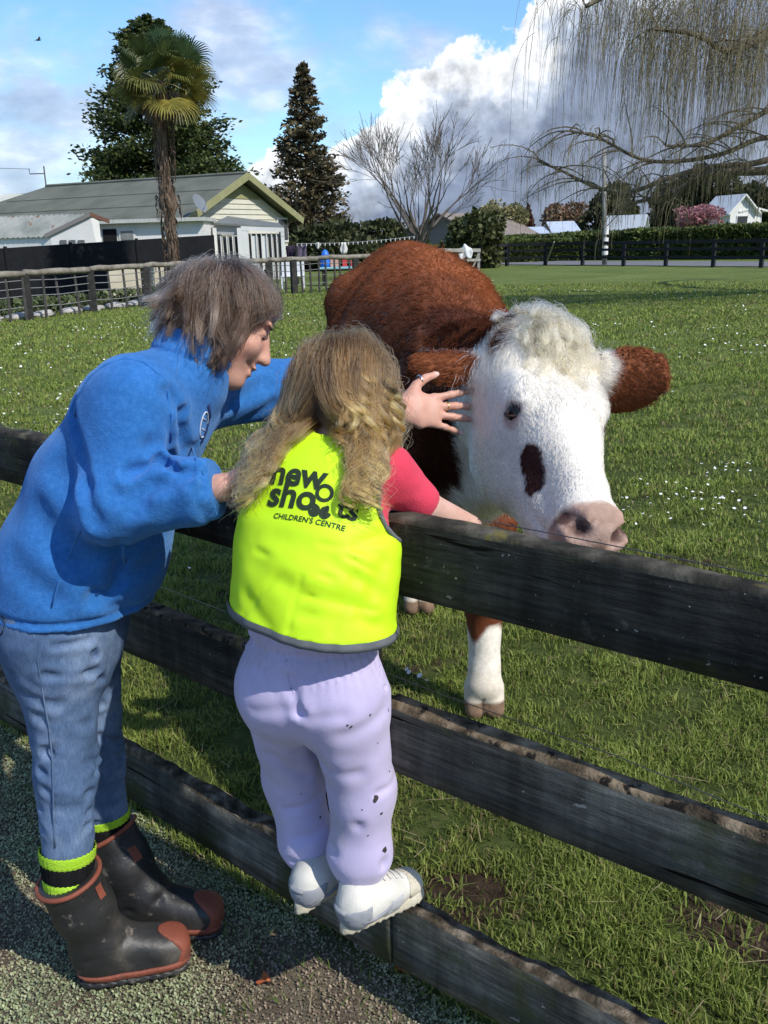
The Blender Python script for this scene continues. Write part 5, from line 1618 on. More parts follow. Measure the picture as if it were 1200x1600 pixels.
        col = col * (1 - .8 * earm[:, None]) + np.array([.27, .088, .034]) * .8 * earm[:, None]
        col = col * (1 - w[:, None]) + wc * w[:, None]
        col = np.where((patch * (V[:, 1] < 2.3))[:, None] > .5, np.array([.05, .018, .014]), col)
        mz = np.clip((a - .508 + .012 * n2) / .012, 0, 1) * np.clip((c + .118 + .01 * n2) / .012, 0, 1) * (V[:, 1] < 2.4)
        pk = PINK[None] * (1 + .35 * n1[:, None]); n4 = vnoise(V, 90.0, 12); pk = np.where(((n2 + n4 > .20) | (c > -.02))[:, None], pk * np.array([.70, .66, .62]), pk)
        gr = np.clip((c + .085) / .03, 0, 1) * np.clip(1 - np.abs(b) / .05, 0, 1); pk = pk * (1 - .35 * gr[:, None]) + np.array([.22, .16, .12]) * .35 * gr[:, None]
        col = col * (1 - mz[:, None]) + pk * mz[:, None]
        for s in (1, -1):
            nd = np.minimum(segdist(V, H(.562, s * .040, -.044), H(.545, s * .060, -.032)), segdist(V, H(.545, s * .060, -.032), H(.525, s * .068, -.052)))
            k = np.clip((.021 - nd) / .008, 0, 1)[:, None]; col = col * (1 - k) + np.array([.075, .040, .034]) * k
            ed = np.linalg.norm(V - (eR if s > 0 else eL), axis=1); k = np.clip((.036 - ed) / .010, 0, .75)[:, None]; col = col * (1 - k) + np.array([.42, .22, .18]) * k
        hm = np.clip((.085 - V[:, 2]) / .01, 0, 1)[:, None]; col = col * (1 - hm) + HOOF * (1 + .6 * n2[:, None]) * hm
        gap = (V[:, 2] < .10) & (np.min([np.abs(V[:, 0] - x) + (np.abs(V[:, 1] - y) > .3) for x, y in hooves], 0) < .006)
        col[gap] *= .25
        return np.clip(col, .004, .9)

    hb0, hb1 = np.minimum(Pp, Mz) - .30, np.maximum(Pp, Mz) + .30
    # one continuous skin, finer over the head: mesh the whole at 15 mm, then pull the head section from a 6 mm grid
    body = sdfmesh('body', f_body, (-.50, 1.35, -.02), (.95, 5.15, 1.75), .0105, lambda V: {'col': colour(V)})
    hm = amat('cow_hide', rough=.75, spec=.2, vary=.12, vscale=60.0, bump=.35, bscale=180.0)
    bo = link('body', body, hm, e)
    # eyes
    em = pmat('eye_dark', [(.010, .007, .006)], rough=.22, spec=.4); lid = pmat('cow_eyelid', [(.10, .055, .045)], rough=.6)
    for c in (eR, eL):
        bm = bmesh.new(); bmesh.ops.create_uvsphere(bm, u_segments=20, v_segments=12, radius=.0215)
        me = bpy.data.meshes.new('eye'); bm.to_mesh(me); bm.free()
        s = 1 if c is eR else -1
        for v in me.vertices: v.co = v.co + Vector(c + EYN[s] * .0035)
        eo = link('eye', me, em, e, True)
        # lids and lashes
        mb = MB(); sh_ = np.cross(EYN[s], EYL[s])
        arc = lambda r, z0, k: [np.array(c) + EYL[s] * .026 * math.cos(t) + sh_ * z0 * math.sin(t) + EYN[s] * (.0155 - .006 * abs(math.cos(t))) for t in np.linspace(0, math.pi, 9)]
        mb.tube(arc(1, .0165, 0), [.002, .003, .0035, .0038, .0038, .0038, .0035, .003, .002], 6); mb.tube(arc(1, -.0165, 0), [.002, .003, .0032, .0034, .0034, .0034, .0032, .003, .002], 6)
        mb.build('eyelid', lid, e, True)
    # ---- coat: short hair over body and face, ear fringe, curly forelock
    hairm = truehair('cow_hair', .38, .55)
    coatm = hairmat('cow_coat', .65, .10, .25)
    hc_ = lambda C: np.clip(np.clip(C, .004, .95) ** 1.3 * (.38 + .45 * np.clip((C.mean(1, keepdims=True) - .16) / .3, 0, 1)), .0015, .95)
    vis = lambda V: (V[:, 1] < 4.9)
    bvh_ = None
    # body coat
    P, N = meshsample(body, 80000, gen, lambda V: ((V[:, 1] > 2.45) & (V[:, 2] > .45)) * (1.0 + 1.2 * (V[:, 2] > 1.25)))
    k = (N @ -FWD > -.45); P, N = P[k], N[k]
    comb = np.tile(np.array([0, .75, -.65]), (len(P), 1)) + .5 * np.c_[vnoise(P, 4, 61), vnoise(P, 4, 62), vnoise(P, 4, 63)] * 2.4
    L = .010 + .013 * gen.random(len(P)) * (1 + .8 * (P[:, 2] > 1.3))
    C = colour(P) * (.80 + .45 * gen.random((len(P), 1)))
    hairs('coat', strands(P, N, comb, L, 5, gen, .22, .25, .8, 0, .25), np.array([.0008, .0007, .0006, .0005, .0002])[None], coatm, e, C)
    # face coat
    def facew(V):
        q = V - Pp; a = (q @ A) * .56 / HL
        return ((V[:, 1] < 2.5) & (a < .50)) * 1.0
    P, N = meshsample(body, 52000, gen, facew); k = (N @ -FWD > -.5) & (np.linalg.norm(P - eR, axis=1) > .027) & (np.linalg.norm(P - eL, axis=1) > .027); P, N = P[k], N[k]
    q = P - Pp; a = (q @ A) * .56 / HL; b = q @ B
    comb = A[None] * 1.0 + B[None] * (np.sign(b) * .45)[:, None] * np.clip(np.abs(b) / .08, 0, 1)[:, None] - Cd[None] * .1
    comb = comb + 2.6 * np.c_[vnoise(P, 17, 71), vnoise(P, 17, 72), vnoise(P, 17, 73)] * np.clip(1.3 - a * 2.5, .15, 1)[:, None]
    earz = (np.abs(b) > .13) & (a < .2)
    comb[earz] = (B[None] * np.sign(b[earz])[:, None] + A[None] * .25 - Cd * .1)
    L = np.where(earz, .014, (.044 - .115 * a).clip(.006, .044)) * (.7 + .7 * gen.random(len(P)))
    C = colour(P) * (.82 + .36 * gen.random((len(P), 1)))
    S_ = strands(P, N, comb, L, 5, gen, .20, .16, 1.0, 0, .12); rd_ = np.array([.0006, .00055, .0005, .0004, .00015])[None]; wm_ = C.mean(1) > .22
    hairs('face_hair', S_[wm_], rd_, hairm, e, hc_(C[wm_]))
    hairs('ear_and_neck_hair', S_[~wm_], rd_, coatm, e, C[~wm_])
    # forelock: wavy locks falling from the poll over the brow
    ng, m_, K_ = 150, 70, 14
    P, N = meshsample(body, ng, gen, lambda V: np.exp(-(((V - H(.025, 0, .01)) @ A) / .085) ** 2) * np.exp(-(((V - H(.02, 0, .01)) @ B) / .040) ** 2) * ((V - Pp) @ Cd > -.09) * (V[:, 1] < 2.5))
    b = (P - Pp) @ B; a = (P - Pp) @ A
    comb = A[None] * .9 + B[None] * (.42 * np.sign(b) * np.abs(b / .06) ** .8 + .18 * gen.normal(0, 1, ng))[:, None]
    L = (.026 + .042 * gen.random(ng)) * (1 + .3 * np.exp(-((a - .0) / .04) ** 2)) * np.clip(1.15 - a * 3, .5, 1.2)
    lift = .35 * np.exp(-(a / .035) ** 2)
    G = strands(P, N, comb, L, K_, gen, .35, .36, 1.1, .0, .10) + (N * lift[:, None])[:, None] * (np.sin(np.linspace(0, 2.6, K_)) * .018)[None, :, None]
    tt = np.linspace(0, 1, K_)[None, None, :, None]
    allp = (G[:, None] + gen.normal(0, 1, (ng, m_, 1, 3)) * (.0085 * (1 - tt) + .0034) + gen.normal(0, 1, (ng, m_, 1, 3)) * (gen.random((ng, m_, 1, 1)) < .08) * .010 * tt).reshape(ng * m_, K_, 3)
    t = gen.random((ng * m_, 1)); C = np.array([.60, .46, .27]) * (1 - t) + np.array([.88, .78, .58]) * t; C = C * (1 + np.repeat(gen.normal(0, .10, ng), m_)[:, None])
    hairs('forelock', allp, np.linspace(.00042, .00028, K_)[None], hairm, e, hc_(C))
    # tufts fringing the ears
    PP = []; NN = []; CC = []; LL = []
    for root, tip, nn in ((earR_root, earR_tip, -FWD), (earL_root, earL_tip, -FWD)):
        m = 700; t = .06 + .22 * gen.random(m); PP.append(root + (tip - root) * t[:, None] + gen.normal(0, .016, (m, 3))); NN.append(np.tile(unit(nn + unit(tip - root) * .6), (m, 1))); CC.append(np.tile(WHITE * 1.08, (m, 1))); LL.append(.02 + .03 * gen.random(m))
        m = 900; t = .3 + .68 * gen.random(m); sd = unit(np.cross(tip - root, nn)); PP.append(root + (tip - root) * t[:, None] + sd * (gen.uniform(-1, 1, m) * .045)[:, None]); NN.append(np.tile(unit(nn * .6 - UPV * .5), (m, 1))); CC.append(np.tile(np.array([.13, .04, .022]), (m, 1)) * (.6 + .9 * gen.random((m, 1)))); LL.append(.008 + .014 * gen.random(m))
    P = np.concatenate(PP); N = np.concatenate(NN); comb = np.tile(-UPV, (len(P), 1)) + .3 * gen.normal(0, 1, (len(P), 3))
    hairs('ear_tufts', strands(P, N, comb, np.concatenate(LL), 5, gen, .6, .2, .7, .2, .3), np.array([.0008, .0008, .0006, .0004, .0002])[None], hairm, e, hc_(np.concatenate(CC)))
    return e, f_body, H, eR


COW, COW_SDF, COW_H, _ = make_cow()
# ================================================================== shared person materials
M_SKIN = None


def skin_mat(name, base):
    m = bpy.data.materials.new(name); m.use_nodes = True
    g = NG(m.node_tree); tc = g.n('ShaderNodeTexCoord').outputs['Object']
    n = g.noise(tc, 22.0, 6, .6); b = np.array(base)
    c = g.ramp(n, [(.3, tuple(b * np.array([.90, .78, .74]))), (.5, tuple(b)), (.7, tuple(np.minimum(b * 1.08, .9)))])
    p = g.n('ShaderNodeBsdfPrincipled'); g.put(p.inputs['Base Color'], c); p.inputs['Roughness'].default_value = .5
    p.inputs['Specular IOR Level'].default_value = .35
    p.inputs['Subsurface Weight'].default_value = .18; p.inputs['Subsurface Radius'].default_value = (.010, .004, .002); p.inputs['Subsurface Scale'].default_value = .5
    bn = g.n('ShaderNodeBump'); bn.inputs['Strength'].default_value = .25; bn.inputs['Distance'].default_value = .002
    g.put(bn.inputs['Height'], g.noise(tc, 240.0, 4, .6)); g.t.links.new(bn.outputs[0], p.inputs['Normal'])
    out = g.n('ShaderNodeOutputMaterial'); g.t.links.new(p.outputs[0], out.inputs[0])
    return m


FN3 = np.array([FN[0], FN[1], 0.0]); FE3 = np.array([FE[0], FE[1], 0.0]); UP3 = np.array([0, 0, 1.0])
FJ3 = np.array([FJ[0], FJ[1], 0.0])


def onfence(x, y, off):
    """point on the sight line through photo pixel x, y at off metres beyond the fence line"""
    return onplane(x, y, FJ3 + FN3 * off, FN3)


def hand_sdf(P, wrist, dirv, palmn, thumb_side, size, curl, spread, thumb=(.55, .35), lens=(1, 1, 1, 1), kf=1.0):
    """palm and five separate fingers. dirv: towards the fingertips; palmn: out of the palm; thumb_side: +1/-1 along s = dirv x palmn.
    curl: per finger bend in radians per joint towards the palm; spread: per finger splay"""
    dirv = unit(dirv); palmn = unit(palmn - dirv * (palmn @ dirv)); s = np.cross(dirv, palmn) * thumb_side
    S = size
    d = loft(P, [wrist, wrist + dirv * .045 * S, wrist + dirv * .085 * S], [.026 * S, .036 * S, .039 * S], [.019 * S, .0155 * S, .0125 * S], s, .01)
    d = smin(d, ell(P, wrist + dirv * .040 * S + s * .024 * S + palmn * .006 * S, (.030 * S, .017 * S, .016 * S), np.array([dirv, s, palmn])), .012 * S)
    tips = []
    base = [.029, .0105, -.0085, -.0265]; seg = [(.043, .026, .021), (.048, .029, .022), (.044, .027, .021), (.034, .021, .019)]
    rad = [.0088, .0092, .0088, .0078]
    for i in range(4):
        k = wrist + dirv * (.086 - .004 * abs(i - 1) - .004 * (i == 3)) * S + s * base[i] * S
        fd = unit(dirv * math.cos(spread[i]) + s * math.sin(spread[i])); bend = 0.0; p0 = k; r = rad[i] * S * kf
        for j in range(3):
            bend += curl[i] * (.8 if j == 0 else 1.0)
            dv = fd * math.cos(bend) + palmn * math.sin(bend)
            p1 = p0 + dv * seg[i][j] * S * lens[i]
            c = cap(P, p0, p1, r * (1 - .06 * j), r * (.96 - .09 * j)); d = smin(d, c, .006 * S if j == 0 else .003 * S)
            d = smin(d, ell(P, p0 - palmn * .001, (r * 1.04,) * 3), .003 * S)
            p0 = p1
        tips.append((p0, dv, fd))
    # thumb leaves the side of the palm near its base
    a = wrist + dirv * .022 * S + s * .026 * S + palmn * .005 * S
    t1 = a + unit(dirv * math.cos(thumb[0]) + s * math.sin(thumb[0]) + palmn * thumb[1]) * .040 * S
    t2 = t1 + unit(dirv * math.cos(thumb[0] * .65) + s * math.sin(thumb[0] * .65) + palmn * thumb[1] * 1.2) * .031 * S
    t3 = t2 + unit(dirv * math.cos(thumb[0] * .35) + s * math.sin(thumb[0] * .35) + palmn * thumb[1] * 1.2) * .025 * S
    d = smin(d, cap(P, a, t1, .0150 * S, .0112 * S), .012 * S); d = smin(d, cap(P, t1, t2, .0108 * S, .0100 * S), .004 * S); d = smin(d, cap(P, t2, t3, .0100 * S, .0085 * S), .003 * S)
    tips.append((t3, unit(t3 - t2), s))
    return d, tips


# ================================================================== the child
def make_child():
    gen = np.random.default_rng(55)
    foot_r = atz(594, 1424, .302); foot_l = atz(512, 1388, .302)
    base = (foot_r + foot_l) / 2
    e = empty('person', (base[0], base[1], .30), 'child in a bright yellow safety vest and lilac trousers standing on the bottom rail', 'person')
    hip = onfence(489, 1075, -.165)
    waist = onfence(487, 1000, -.160)
    chest = onfence(498, 830, -.125)
    shc = onfence(515, 722, -.085)
    neck = onfence(528, 676, -.045)
    head = onfence(537, 612, -.005)
    AZ = R(19); cf = np.array([math.sin(AZ), math.cos(AZ), 0.0])      # the way the child faces
    face = unit(cf * .9 + np.array([1.0, 0, 0]) * .25 - UP3 * .40)
    lat = np.array([math.cos(AZ), -math.sin(AZ), 0.0])                # child's right, image right
    back = -cf
    shR = shc + lat * .104 + cf * .03 - UP3 * .022; shL = shc - lat * .112 + cf * .02
    elR = onfence(664, 792, .045); wrR = onfence(735, 822, .155)
    elL = onfence(352, 800, .02); wrL = onfence(372, 735, .13)
    hipR = hip + lat * .062 - UP3 * .01; hipL = hip - lat * .066
    knR = onfence(566, 1235, -.105); knL = onfence(458, 1215, -.115)
    anR = onfence(561, 1372, -.105); anL = onfence(490, 1352, -.105)
    spine = [hip, waist, chest, shc]

    # ---- one continuous body
    def f_body(P):
        d = loft(P, [hip, waist, chest, shc + FN3 * .01], [.100, .092, .102, .080], [.074, .066, .070, .048], lat, .04)
        d = smin(d, cap(P, shL, shR, .034, .034), .03)
        d = smin(d, cap(P, shc, neck + (head - neck) * .3, .042, .038), .03)
        for sgn, sh, el, wr in ((1, shR, elR, wrR), (-1, shL, elL, wrL)):
            d = smin(d, cap(P, sh, el, .033, .029), .02); d = smin(d, cap(P, el, wr, .031, .022), .012)
        for h_, k, a in ((hipR, knR, anR), (hipL, knL, anL)):
            d = smin(d, cap(P, h_, k, .068, .047), .03); d = smin(d, cap(P, k, a, .046, .030), .015)
        # head
        top = unit(head - neck + UP3 * .05); fr = unit(face - top * (face @ top)); sd = np.cross(fr, top)
        M = np.array([sd, fr, top])
        d = smin(d, ell(P, head, (.073, .086, .088), M), .02)
        d = smin(d, ell(P, head + fr * .028 - top * .048, (.052, .055, .052), M), .03)
        d = smin(d, ell(P, head + fr * .092 - top * .022, (.009, .013, .015), M), .012)          # nose
        d = smin(d, ell(P, head + fr * .083 - top * .058, (.020, .010, .008), M), .008)          # lips
        for s in (-1, 1):
            d = smin(d, ell(P, head + sd * s * .076 - top * .015, (.010, .018, .028), M), .006)  # ears
            d = smax(d, -ell(P, head + fr * .090 + sd * s * .030 + top * .002, (.013, .012, .008), M), .008)
        hd, _ = hand_sdf(P, wrR, unit(wrR - elR) * .9 - UP3 * .3, -UP3 + FN3 * .3, -1, .62, (.35, .35, .4, .45), (.15, .03, -.08, -.2)); d = smin(d, hd, .012)
        hd, _ = hand_sdf(P, wrL, unit(wrL - elL) * .9 - UP3 * .2, -UP3 + FN3 * .3, 1, .62, (.4, .4, .45, .5), (.15, .03, -.08, -.2)); d = smin(d, hd, .012)
        for a, k in ((anR, foot_r), (anL, foot_l)):
            d = smin(d, cap(P, a, k + UP3 * .05, .030, .028), .02); d = smin(d, cap(P, k + UP3 * .035 - FN3 * .05, k + UP3 * .035 + FN3 * .06, .022, .020), .02)
        return d
    lo = np.min([foot_r, foot_l, elL, wrL, head], 0) - .16; hi = np.max([head, wrR, elR, foot_r], 0) + .17
    link('body', sdfmesh('body', f_body, lo, hi, .0068), skin_mat('child_skin', (.58, .36, .28)), e)
    top = unit(head - neck + UP3 * .05); fr = unit(face - top * (face @ top)); sd = np.cross(fr, top)
    em = pmat('child_eye', [(.05, .035, .03)], rough=.1, spec=.7)
    for s in (-1, 1):
        bm = bmesh.new(); bmesh.ops.create_uvsphere(bm, u_segments=12, v_segments=8, radius=.0105); me = bpy.data.meshes.new('eye'); bm.to_mesh(me); bm.free()
        c = head + fr * .076 + sd * s * .030 + top * .002
        for v in me.vertices: v.co = v.co + Vector(c)
        link('eye', me, em, e, True)

    # ---- red T-shirt: sleeves and body under the vest
    def f_shirt(P):
        d = loft(P, [waist + (chest - waist) * .45, chest, shc + FN3 * .005], [.118, .120, .096], [.085, .088, .062], lat, .04)
        d = smin(d, cap(P, shL, shR, .046, .044), .03)
        slR = shR + (elR - shR) * .80; slL = shL + (elL - shL) * .62
        d = smin(d, cap(P, shR, slR, .043, .041), .03); d = smin(d, cap(P, shL, slL, .048, .042), .03)
        uR = unit(elR - shR); uL = unit(elL - shL)
        d = smax(d, (P - slR) @ uR - .030, .004) if True else d
        d = np.where(((P - shL) @ uL > .02) & ((P - shL) @ -lat > .02), np.maximum(d, (P - slL) @ uL - .028), d)
        d = smax(d, -cap(P, shc, neck + UP3 * .05, .045, .05), .006)
        return d + .003 * vnoise(P, 30, 4) + .003 * vnoise(P, 70, 9)
    lo2 = np.min([hip, shL, slp(shL, elL, 1)], 0) - .15; hi2 = np.max([shc, shR, elR], 0) + .12
    link('shirt', sdfmesh('shirt', f_shirt, lo2, hi2, .0062), pmat('red_cotton', [(.56, .040, .075), (.66, .055, .10)], 12.0, .85, .2, .3, 300.0, sheen=.2), e)

    # ---- lilac sweatpants
    ankR_t, ankL_t = anR, anL
    butR = hip + lat * .058 + back * .014 - UP3 * .018; butL = hip - lat * .062 + back * .012 - UP3 * .016

    def f_pants0(P):
        d = loft(P, [waist + (waist - hip) * .35, hip], [.122, .122], [.088, .088], lat, .05)
        d = smin(d, ell(P, butR, (.068, .064, .076)), .05); d = smin(d, ell(P, butL, (.068, .062, .076)), .05)
        lg = []
        for h_, k, a, w in ((hipR, knR, anR, 1.0), (hipL, knL, anL, .95)):
            c = smin(cap(P, h_, k, .080, .061 * w), cap(P, k, k + (a - k) * .72, .061 * w, .059 * w), .03)
            c = smin(c, cap(P, k + (a - k) * .72, a + UP3 * .010, .059 * w, .040), .03)
            lg.append(c)
        ll = smin(lg[0], lg[1], .012)
        d = smin(d, ll, .035)
        return d
    # crease lines found on the cloth where the photo shows them
    H_ = lambda x, y: hit(f_pants0, x, y)
    cr = []
    for (x0, y0, x1, y1, w, dep) in ((452, 1060, 470, 1112, .012, .0055), (470, 1112, 492, 1175, .012, .007), (395, 1112, 455, 1108, .014, .003), (485, 1122, 535, 1118, .014, .003), (600, 1075, 612, 1130, .006, .006),
                                      (425, 1180, 480, 1215, .016, .006), (500, 1190, 560, 1210, .018, .005), (450, 1265, 500, 1240, .014, .006), (560, 1290, 615, 1180, .012, .005), (520, 1330, 600, 1345, .014, .005),
                                      (510, 1362, 600, 1352, .012, .006), (465, 1310, 500, 1300, .014, .006), (540, 1150, 600, 1110, .020, .004), (455, 1345, 505, 1340, .010, .005), (590, 1240, 618, 1215, .010, .004)):
        cr.append((H_(x0, y0), H_(x1, y1), w, dep))

    def f_pants(P):
        d = f_pants0(P)
        for a, b, w, dep in cr:
            q_ = segdist(P, a, b); d = d + dep * .95 * np.exp(-(q_ / (.75 * w)) ** 2) - dep * .35 * np.exp(-((q_ - 1.6 * w) / w) ** 2)
        # gathers under the waistband
        q = P - waist; ang = np.arctan2(q @ lat, q @ back); h_ = q @ UP3
        d = d + .0028 * np.sin(ang * 46 + 3 * vnoise(P, 20, 3)) * np.exp(-((h_ + .010) / .040) ** 2)
        d = d + .006 * np.exp(-((h_ - .004) / .008) ** 2)
        d = d + .004 * vnoise(P, 14, 21) + .002 * vnoise(P, 34, 22)
        wz = (P - waist) @ unit(waist - hip)
        d = np.maximum(d, wz - .040)
        for a, k in ((anR, knR), (anL, knL)):
            near = np.linalg.norm(P - a, axis=1) < .09
            d = np.where(near, np.maximum(d, (P - a) @ unit(a - k) - .018), d)
        return d
    pm = bpy.data.materials.new('lilac_fleece'); pm.use_nodes = True
    g = NG(pm.node_tree); tc = g.n('ShaderNodeTexCoord').outputs['Object']
    c = g.ramp(g.noise(tc, 9.0, 5), [(.35, (.455, .405, .60)), (.65, (.53, .475, .67))])
    dirt = g.m('MULTIPLY', g.smooth(g.noise(tc, 6.0, 7, .65), .46, .70), .55); c = g.mix(dirt, c, (.34, .30, .30))
    sp = g.smooth(g.noise(tc, 62.0, 3, .5), .775, .79); c = g.mix(sp, c, (.09, .075, .07))
    sp2 = g.smooth(g.noise(tc, 24.0, 3, .5), .765, .785); c = g.mix(sp2, c, (.08, .07, .065))
    p = g.n('ShaderNodeBsdfPrincipled'); g.put(p.inputs['Base Color'], c); p.inputs['Roughness'].default_value = .95; p.inputs['Sheen Weight'].default_value = .25; p.inputs['Specular IOR Level'].default_value = .1
    bn = g.n('ShaderNodeBump'); bn.inputs['Strength'].default_value = .3; bn.inputs['Distance'].default_value = .002; g.put(bn.inputs['Height'], g.noise(tc, 420.0, 3, .6)); g.t.links.new(bn.outputs[0], p.inputs['Normal'])
    o_ = g.n('ShaderNodeOutputMaterial'); g.t.links.new(p.outputs[0], o_.inputs[0])
    lo3 = np.min([hip, waist, knR, knL, anR, anL], 0) - .17; hi3 = np.max([hip, waist, knR, knL, anR, anL], 0) + .17
    pants_me = sdfmesh('trousers', f_pants, lo3, hi3, .0055)
    tro = link('trousers', pants_me, pm, e)
    pts = [hitline(f_pants, onfence(x, y, -.6), unit(ray(x, y)), 1.2) for x, y in ((594, 1040), (600, 1075), (607, 1110), (611, 1140))]
    MB().tube(pts, .0022, 5).build('pocket_edge', pm, tro, True)
    pts = [hitline(f_pants, onfence(x, y, -.6), unit(ray(x, y)), 1.2) for x, y in ((446, 1030), (450, 1060), (460, 1085), (470, 1110))]
    MB().tube(pts, .0014, 5).build('back_seam', pm, tro, True)
    mud = pmat('dried_mud', [(.035, .028, .024), (.07, .058, .05)], 60.0, .95, .1)
    bv = BVHTree.FromPolygons([v.co for v in pants_me.vertices], [tuple(p_.vertices) for p_ in pants_me.polygons])
    for (x, y, r) in ((587, 1248, .0062), (596, 1271, .0034), (549, 1135, .0030), (543, 1133, .0022), (578, 1117, .0022), (601, 1327, .0060), (575, 1305, .0018), (608, 1205, .0016), (500, 1277, .0026), (530, 1376, .0022), (455, 1075, .0016), (612, 1180, .0020), (566, 1265, .0015), (470, 1240, .0018), (590, 1160, .0014)):
        h_ = bv.ray_cast(Vector(CAM), Vector(unit(ray(x, y))))
        if h_[0] is None: continue
        n_ = h_[1]; n_ = n_ if n_.dot(Vector(FWD)) < 0 else -n_; u_ = n_.orthogonal().normalized(); w_ = n_.cross(u_); mb = MB(); ring = []
        for j in range(10):
            t = j * .6283; rr = r * gen.uniform(.65, 1.3); ring.append(h_[0] + (u_ * math.cos(t) + w_ * math.sin(t)) * rr + n_ * .0008)
        mb.add(ring + [h_[0] + n_ * .0026], [(j, (j + 1) % 10, 10) for j in range(10)]); mb.build('mud_splash', mud, tro)

    # ---- hi-vis vest: a loose sleeveless shell
    vb = onfence(485, 998, -.190); vt = shc + UP3 * .012 + FN3 * .0
    def f_vest0(P):
        return loft(P, [vb - UP3 * .05 + back * .01, vb, onfence(493, 900, -.165), chest + back * .012, shc + (chest - shc) * .3, shc + (shc - chest) * .10], [.147, .143, .138, .133, .120, .096], [.106, .103, .098, .094, .083, .050], lat, .05)
    V_ = lambda x, y: hit(f_vest0, x, y)
    vc = []
    for (x0, y0, x1, y1, w, dep) in ((440, 905, 560, 950, .016, .004), (520, 880, 600, 930, .014, .005), (400, 880, 470, 935, .018, .003), (560, 850, 605, 835, .012, .005), (470, 960, 590, 975, .012, .004), (385, 930, 420, 985, .014, .004), (570, 960, 600, 880, .014, .004), (430, 840, 500, 870, .02, .003), (520, 985, 560, 900, .010, .003), (600, 800, 560, 760, .012, .005), (400, 860, 520, 905, .006, .004), (450, 985, 470, 900, .005, .003), (540, 870, 600, 900, .005, .004), (470, 930, 590, 955, .005, .0035), (380, 960, 430, 905, .006, .003), (500, 850, 590, 865, .006, .003)):
        vc.append((V_(x0, y0), V_(x1, y1), w, dep))
    Mv = np.array([lat, np.cross(UP3, lat), UP3])
    hemn = unit(waist - hip)

    def f_vest(P):
        o_ = f_vest0(P)
        for a, b, w, dep in vc:
            o_ = o_ + dep * np.exp(-(segdist(P, a, b) / w) ** 2)
        q = P - vb
        o_ = o_ + .006 * vnoise(P, 9, 31) + .004 * vnoise(np.c_[P[:, 0] * .6, P[:, 1] * .6, P[:, 2] * 1.4], 24, 32) + .0008 * vnoise(P, 55, 33)
        d = np.maximum(o_, -(o_ + .0145))                                   # shell of cloth
        # hem, neck and arm openings
        hem = vb + UP3 * .044
        d = np.maximum(d, -((P - hem) @ UP3) + .020 * ((P - hem) @ lat) / .15 * -1 - .0)
        ax = unit(np.cross(UP3, lat))
        for s, sh in ((1, shR), (-1, shL)):
            c = sh + lat * s * .055 - UP3 * .035
            d = np.maximum(d, -ell(P, c, (.075, .125, .088), Mv))
        d = np.maximum(d, -cap(P, shc + FN3 * .03 + UP3 * .02, neck + FN3 * .02 + UP3 * .12, .062, .085))
        return d
    vm = pmat('hi_vis_yellow', [(.50, .80, .014), (.57, .86, .016)], 3.0, .6, .3, .06, 500.0)
    lo4 = np.min([vb, shc, shL, shR], 0) - .21; hi4 = np.max([vb, shc, shR], 0) + .20
    vest_me = sdfmesh('safety_vest', f_vest, lo4, hi4, .0048)
    ve = link('safety_vest', vest_me, vm, e)
    bv = BVHTree.FromPolygons([v.co for v in vest_me.vertices], [tuple(p_.vertices) for p_ in vest_me.polygons])
    # grey binding along hem and armholes, laid on the cut edge of the cloth
    gm = pmat('grey_binding', [(.10, .11, .115), (.15, .16, .165)], 30.0, .8)
    ring = []
    for k in range(120):
        a = k * 6.28318 / 120; d_ = lat * math.cos(a) + np.cross(UP3, lat) * math.sin(a)
        c0 = vb + UP3 * .048 - UP3 * (.020 * math.cos(a))
        h_ = bv.ray_cast(Vector(c0 + d_ * .4), Vector(-d_), .4)
        if h_[0] is not None:
            ring.append(np.array(h_[0]))
    if len(ring) > 10:
        ring.append(ring[0]); ring.append(ring[1])
        V = []; F = []
        for i, p_ in enumerate(ring):
            o_ = unit(np.array([p_[0] - vb[0], p_[1] - vb[1], 0])); V += [p_ + o_ * .0022 + UP3 * .003, p_ + o_ * .0045 - UP3 * .005, p_ + o_ * .0040 - UP3 * .013, p_ - o_ * .010 - UP3 * .014]
        for i in range(len(ring) - 1):
            for j in range(3): F.append((4 * i + j, 4 * i + j + 1, 4 * i + 5 + j, 4 * i + 4 + j))
        link('hem_binding', npmesh('hem_binding', np.array(V), F), gm, ve, True)
    for s, sh in ((1, shR), (-1, shL)):
        c = sh + lat * s * .055 - UP3 * .035; pts = []
        for k in range(70):
            a = k * 6.28318 / 70
            best = None
            q = c + Mv[1] * .125 * math.cos(a) + Mv[2] * .088 * math.sin(a)
            # slide sideways to where opening and shell meet
            t = np.linspace(-.075, .075, 61); pp = q[None] * 0 + c[None] + Mv[0][None] * t[:, None] + (Mv[1][None] * .125 * math.cos(a) + Mv[2][None] * .088 * math.sin(a)) * np.sqrt(np.clip(1 - (t / .075) ** 2, 0, 1))[:, None]
            v = np.abs(f_vest0(pp.astype(np.float32))); i = int(np.argmin(v))
            if v[i] < .006: pts.append(pp[i])
            else:
                if len(pts) > 6: MB().tube(pts, .0045, 6).build('armhole_binding', gm, ve, True)
                pts = []
        if len(pts) > 6: MB().tube(pts, .0045, 6).build('armhole_binding', gm, ve, True)

    # ---- printed lettering on the back
    ink = pmat('dark_green_ink', [(.020, .034, .016)], rough=.7)
    o0 = V_(487, 802); rt_ = unit(V_(557, 815) - V_(416, 789)); up_ = V_(511, 722) - V_(498, 850); up_ = unit(up_ - rt_ * (up_ @ rt_)); nn = unit(np.cross(rt_, up_)); nn = nn if nn @ FWD < 0 else -nn
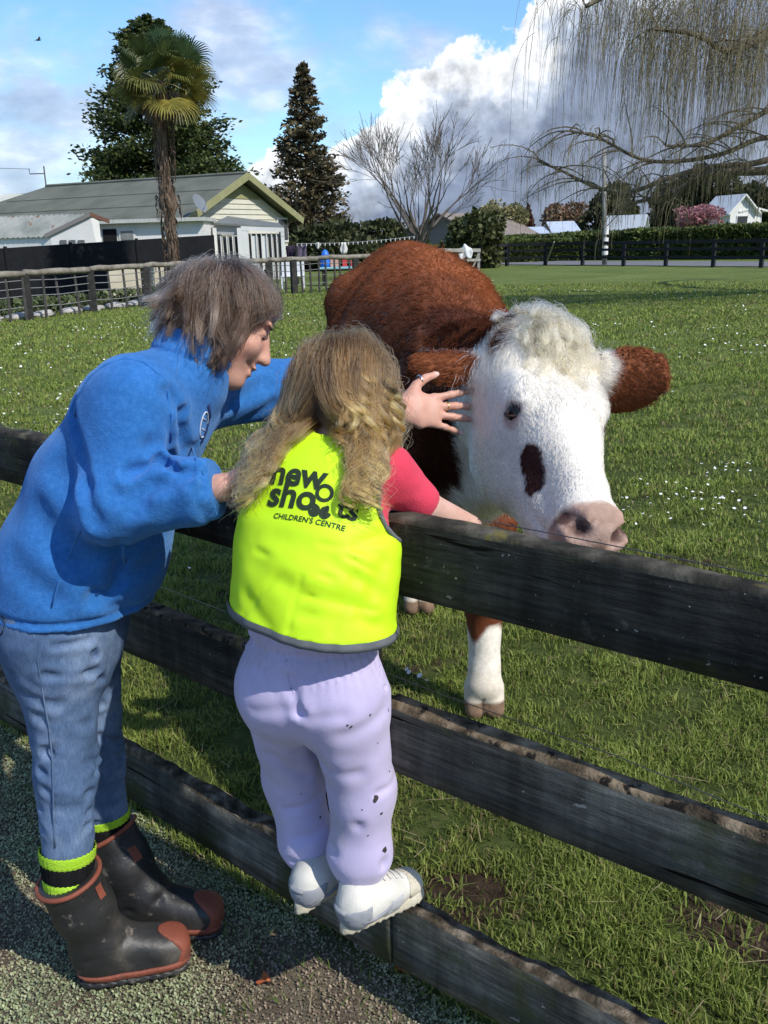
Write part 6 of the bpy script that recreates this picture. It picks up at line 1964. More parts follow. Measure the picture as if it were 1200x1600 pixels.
    def put_ink(verts2, faces, u0, v0, sc, name):
        V = []
        for (u, v) in verts2:
            p_ = o0 + rt_ * (u0 + u * sc) + up_ * (v0 + v * sc)
            h_ = bv.ray_cast(Vector(p_ + nn * .12), Vector(-nn), .3)
            q = np.array(h_[0]) if h_[0] is not None else p_
            V.append(q + nn * .0016)
        link(name, npmesh(name, np.array(V), faces), ink, ve)
    def text2(s, bold):
        cu = bpy.data.curves.new('t', 'FONT'); cu.body = s; cu.size = 1.0; cu.offset = bold; cu.resolution_u = 4; cu.space_character = 1.0
        to = bpy.data.objects.new('t', cu); COL.objects.link(to); dg = bpy.context.evaluated_depsgraph_get(); me = bpy.data.meshes.new_from_object(to.evaluated_get(dg))
        bm = bmesh.new(); bm.from_mesh(me); bmesh.ops.triangulate(bm, faces=bm.faces)
        bmesh.ops.subdivide_edges(bm, edges=[ed for ed in bm.edges if ed.calc_length() > .25], cuts=2); bmesh.ops.triangulate(bm, faces=bm.faces)
        v = [(x.co.x, x.co.y) for x in bm.verts]; bm.verts.index_update(); f = [tuple(q.index for q in fa.verts) for fa in bm.faces]; bm.free()
        bpy.data.objects.remove(to); bpy.data.curves.remove(cu); bpy.data.meshes.remove(me)
        return v, f
    def word(s, u0, v0, width, bold=.02, name='printed_word', squash=1.0):
        v, f = text2(s, bold); xs = [a for a, _ in v]; w = max(xs) - min(xs); sc = width / w
        put_ink([((a - min(xs)), b * squash) for a, b in v], f, u0, v0, sc, name)
    px = 1.0 / 870
    def uv(x, y):
        p_ = V_(x, y) - o0; return p_ @ rt_, p_ @ up_
    u, v = uv(423, 748); u2, v2 = uv(507, 765); word('new', u, (v + v2) / 2 - .004, u2 - u, .03)
    u, v = uv(416, 789); u2, v2 = uv(489, 801); word('sho', u, (v + v2) / 2 + .002, u2 - u, .03)
    u, v = uv(523, 808); u2, v2 = uv(557, 815); word('ts', u, (v + v2) / 2 + .002, u2 - u, .03)
    u, v = uv(427, 808); u2, v2 = uv(539, 828); word("CHILDREN'S CENTRE", u, (v + v2) / 2 - .002, u2 - u, .014)
    # the raised ring with two leaves under it
    cu_, cv_ = uv(507, 770); rI, rO = .0098, .0162; vs = []; fs = []
    for k in range(28):
        a = k * 6.28318 / 28; vs += [(rI * math.cos(a), rI * math.sin(a)), (rO * math.cos(a), rO * math.sin(a))]; k2 = (k + 1) % 28; fs.append((2 * k, 2 * k + 1, 2 * k2 + 1, 2 * k2))
    put_ink(vs, fs, cu_, cv_, 1.0, 'printed_ring')
    for (dx, dy, ang, L) in ((-.0012, -.0415, 2.10, .024), (.0012, -.0415, 1.04, .024), (-.002, -.0425, 2.75, .020), (.002, -.0425, .39, .020)):
        vs = [(dx, dy)]; d_ = (math.cos(ang), math.sin(ang)); n_ = (-d_[1], d_[0])
        for t, w in ((.25, .28), (.6, .30), (.85, .16), (1, 0), (.85, -.16), (.6, -.30), (.25, -.28)): vs.append((dx + d_[0] * L * t + n_[0] * L * w, dy + d_[1] * L * t + n_[1] * L * w))
        put_ink(vs, [(0, i, i + 1) for i in range(1, 7)], cu_, cv_, 1.0, 'printed_leaf')

    # ---- trainers
    sm = pmat('white_leather', [(.52, .50, .43), (.64, .62, .56)], 14.0, .6, .3, .15, 120.0, second=[((.36, .32, .22), 18.0, .58, .72)])
    so = pmat('cream_rubber', [(.46, .41, .30), (.58, .54, .43)], 18.0, .7, .2, .3, 80.0, second=[((.16, .13, .09), 26.0, .62, .72)])
    pm2 = pmat('pale_grey_mesh', [(.40, .40, .41), (.50, .50, .50)], 60.0, .85, .2, .4, 400.0)
    gy = pmat('grey_suede', [(.22, .23, .25), (.30, .31, .33)], 20.0, .9)
    for foot, an, dirv, s in ((foot_r, anR, unit(FN3 * .98 + FE3 * .22 + UP3 * .10), 1), (foot_l, anL, unit(FN3 * .98 - FE3 * .05 + UP3 * .06), -1)):
        sdv = unit(np.cross(dirv, UP3)); upv = np.cross(sdv, dirv); z0 = .302
        f0 = np.array([foot[0], foot[1], z0]); tr = empty_part('trainer', e, f0)
        heel = f0 - dirv * .080; toe = f0 + dirv * .085
        Ms = np.array([dirv, sdv, upv])
        def f_sole(P, f0=f0, dirv=dirv, sdv=sdv, upv=upv):
            q = P - f0; u = q @ dirv; v = q @ sdv; w = q @ upv
            hw = .030 + .009 * np.clip(u / .06, -1, 1); ln = np.sqrt(np.clip(np.abs(u - .004) - .062, 0, None) ** 2 + v * v * (.036 / hw) ** 2) - .036
            tread = .003 * (np.sin(u * 420) > .2) * (w < .006)
            tp = .022 + .004 * (u < -.03) + .010 * np.clip((u - .06) / .04, 0, 1)
            return smax(ln - .001 + .003 * np.clip(w / .02, 0, 1), np.abs(w - tp / 2 - tread / 2) - tp / 2 + tread / 2, .004)
        def f_upper(P, f0=f0, dirv=dirv, sdv=sdv, upv=upv, an=an):
            q = P - f0; M_ = np.array([dirv, sdv, upv])
            d = loft(P, [f0 - dirv * .055 + upv * .042, f0 + dirv * .01 + upv * .040, f0 + dirv * .075 + upv * .030], [.032, .036, .033], [.038, .034, .024], sdv, .03)
            d = smin(d, loft(P, [f0 - dirv * .045 + upv * .05, an * .6 + (f0 - dirv * .045 + upv * .09) * .4], [.036, .037], [.042, .038], sdv, .02), .025)
            d = smax(d, -(q @ upv) + .014, .004)
            return d + .0015 * vnoise(P, 60, 5)
        lo5 = f0 - .16; hi5 = f0 + .19; lo5[2] = z0 - .04
        so_ = link('sole', sdfmesh('sole', f_sole, lo5, hi5, .0042), so, tr)
        up_o = link('upper', sdfmesh('upper', f_upper, lo5, hi5, .0042), sm, tr)
        def shell(nm, region, mat, th=.0022):
            me = sdfmesh(nm, lambda P: np.maximum(np.maximum(f_upper(P) - th, -(f_upper(P) + .003)), region(P)), lo5, hi5, .0040)
            if len(me.vertices): link(nm, me, mat, up_o)
        U_ = lambda P: (P - f0) @ dirv; W_ = lambda P: (P - f0) @ upv
        shell('toe_overlay', lambda P: np.maximum(.052 - U_(P) + .5 * np.clip(W_(P) - .035, 0, 1), .012 - W_(P)), so)
        shell('heel_counter', lambda P: np.maximum(np.maximum(U_(P) + .046 - .35 * (W_(P) - .03), W_(P) - .062), .012 - W_(P)), gy)
        shell('side_panel', lambda P: np.maximum(np.maximum(np.abs(U_(P) - .012 - .5 * (W_(P) - .03)) - .017, .018 - W_(P)), W_(P) - .050), pm2)
        # laces, heel counter and side flash
        for i in range(4):
            t = .012 + i * .014; c = f0 + dirv * t
            pts = [hitline(f_upper, c + upv * .09 + sdv * w, -upv) + upv * .0015 for w in (-.017, -.006, .006, .017)]
            MB().tube(pts, .0026, 5).build('lace', sm, up_o, True)
        for sg in (-1, 1):
            pts = [hitline(f_upper, f0 + dirv * u - sdv * sg * .12 + upv * w, sdv * sg) for u, w in ((-.062, .034), (-.035, .030), (-.01, .034), (.015, .046))]
            MB().tube(pts, [.0035, .0045, .0045, .002], 6).build('side_flash', gy, up_o, True)
        pts = [hitline(f_upper, f0 + upv * .058 - dirv * .16 + sdv * w, dirv) for w in (-.018, -.008, .0, .008, .018)]
        MB().tube(pts, .0055, 6).build('heel_tab', gy, up_o, True)

    # ---- long fair hair with loose ends
    hm = truehair('fair_hair', .30, .5)
    M = np.array([sd, fr, top])
    cap_me = sdfmesh('scalp', lambda P: ell(P, head + top * .004, (.0745, .0875, .090), M), head - .12, head + .12, .008)
    n = 420
    P0, N0 = meshsample(cap_me, n, gen, lambda V: ((((V - head) @ fr) < .050) & (((V - head) @ top) > -.050)) * 1.0)
    bpy.data.meshes.remove(cap_me)
    lt0 = ((P0 - head) @ lat) / .074; hg0 = ((P0 - head) @ top + .055) / .145; kp = ~((lt0 > -.25) & (lt0 < .60) & (hg0 < .75) & (gen.random(n) < .30)); P0, N0 = P0[kp], N0[kp]; n = len(P0)
    K = 28; pts = np.zeros((n, K, 3)); p_ = P0.copy(); pts[:, 0] = p_
    crown = head + top * .088 - fr * .015
    ph = 9.0 * vnoise(P0, 15, 91) + gen.normal(0, .8, n); hand = np.where(vnoise(P0, 11, 92) + gen.normal(0, .08, n) > 0, 1, -1); amp = .8 + .8 * vnoise(P0, 20, 93) + .15 * gen.random(n)
    lateral = ((P0 - head) @ lat) / .074
    hgt = np.clip(((P0 - head) @ top + .055) / .145, 0, 1); Ln = .112 + .160 * hgt + .070 * gen.random(n) ** 1.6 + .012 * np.abs(lateral) - .055 * np.exp(-((lateral - .05) / .45) ** 2) - .035 * np.exp(-((lateral - .35) / .4) ** 2)
    part = np.where(lateral > -.15, 1, -1) * np.exp(-((lateral + .15) / .6) ** 2) * np.clip(1.15 - .8 * hgt, 0, 1)
    fl0 = P0 - crown; flow = fl0 - N0 * (fl0 * N0).sum(1)[:, None]; flow /= np.linalg.norm(flow, axis=1)[:, None] + 1e-6
    d = flow + N0 * .15; sway = .5 * vnoise(P0, 16, 94) + gen.normal(0, .03, n)
    for i in range(1, K):
        t = i / (K - 1)
        g_ = np.array([0, 0, -1.0])[None] + lat[None] * (lateral * (.12 + .16 * t) - .02 * t + sway * t + part * np.where(part > 0, 1.7, 1.3) * np.clip(t * 2, 0, 1) * (t < .85))[:, None] + back[None] * (.62 * (1 - t) ** 1.5 + .12)
        d = d * .70 + g_ * .30; d /= np.linalg.norm(d, axis=1)[:, None]
        wv = np.clip((t - .30) / .55, 0, 1) ** 1.5
        a_ = ph + hand * (3.0 * t + 11.0 * np.clip(t - .3, 0, 1) ** 1.3)
        sw = (lat[None] * np.sin(a_)[:, None] + back[None] * np.cos(a_)[:, None]) * (amp * wv * 1.75)[:, None]
        st = d + sw; st /= np.linalg.norm(st, axis=1)[:, None]
        p_ = p_ + st * (Ln / (K - 1))[:, None]
        q = p_ - (head + top * .004); l = np.c_[q @ sd / .081, q @ fr / .094, q @ top / .096]; r_ = np.linalg.norm(l, axis=1)
        ins = r_ < 1
        p_[ins] = (head + top * .004) + q[ins] / r_[ins, None]
        for _ in range(2):
            vv = np.minimum(f_vest0(p_.astype(np.float32)), cap(p_.astype(np.float32), shL, shR, .058, .058)); ins = vv < .012
            p_[ins] += (back[None] * .9 + UP3[None] * .12) * (.012 - vv[ins])[:, None]
        pts[:, i] = p_
    m = 105; tt = np.linspace(0, 1, K)[None, None, :, None]
    wid = gen.uniform(.6, 1.4, (n, 1, 1, 1))
    spread = (.0150 * (1 - tt) ** 1.7 + .0040 * wid * (1 - .72 * tt)) 
    off = gen.normal(0, 1, (n, m, 1, 3)) * .55
    fly = gen.normal(0, 1, (n, m, 1, 3)) * (gen.random((n, m, 1, 1)) < .07) * .014
    allp = (pts[:, None] + off * spread + fly * tt ** 2).reshape(n * m, K, 3)
    q = allp.reshape(-1, 3) - (head + top * .004); l = np.c_[q @ sd / .078, q @ fr / .091, q @ top / .093]; r_ = np.linalg.norm(l, axis=1); ins = r_ < 1
    ap = allp.reshape(-1, 3); ap[ins] = (head + top * .004) + q[ins] / r_[ins, None]; allp = ap.reshape(n * m, K, 3)
    t = .25 + .5 * gen.random((n * m, 1, 1)); tone = np.repeat(gen.normal(0, .36, n), m)[:, None, None]; tk = np.linspace(0, 1, K)[None, :, None]
    root = np.array([.17, .105, .050]) * (1 - t) + np.array([.42, .285, .145]) * t
    tip_ = np.array([.52, .345, .135]) * (1 - t) + np.array([.92, .72, .42]) * t
    bl = np.clip((tk - .25) / .6, 0, 1); C = 1.08 * (root * (1 - bl) + tip_ * bl) * (1 + tone)
    hairs('hair', allp, np.linspace(.00030, .00022, K)[None], hm, e, np.clip(np.clip(C, .01, 2) ** 1.7 * .60, .004, .95))
    return e


def slp(a, b, t): return a + (b - a) * t


def empty_part(name, parent, loc):
    o = bpy.data.objects.new(name, None); COL.objects.link(o); o.parent = parent; o.location = Vector(loc) - wloc(parent); o.empty_display_size = .05
    return o


def hitline(fn, p, d, tmax=.4):
    p = np.asarray(p, float); d = unit(d); t = 0.0
    for _ in range(80):
        q = p + d * t; v = float(fn(q[None].astype(np.float32))[0])
        if v < 5e-4 or t > tmax: break
        t += max(v * .6, 3e-4)
    return p + d * t


make_child()
# ================================================================== the woman
def make_adult():
    gen = np.random.default_rng(88)
    X3 = np.array([1.0, 0, 0]); Y3 = np.array([0, 1.0, 0])
    heelL, toeL = atz(116, 1532), atz(308, 1492); heelR, toeR = atz(186, 1446), atz(333, 1448)
    base = (heelL + toeL + heelR + toeR) / 4
    e = empty('person', (base[0], base[1], 0), 'woman in a blue fleece jacket, jeans and gumboots bending towards the cow', 'person')
    at = aty
    hip = at(98, 962, 1.93); hipL = at(88, 985, 1.85); hipR = at(122, 985, 2.02)
    knL = at(103, 1205, 1.835); knR = at(150, 1190, 2.03)
    anL = at(107, 1400, 1.80); anR = at(170, 1322, 2.01)
    s1 = at(122, 860, 1.93); s2 = at(168, 760, 1.93); s3 = at(230, 652, 1.93); s4 = at(288, 592, 1.94)
    shL = at(210, 622, 1.79); shR = at(318, 612, 2.09)
    elL = at(178, 792, 1.73); wrL = at(346, 762, 1.70)
    elR = at(482, 606, 2.27); wrR = at(624, 642, 2.09)
    nk = at(312, 570, 1.95); head = at(349, 492, 1.98)
    fr = unit(RGT * .82 + FWD * .22 - UPV * .50); top = UPV * .85 + RGT * .45 + FWD * .05; top = unit(top - fr * (top @ fr)); sd = np.cross(fr, top)
    M = np.array([sd, fr, top])
    latS = unit(shR - shL)

    hand_tips = {}

    def f_head(P):
        d = ell(P, head, (.076, .098, .092), M)
        d = smin(d, ell(P, head + fr * .048 - top * .050, (.054, .056, .060), M), .03)
        d = smin(d, ell(P, head + fr * .080 - top * .100, (.024, .026, .020), M), .022)              # chin
        d = smin(d, cap(P, head - top * .088 + fr * .015, head - top * .100 + fr * .060, .040, .028), .03)   # jaw
        d = smin(d, cap(P, head + fr * .098 - top * .000, head + fr * .118 - top * .034, .009, .0125), .012)  # nose
        for s in (-1, 1):
            d = smin(d, ell(P, head + fr * .106 - top * .038 + sd * s * .011, (.009, .010, .008), M), .006)
            d = smin(d, ell(P, head + fr * .072 - top * .030 + sd * s * .040, (.024, .022, .020), M), .020)   # cheeks
            d = smin(d, ell(P, head - fr * .004 - top * .018 + sd * s * .078, (.011, .019, .031), M), .006)   # ears
            d = smax(d, -ell(P, head + fr * .100 + sd * s * .033 + top * .006, (.017, .016, .010), M), .010)
            d = smin(d, ell(P, head + fr * .080 + sd * s * .034 + top * .026, (.026, .016, .008), M), .012)   # brows
        d = smin(d, ell(P, head + fr * .103 - top * .061, (.022, .011, .0065), M), .006); d = smin(d, ell(P, head + fr * .100 - top * .075, (.019, .011, .007), M), .006)
        for s in (-1, 1):
            d = smin(d, ell(P, head + fr * .0815 + sd * s * .033 + top * .004, (.0145, .0125, .0115), M), .004)   # lowered lids
        for s in (-1, 1):
            d = d + .006 * np.exp(-(segdist(P, head + fr * .114 - top * .068, head + fr * .088 - top * .060 + sd * s * .034) / .004) ** 2)
            d = d + .0045 * np.exp(-(segdist(P, head + fr * .096 + sd * s * .020 - top * .004, head + fr * .082 + sd * s * .050 - top * .003) / .0032) ** 2)
        d = d + .0035 * np.exp(-(segdist(P, head + fr * .112 - top * .045 - sd * .020, head + fr * .086 - top * .066 - sd * .036) / .005) ** 2)
        d = d + .002 * np.exp(-(segdist(P, head + fr * .085 - sd * .050 + top * .004, head + fr * .062 - sd * .066 - top * .006) / .004) ** 2)
        return d
    fdR = unit(RGT * .93 + FWD * .30 + UPV * .03); pnR = unit(FWD * .86 - RGT * .28 - UPV * .10)
    fdL = unit(RGT * .62 + FWD * .55 + UPV * .38); pnL = unit(FWD * .2 + RGT * .75 - UPV * .45)

    def hands(P):
        a, tr = hand_sdf(P, wrR, fdR, pnR, HS[0], 1.0, (.06, .08, .06, .10), (.20, .03, -.10, -.30), (.95, .05))
        b, tl = hand_sdf(P, wrL, fdL, pnL, HS[1], .98, (.42, .45, .48, .5), (.12, .02, -.08, -.16), (.7, .5))
        hand_tips['R'] = tr; hand_tips['L'] = tl
        return a, b
    # thumb of the right hand points up in the picture, of the left hand up and towards the camera
    HS = [1 if np.cross(fdR, unit(pnR - fdR * (pnR @ fdR))) @ UPV > 0 else -1, 1 if np.cross(fdL, unit(pnL - fdL * (pnL @ fdL))) @ (UPV - FWD * .4) > 0 else -1]

    def f_body(P):
        d = loft(P, [hip, s1, s2, s3, s4], [.140, .128, .130, .125, .070], [.098, .095, .092, .078, .050], latS, .05)
        d = smin(d, cap(P, shL, shR, .042, .042), .03)
        d = smin(d, cap(P, s4, head - top * .06 - fr * .02, .058, .055), .03)
        d = smin(d, f_head(P), .025)
        d = smin(d, cap(P, shL, elL, .050, .040), .03); d = smin(d, cap(P, elL, wrL, .040, .026), .015)
        d = smin(d, cap(P, shR, elR, .050, .040), .03); d = smin(d, cap(P, elR, wrR, .040, .026), .015)
        for h_, k, a in ((hipL, knL, anL), (hipR, knR, anR)):
            d = smin(d, cap(P, h_, k, .075, .045), .03); d = smin(d, cap(P, k, a, .045, .034), .015)
            hl_, tl_ = (heelL, toeL) if a is anL else (heelR, toeR); dv_ = unit((tl_ - hl_) * np.array([1, 1, 0])); O_ = hl_ * np.array([1, 1, 0]) + dv_ * .065
            d = smin(d, cap(P, a, O_ + UP3 * .075, .034, .028), .01); d = smin(d, cap(P, O_ + UP3 * .06, O_ + dv_ * .14 + UP3 * .05, .027, .022), .02)
        a, b = hands(P)
        return smin(smin(d, a, .010), b, .010)
    P_all = np.array([heelL, toeL, heelR, toeR, hip, head, wrR, wrL, elL, elR]); lo = P_all.min(0) - .15; hi = P_all.max(0) + .22; lo[2] = -.01
    sk = skin_mat('woman_skin', (.56, .31, .23))
    body_me = sdfmesh('body', f_body, lo, hi, .0054)
    link('body', body_me, sk, e)
    em = pmat('woman_eye', [(.35, .33, .30)], rough=.15, spec=.6); ir = pmat('woman_iris', [(.03, .03, .03)], rough=.1, spec=.7)
    for s in (-1, 1):
        for nm, r_, o_, mt in (('eye', .0105, .076, em), ('iris', .0060, .0810, ir)):
            bm = bmesh.new(); bmesh.ops.create_uvsphere(bm, u_segments=14, v_segments=10, radius=r_); me = bpy.data.meshes.new(nm); bm.to_mesh(me); bm.free()
            c = head + fr * o_ + sd * s * .033 + top * .004
            for v in me.vertices: v.co = v.co + Vector(c)
            link(nm, me, mt, e, True)
    lash = pmat('lash_brown', [(.035, .022, .016)], rough=.8)
    for s in (-1, 1):
        pts = [head + fr * (.0945 - .35 * abs(w - .033)) + sd * s * w - top * (.004 - .12 * abs(w - .033)) for w in (.020, .026, .033, .040, .046)]
        MB().tube(pts, .0011, 5).build('eyelash', lash, e, True)
        pts = [head + fr * (.099 - .45 * abs(w - .030)) + sd * s * w + top * (.024 - .15 * abs(w - .030)) for w in (.016, .024, .032, .042, .050)]
        MB().tube(pts, .0018, 5).build('eyebrow', lash, e, True)
    # nails and rings
    nail = pmat('nail', [(.62, .42, .36)], rough=.3, spec=.5)
    for key, pn in (('R', pnR), ('L', pnL)):
        for (tp, dv, fd) in hand_tips[key]:
            dv = unit(dv); up_ = -unit(pn - dv * (pn @ dv)); sv = np.cross(dv, up_)
            mb = MB(); V = []; F = []
            for i, u in enumerate((-.006, -.001, .004, .0075)):
                for j, w in enumerate((-.0048, -.0025, 0, .0025, .0048)):
                    ww = w * (1.0 if i < 3 else .6); V.append(tp + dv * u + sv * ww + up_ * (.0080 - 70 * ww * ww - (.0012 if i == 3 else 0)))
            for i in range(3):
                for j in range(4): F.append((i * 5 + j, i * 5 + j + 1, i * 5 + 6 + j, i * 5 + 5 + j))
            mb.add(V, F); mb.build('nail', nail, e, True)
    def ring(fi, frac, col, nm):
        tp, dv, fd = hand_tips['R'][fi]; 
        s_ = np.cross(fdR, unit(pnR - fdR * (pnR @ fdR))) * HS[0]
        if fi == 4:
            c = tp - unit(dv) * .040; ax = unit(dv); r_ = .0114
        else:
            k = wrR + fdR * .086 + s_ * (.029, .0105, -.0085, -.0265)[fi]; c = k + (tp - k) * frac; ax = unit(tp - k); r_ = .0100
        u = unit(np.cross(ax, UPV)); w = np.cross(ax, u)
        pts = [c + (u * math.cos(t) + w * math.sin(t)) * r_ for t in np.linspace(0, 6.2832, 19)]
        MB().tube(pts, .0016, 6, cap=False).build(nm, col, e, True)
    ring(1, .28, pmat('gold', [(.75, .52, .22)], rough=.25, metal=1.0), 'gold_ring'); ring(4, .3, pmat('silver', [(.75, .75, .75)], rough=.2, metal=1.0), 'silver_ring')

    # ---- jeans
    def f_jeans0(P):
        d = loft(P, [hip + UP3 * .06, hip, hip - UP3 * .06], [.165, .168, .160], [.118, .125, .120], Y3, .05)
        a = smin(cap(P, hipL, knL, .092, .061), cap(P, knL, knL + (anL - knL) * .62, .061, .055), .03)
        b = smin(cap(P, hipR, knR, .092, .061), cap(P, knR, knR + (anR - knR) * .62, .061, .055), .03)
        return smin(d, smin(a, b, .015), .04)
    J = lambda x, y: hit(f_jeans0, x, y)
    cr = [(J(x0, y0), J(x1, y1), w, dp) for (x0, y0, x1, y1, w, dp) in ((70, 1055, 148, 1048, .010, .005), (85, 1010, 140, 1000, .008, .004), (60, 1120, 140, 1130, .012, .004), (70, 1175, 150, 1190, .010, .006), (64, 1205, 148, 1208, .009, .007), (70, 1235, 140, 1238, .010, .006), (62, 1262, 140, 1268, .009, .005), (66, 1295, 138, 1290, .009, .005),
                                                                        (155, 1060, 192, 1050, .009, .006), (155, 1150, 192, 1160, .009, .006), (152, 1175, 192, 1180, .008, .006), (150, 1200, 192, 1206, .008, .006), (30, 1150, 80, 1170, .012, .004), (146, 1020, 158, 1100, .008, .008), (40, 1085, 95, 1100, .012, .003))]

    def f_jeans(P):
        d = f_jeans0(P)
        for a, b, w, dp in cr:
            q_ = segdist(P, a, b); d = d + dp * 1.1 * np.exp(-(q_ / w) ** 2) - dp * .5 * np.exp(-((q_ - 1.9 * w) / w) ** 2)
        d = d + .005 * vnoise(P, 15, 41) + .0045 * vnoise(np.c_[P[:, 0] * .5, P[:, 1] * .5, P[:, 2] * 1.8], 26, 42) * (P[:, 2] < .62) + .002 * vnoise(P, 60, 43)
        for k, a in ((knL, anL), (knR, anR)):
            c = k + (a - k) * .66; near = (np.linalg.norm(P - c, axis=1) < .16); d = np.where(near, np.maximum(d, (P - c) @ unit(a - k)), d)
        return d
    jm = bpy.data.materials.new('faded_denim'); jm.use_nodes = True
    g = NG(jm.node_tree); tc = g.n('ShaderNodeTexCoord').outputs['Object']
    c = g.ramp(g.noise(tc, 7.0, 7, .62), [(.30, (.048, .085, .158)), (.5, (.092, .148, .255)), (.68, (.205, .275, .395))])
    wv = g.noise(g.v('MULTIPLY', tc, (1, 1, .08)), 520.0, 2, .6); c = g.mix(1.0, c, g.ramp(wv, [(.3, .78), (.7, 1.22)]), 'MULTIPLY')
    p = g.n('ShaderNodeBsdfPrincipled'); g.put(p.inputs['Base Color'], c); p.inputs['Roughness'].default_value = .9; p.inputs['Specular IOR Level'].default_value = .15
    bn = g.n('ShaderNodeBump'); bn.inputs['Strength'].default_value = .4; bn.inputs['Distance'].default_value = .0015; g.put(bn.inputs['Height'], g.noise(tc, 380.0, 3, .6)); g.t.links.new(bn.outputs[0], p.inputs['Normal'])
    o_ = g.n('ShaderNodeOutputMaterial'); g.t.links.new(p.outputs[0], o_.inputs[0])
    Pj = np.array([hip, hipL, hipR, knL, knR, anL, anR]); 
    jeans_me = sdfmesh('jeans', f_jeans, Pj.min(0) - .20, Pj.max(0) + .20, .0052)
    jo = link('jeans', jeans_me, jm, e)
    # outer side seam
    pts = [hitline(f_jeans, at(x, y, 1.3), unit(ray(x, y)), 1.5) for x, y in ((52, 985), (60, 1040), (68, 1090), (77, 1140), (82, 1190), (83, 1240), (84, 1290), (86, 1325))]
    MB().tube(pts, .0022, 5).build('side_seam', jm, jo, True)
    pk = pmat('pocket_stitching', [(.03, .035, .05)], rough=.9)
    pts = [hitline(f_jeans, at(x, y, 1.3), unit(ray(x, y)), 1.5) for x, y in ((2, 962), (8, 975), (3, 990), (-6, 996))]
    MB().tube(pts, .0016, 5).build('pocket_stitching', pk, jo, True)

    # ---- fleece jacket
    def f_jack0(P):
        d = loft(P, [at(97, 985, 1.93), at(108, 930, 1.93), s1, s2, s3, s4 - UP3 * .0], [.180, .178, .172, .170, .170, .115], [.134, .138, .140, .136, .116, .070], np.array([Y3, Y3, unit(Y3 + latS), latS, latS, latS]), .05)
        d = smin(d, cap(P, shL, shR, .066, .066), .05)
        d = smin(d, smin(cap(P, shL, elL, .074, .068), cap(P, elL, elL + (wrL - elL) * .80, .069, .056), .03), .035)
        d = smin(d, cap(P, elL + (wrL - elL) * .78, elL + (wrL - elL) * .93, .060, .047), .02)
        d = smin(d, smin(cap(P, shR, elR, .074, .066), cap(P, elR, elR + (wrR - elR) * .80, .070, .055), .03), .04)
        d = smin(d, ell(P, s1 + X3 * .085 - UP3 * .00, (.10, .13, .13)), .06)               # soft front
        return d
    Kk = lambda x, y: hit(f_jack0, x, y)
    fold = []
    for (x0, y0, x1, y1, w, dp) in ((205, 742, 250, 725, .012, .014), (250, 725, 292, 742, .010, .014), (215, 765, 285, 752, .012, .010), (190, 772, 225, 790, .013, .008), (232, 700, 262, 720, .014, .009), (235, 760, 205, 800, .012, .007), (318, 745, 330, 800, .014, .007), (300, 735, 340, 742, .010, .008),
                                      (120, 640, 135, 760, .013, .010), (135, 760, 150, 815, .012, .010), (265, 615, 285, 700, .012, .010), (285, 640, 300, 720, .010, .008), (250, 610, 262, 690, .010, .006), (60, 800, 120, 880, .022, .007), (90, 730, 112, 800, .020, .006), (20, 880, 80, 930, .022, .006), (150, 935, 205, 955, .014, .008),
                                      (170, 905, 240, 880, .016, .006), (348, 600, 380, 570, .012, .008), (360, 630, 415, 600, .013, .008), (380, 655, 425, 630, .012, .006), (300, 700, 318, 760, .012, .007), (150, 850, 140, 930, .016, .006)):
        fold.append((Kk(x0, y0), Kk(x1, y1), w, dp))
    pkt = [Kk(x, y) for x, y in ((183, 850), (188, 885), (185, 910), (172, 928), (150, 925))]
    hemc = at(105, 936, 1.93)

    def f_jack(P):
        d = f_jack0(P)
        for a, b, w, dp in fold:
            q_ = segdist(P, a, b); d = d + dp * .85 * np.exp(-(q_ / (1.15 * w)) ** 2) - dp * .38 * np.exp(-((q_ - 2.2 * w) / (1.15 * w)) ** 2)
        for a, b in zip(pkt[:-1], pkt[1:]):
            d = d + .016 * np.exp(-(segdist(P, a, b) / .012) ** 2)
        d = d + .008 * vnoise(P, 7, 51) + .004 * vnoise(P, 16, 52)
        # hem: plane dipping to the front; cuffs; neck
        hp = (P - hemc) @ unit(UP3 + X3 * .06)
        d = np.maximum(d, -hp)
        d = d + .006 * np.exp(-((hp - .018) / .006) ** 2)
        wr = elL + (wrL - elL) * .965; d = np.where(np.linalg.norm(P - wr, axis=1) < .10, np.maximum(d, (P - wr) @ unit(wrL - elL)), d)
        d = d + .004 * np.exp(-(((P - elL - (wrL - elL) * .86) @ unit(wrL - elL)) / .007) ** 2) * (np.linalg.norm(P - wr, axis=1) < .09)
        wr = elR + (wrR - elR) * .84; d = np.where(np.linalg.norm(P - wr, axis=1) < .12, np.maximum(d, (P - wr) @ unit(wrR - elR)), d)
        ct = s4 + (head - s4) * .62; cx_ = unit(head - s4 + UP3 * .03 - fr * .03)
        col_ = np.maximum(cap(P, s4, ct + cx_ * .05, .090, .078), (P - ct) @ cx_ + .10 * np.clip((P - ct) @ fr, 0, .1))
        d = smin(d, col_, .018)
        d = smax(d, -cap(P, s4 + (head - s4) * .38, head + cx_ * .05, .064, .066), .006)
        d = d + .006 * np.exp(-(((P - s4 - (head - s4) * .26) @ cx_) / .006) ** 2) * (cap(P, s4, ct, .105, .105) < 0)
        return d
    fm = bpy.data.materials.new('blue_fleece'); fm.use_nodes = True
    g = NG(fm.node_tree); tc = g.n('ShaderNodeTexCoord').outputs['Object']
    c = g.ramp(g.noise(tc, 90.0, 5, .65), [(.3, (.022, .122, .36)), (.55, (.032, .155, .43)), (.75, (.048, .188, .49))])
    c = g.mix(1.0, c, g.ramp(g.noise(tc, 12.0, 4, .6), [(.3, .88), (.7, 1.1)]), 'MULTIPLY')
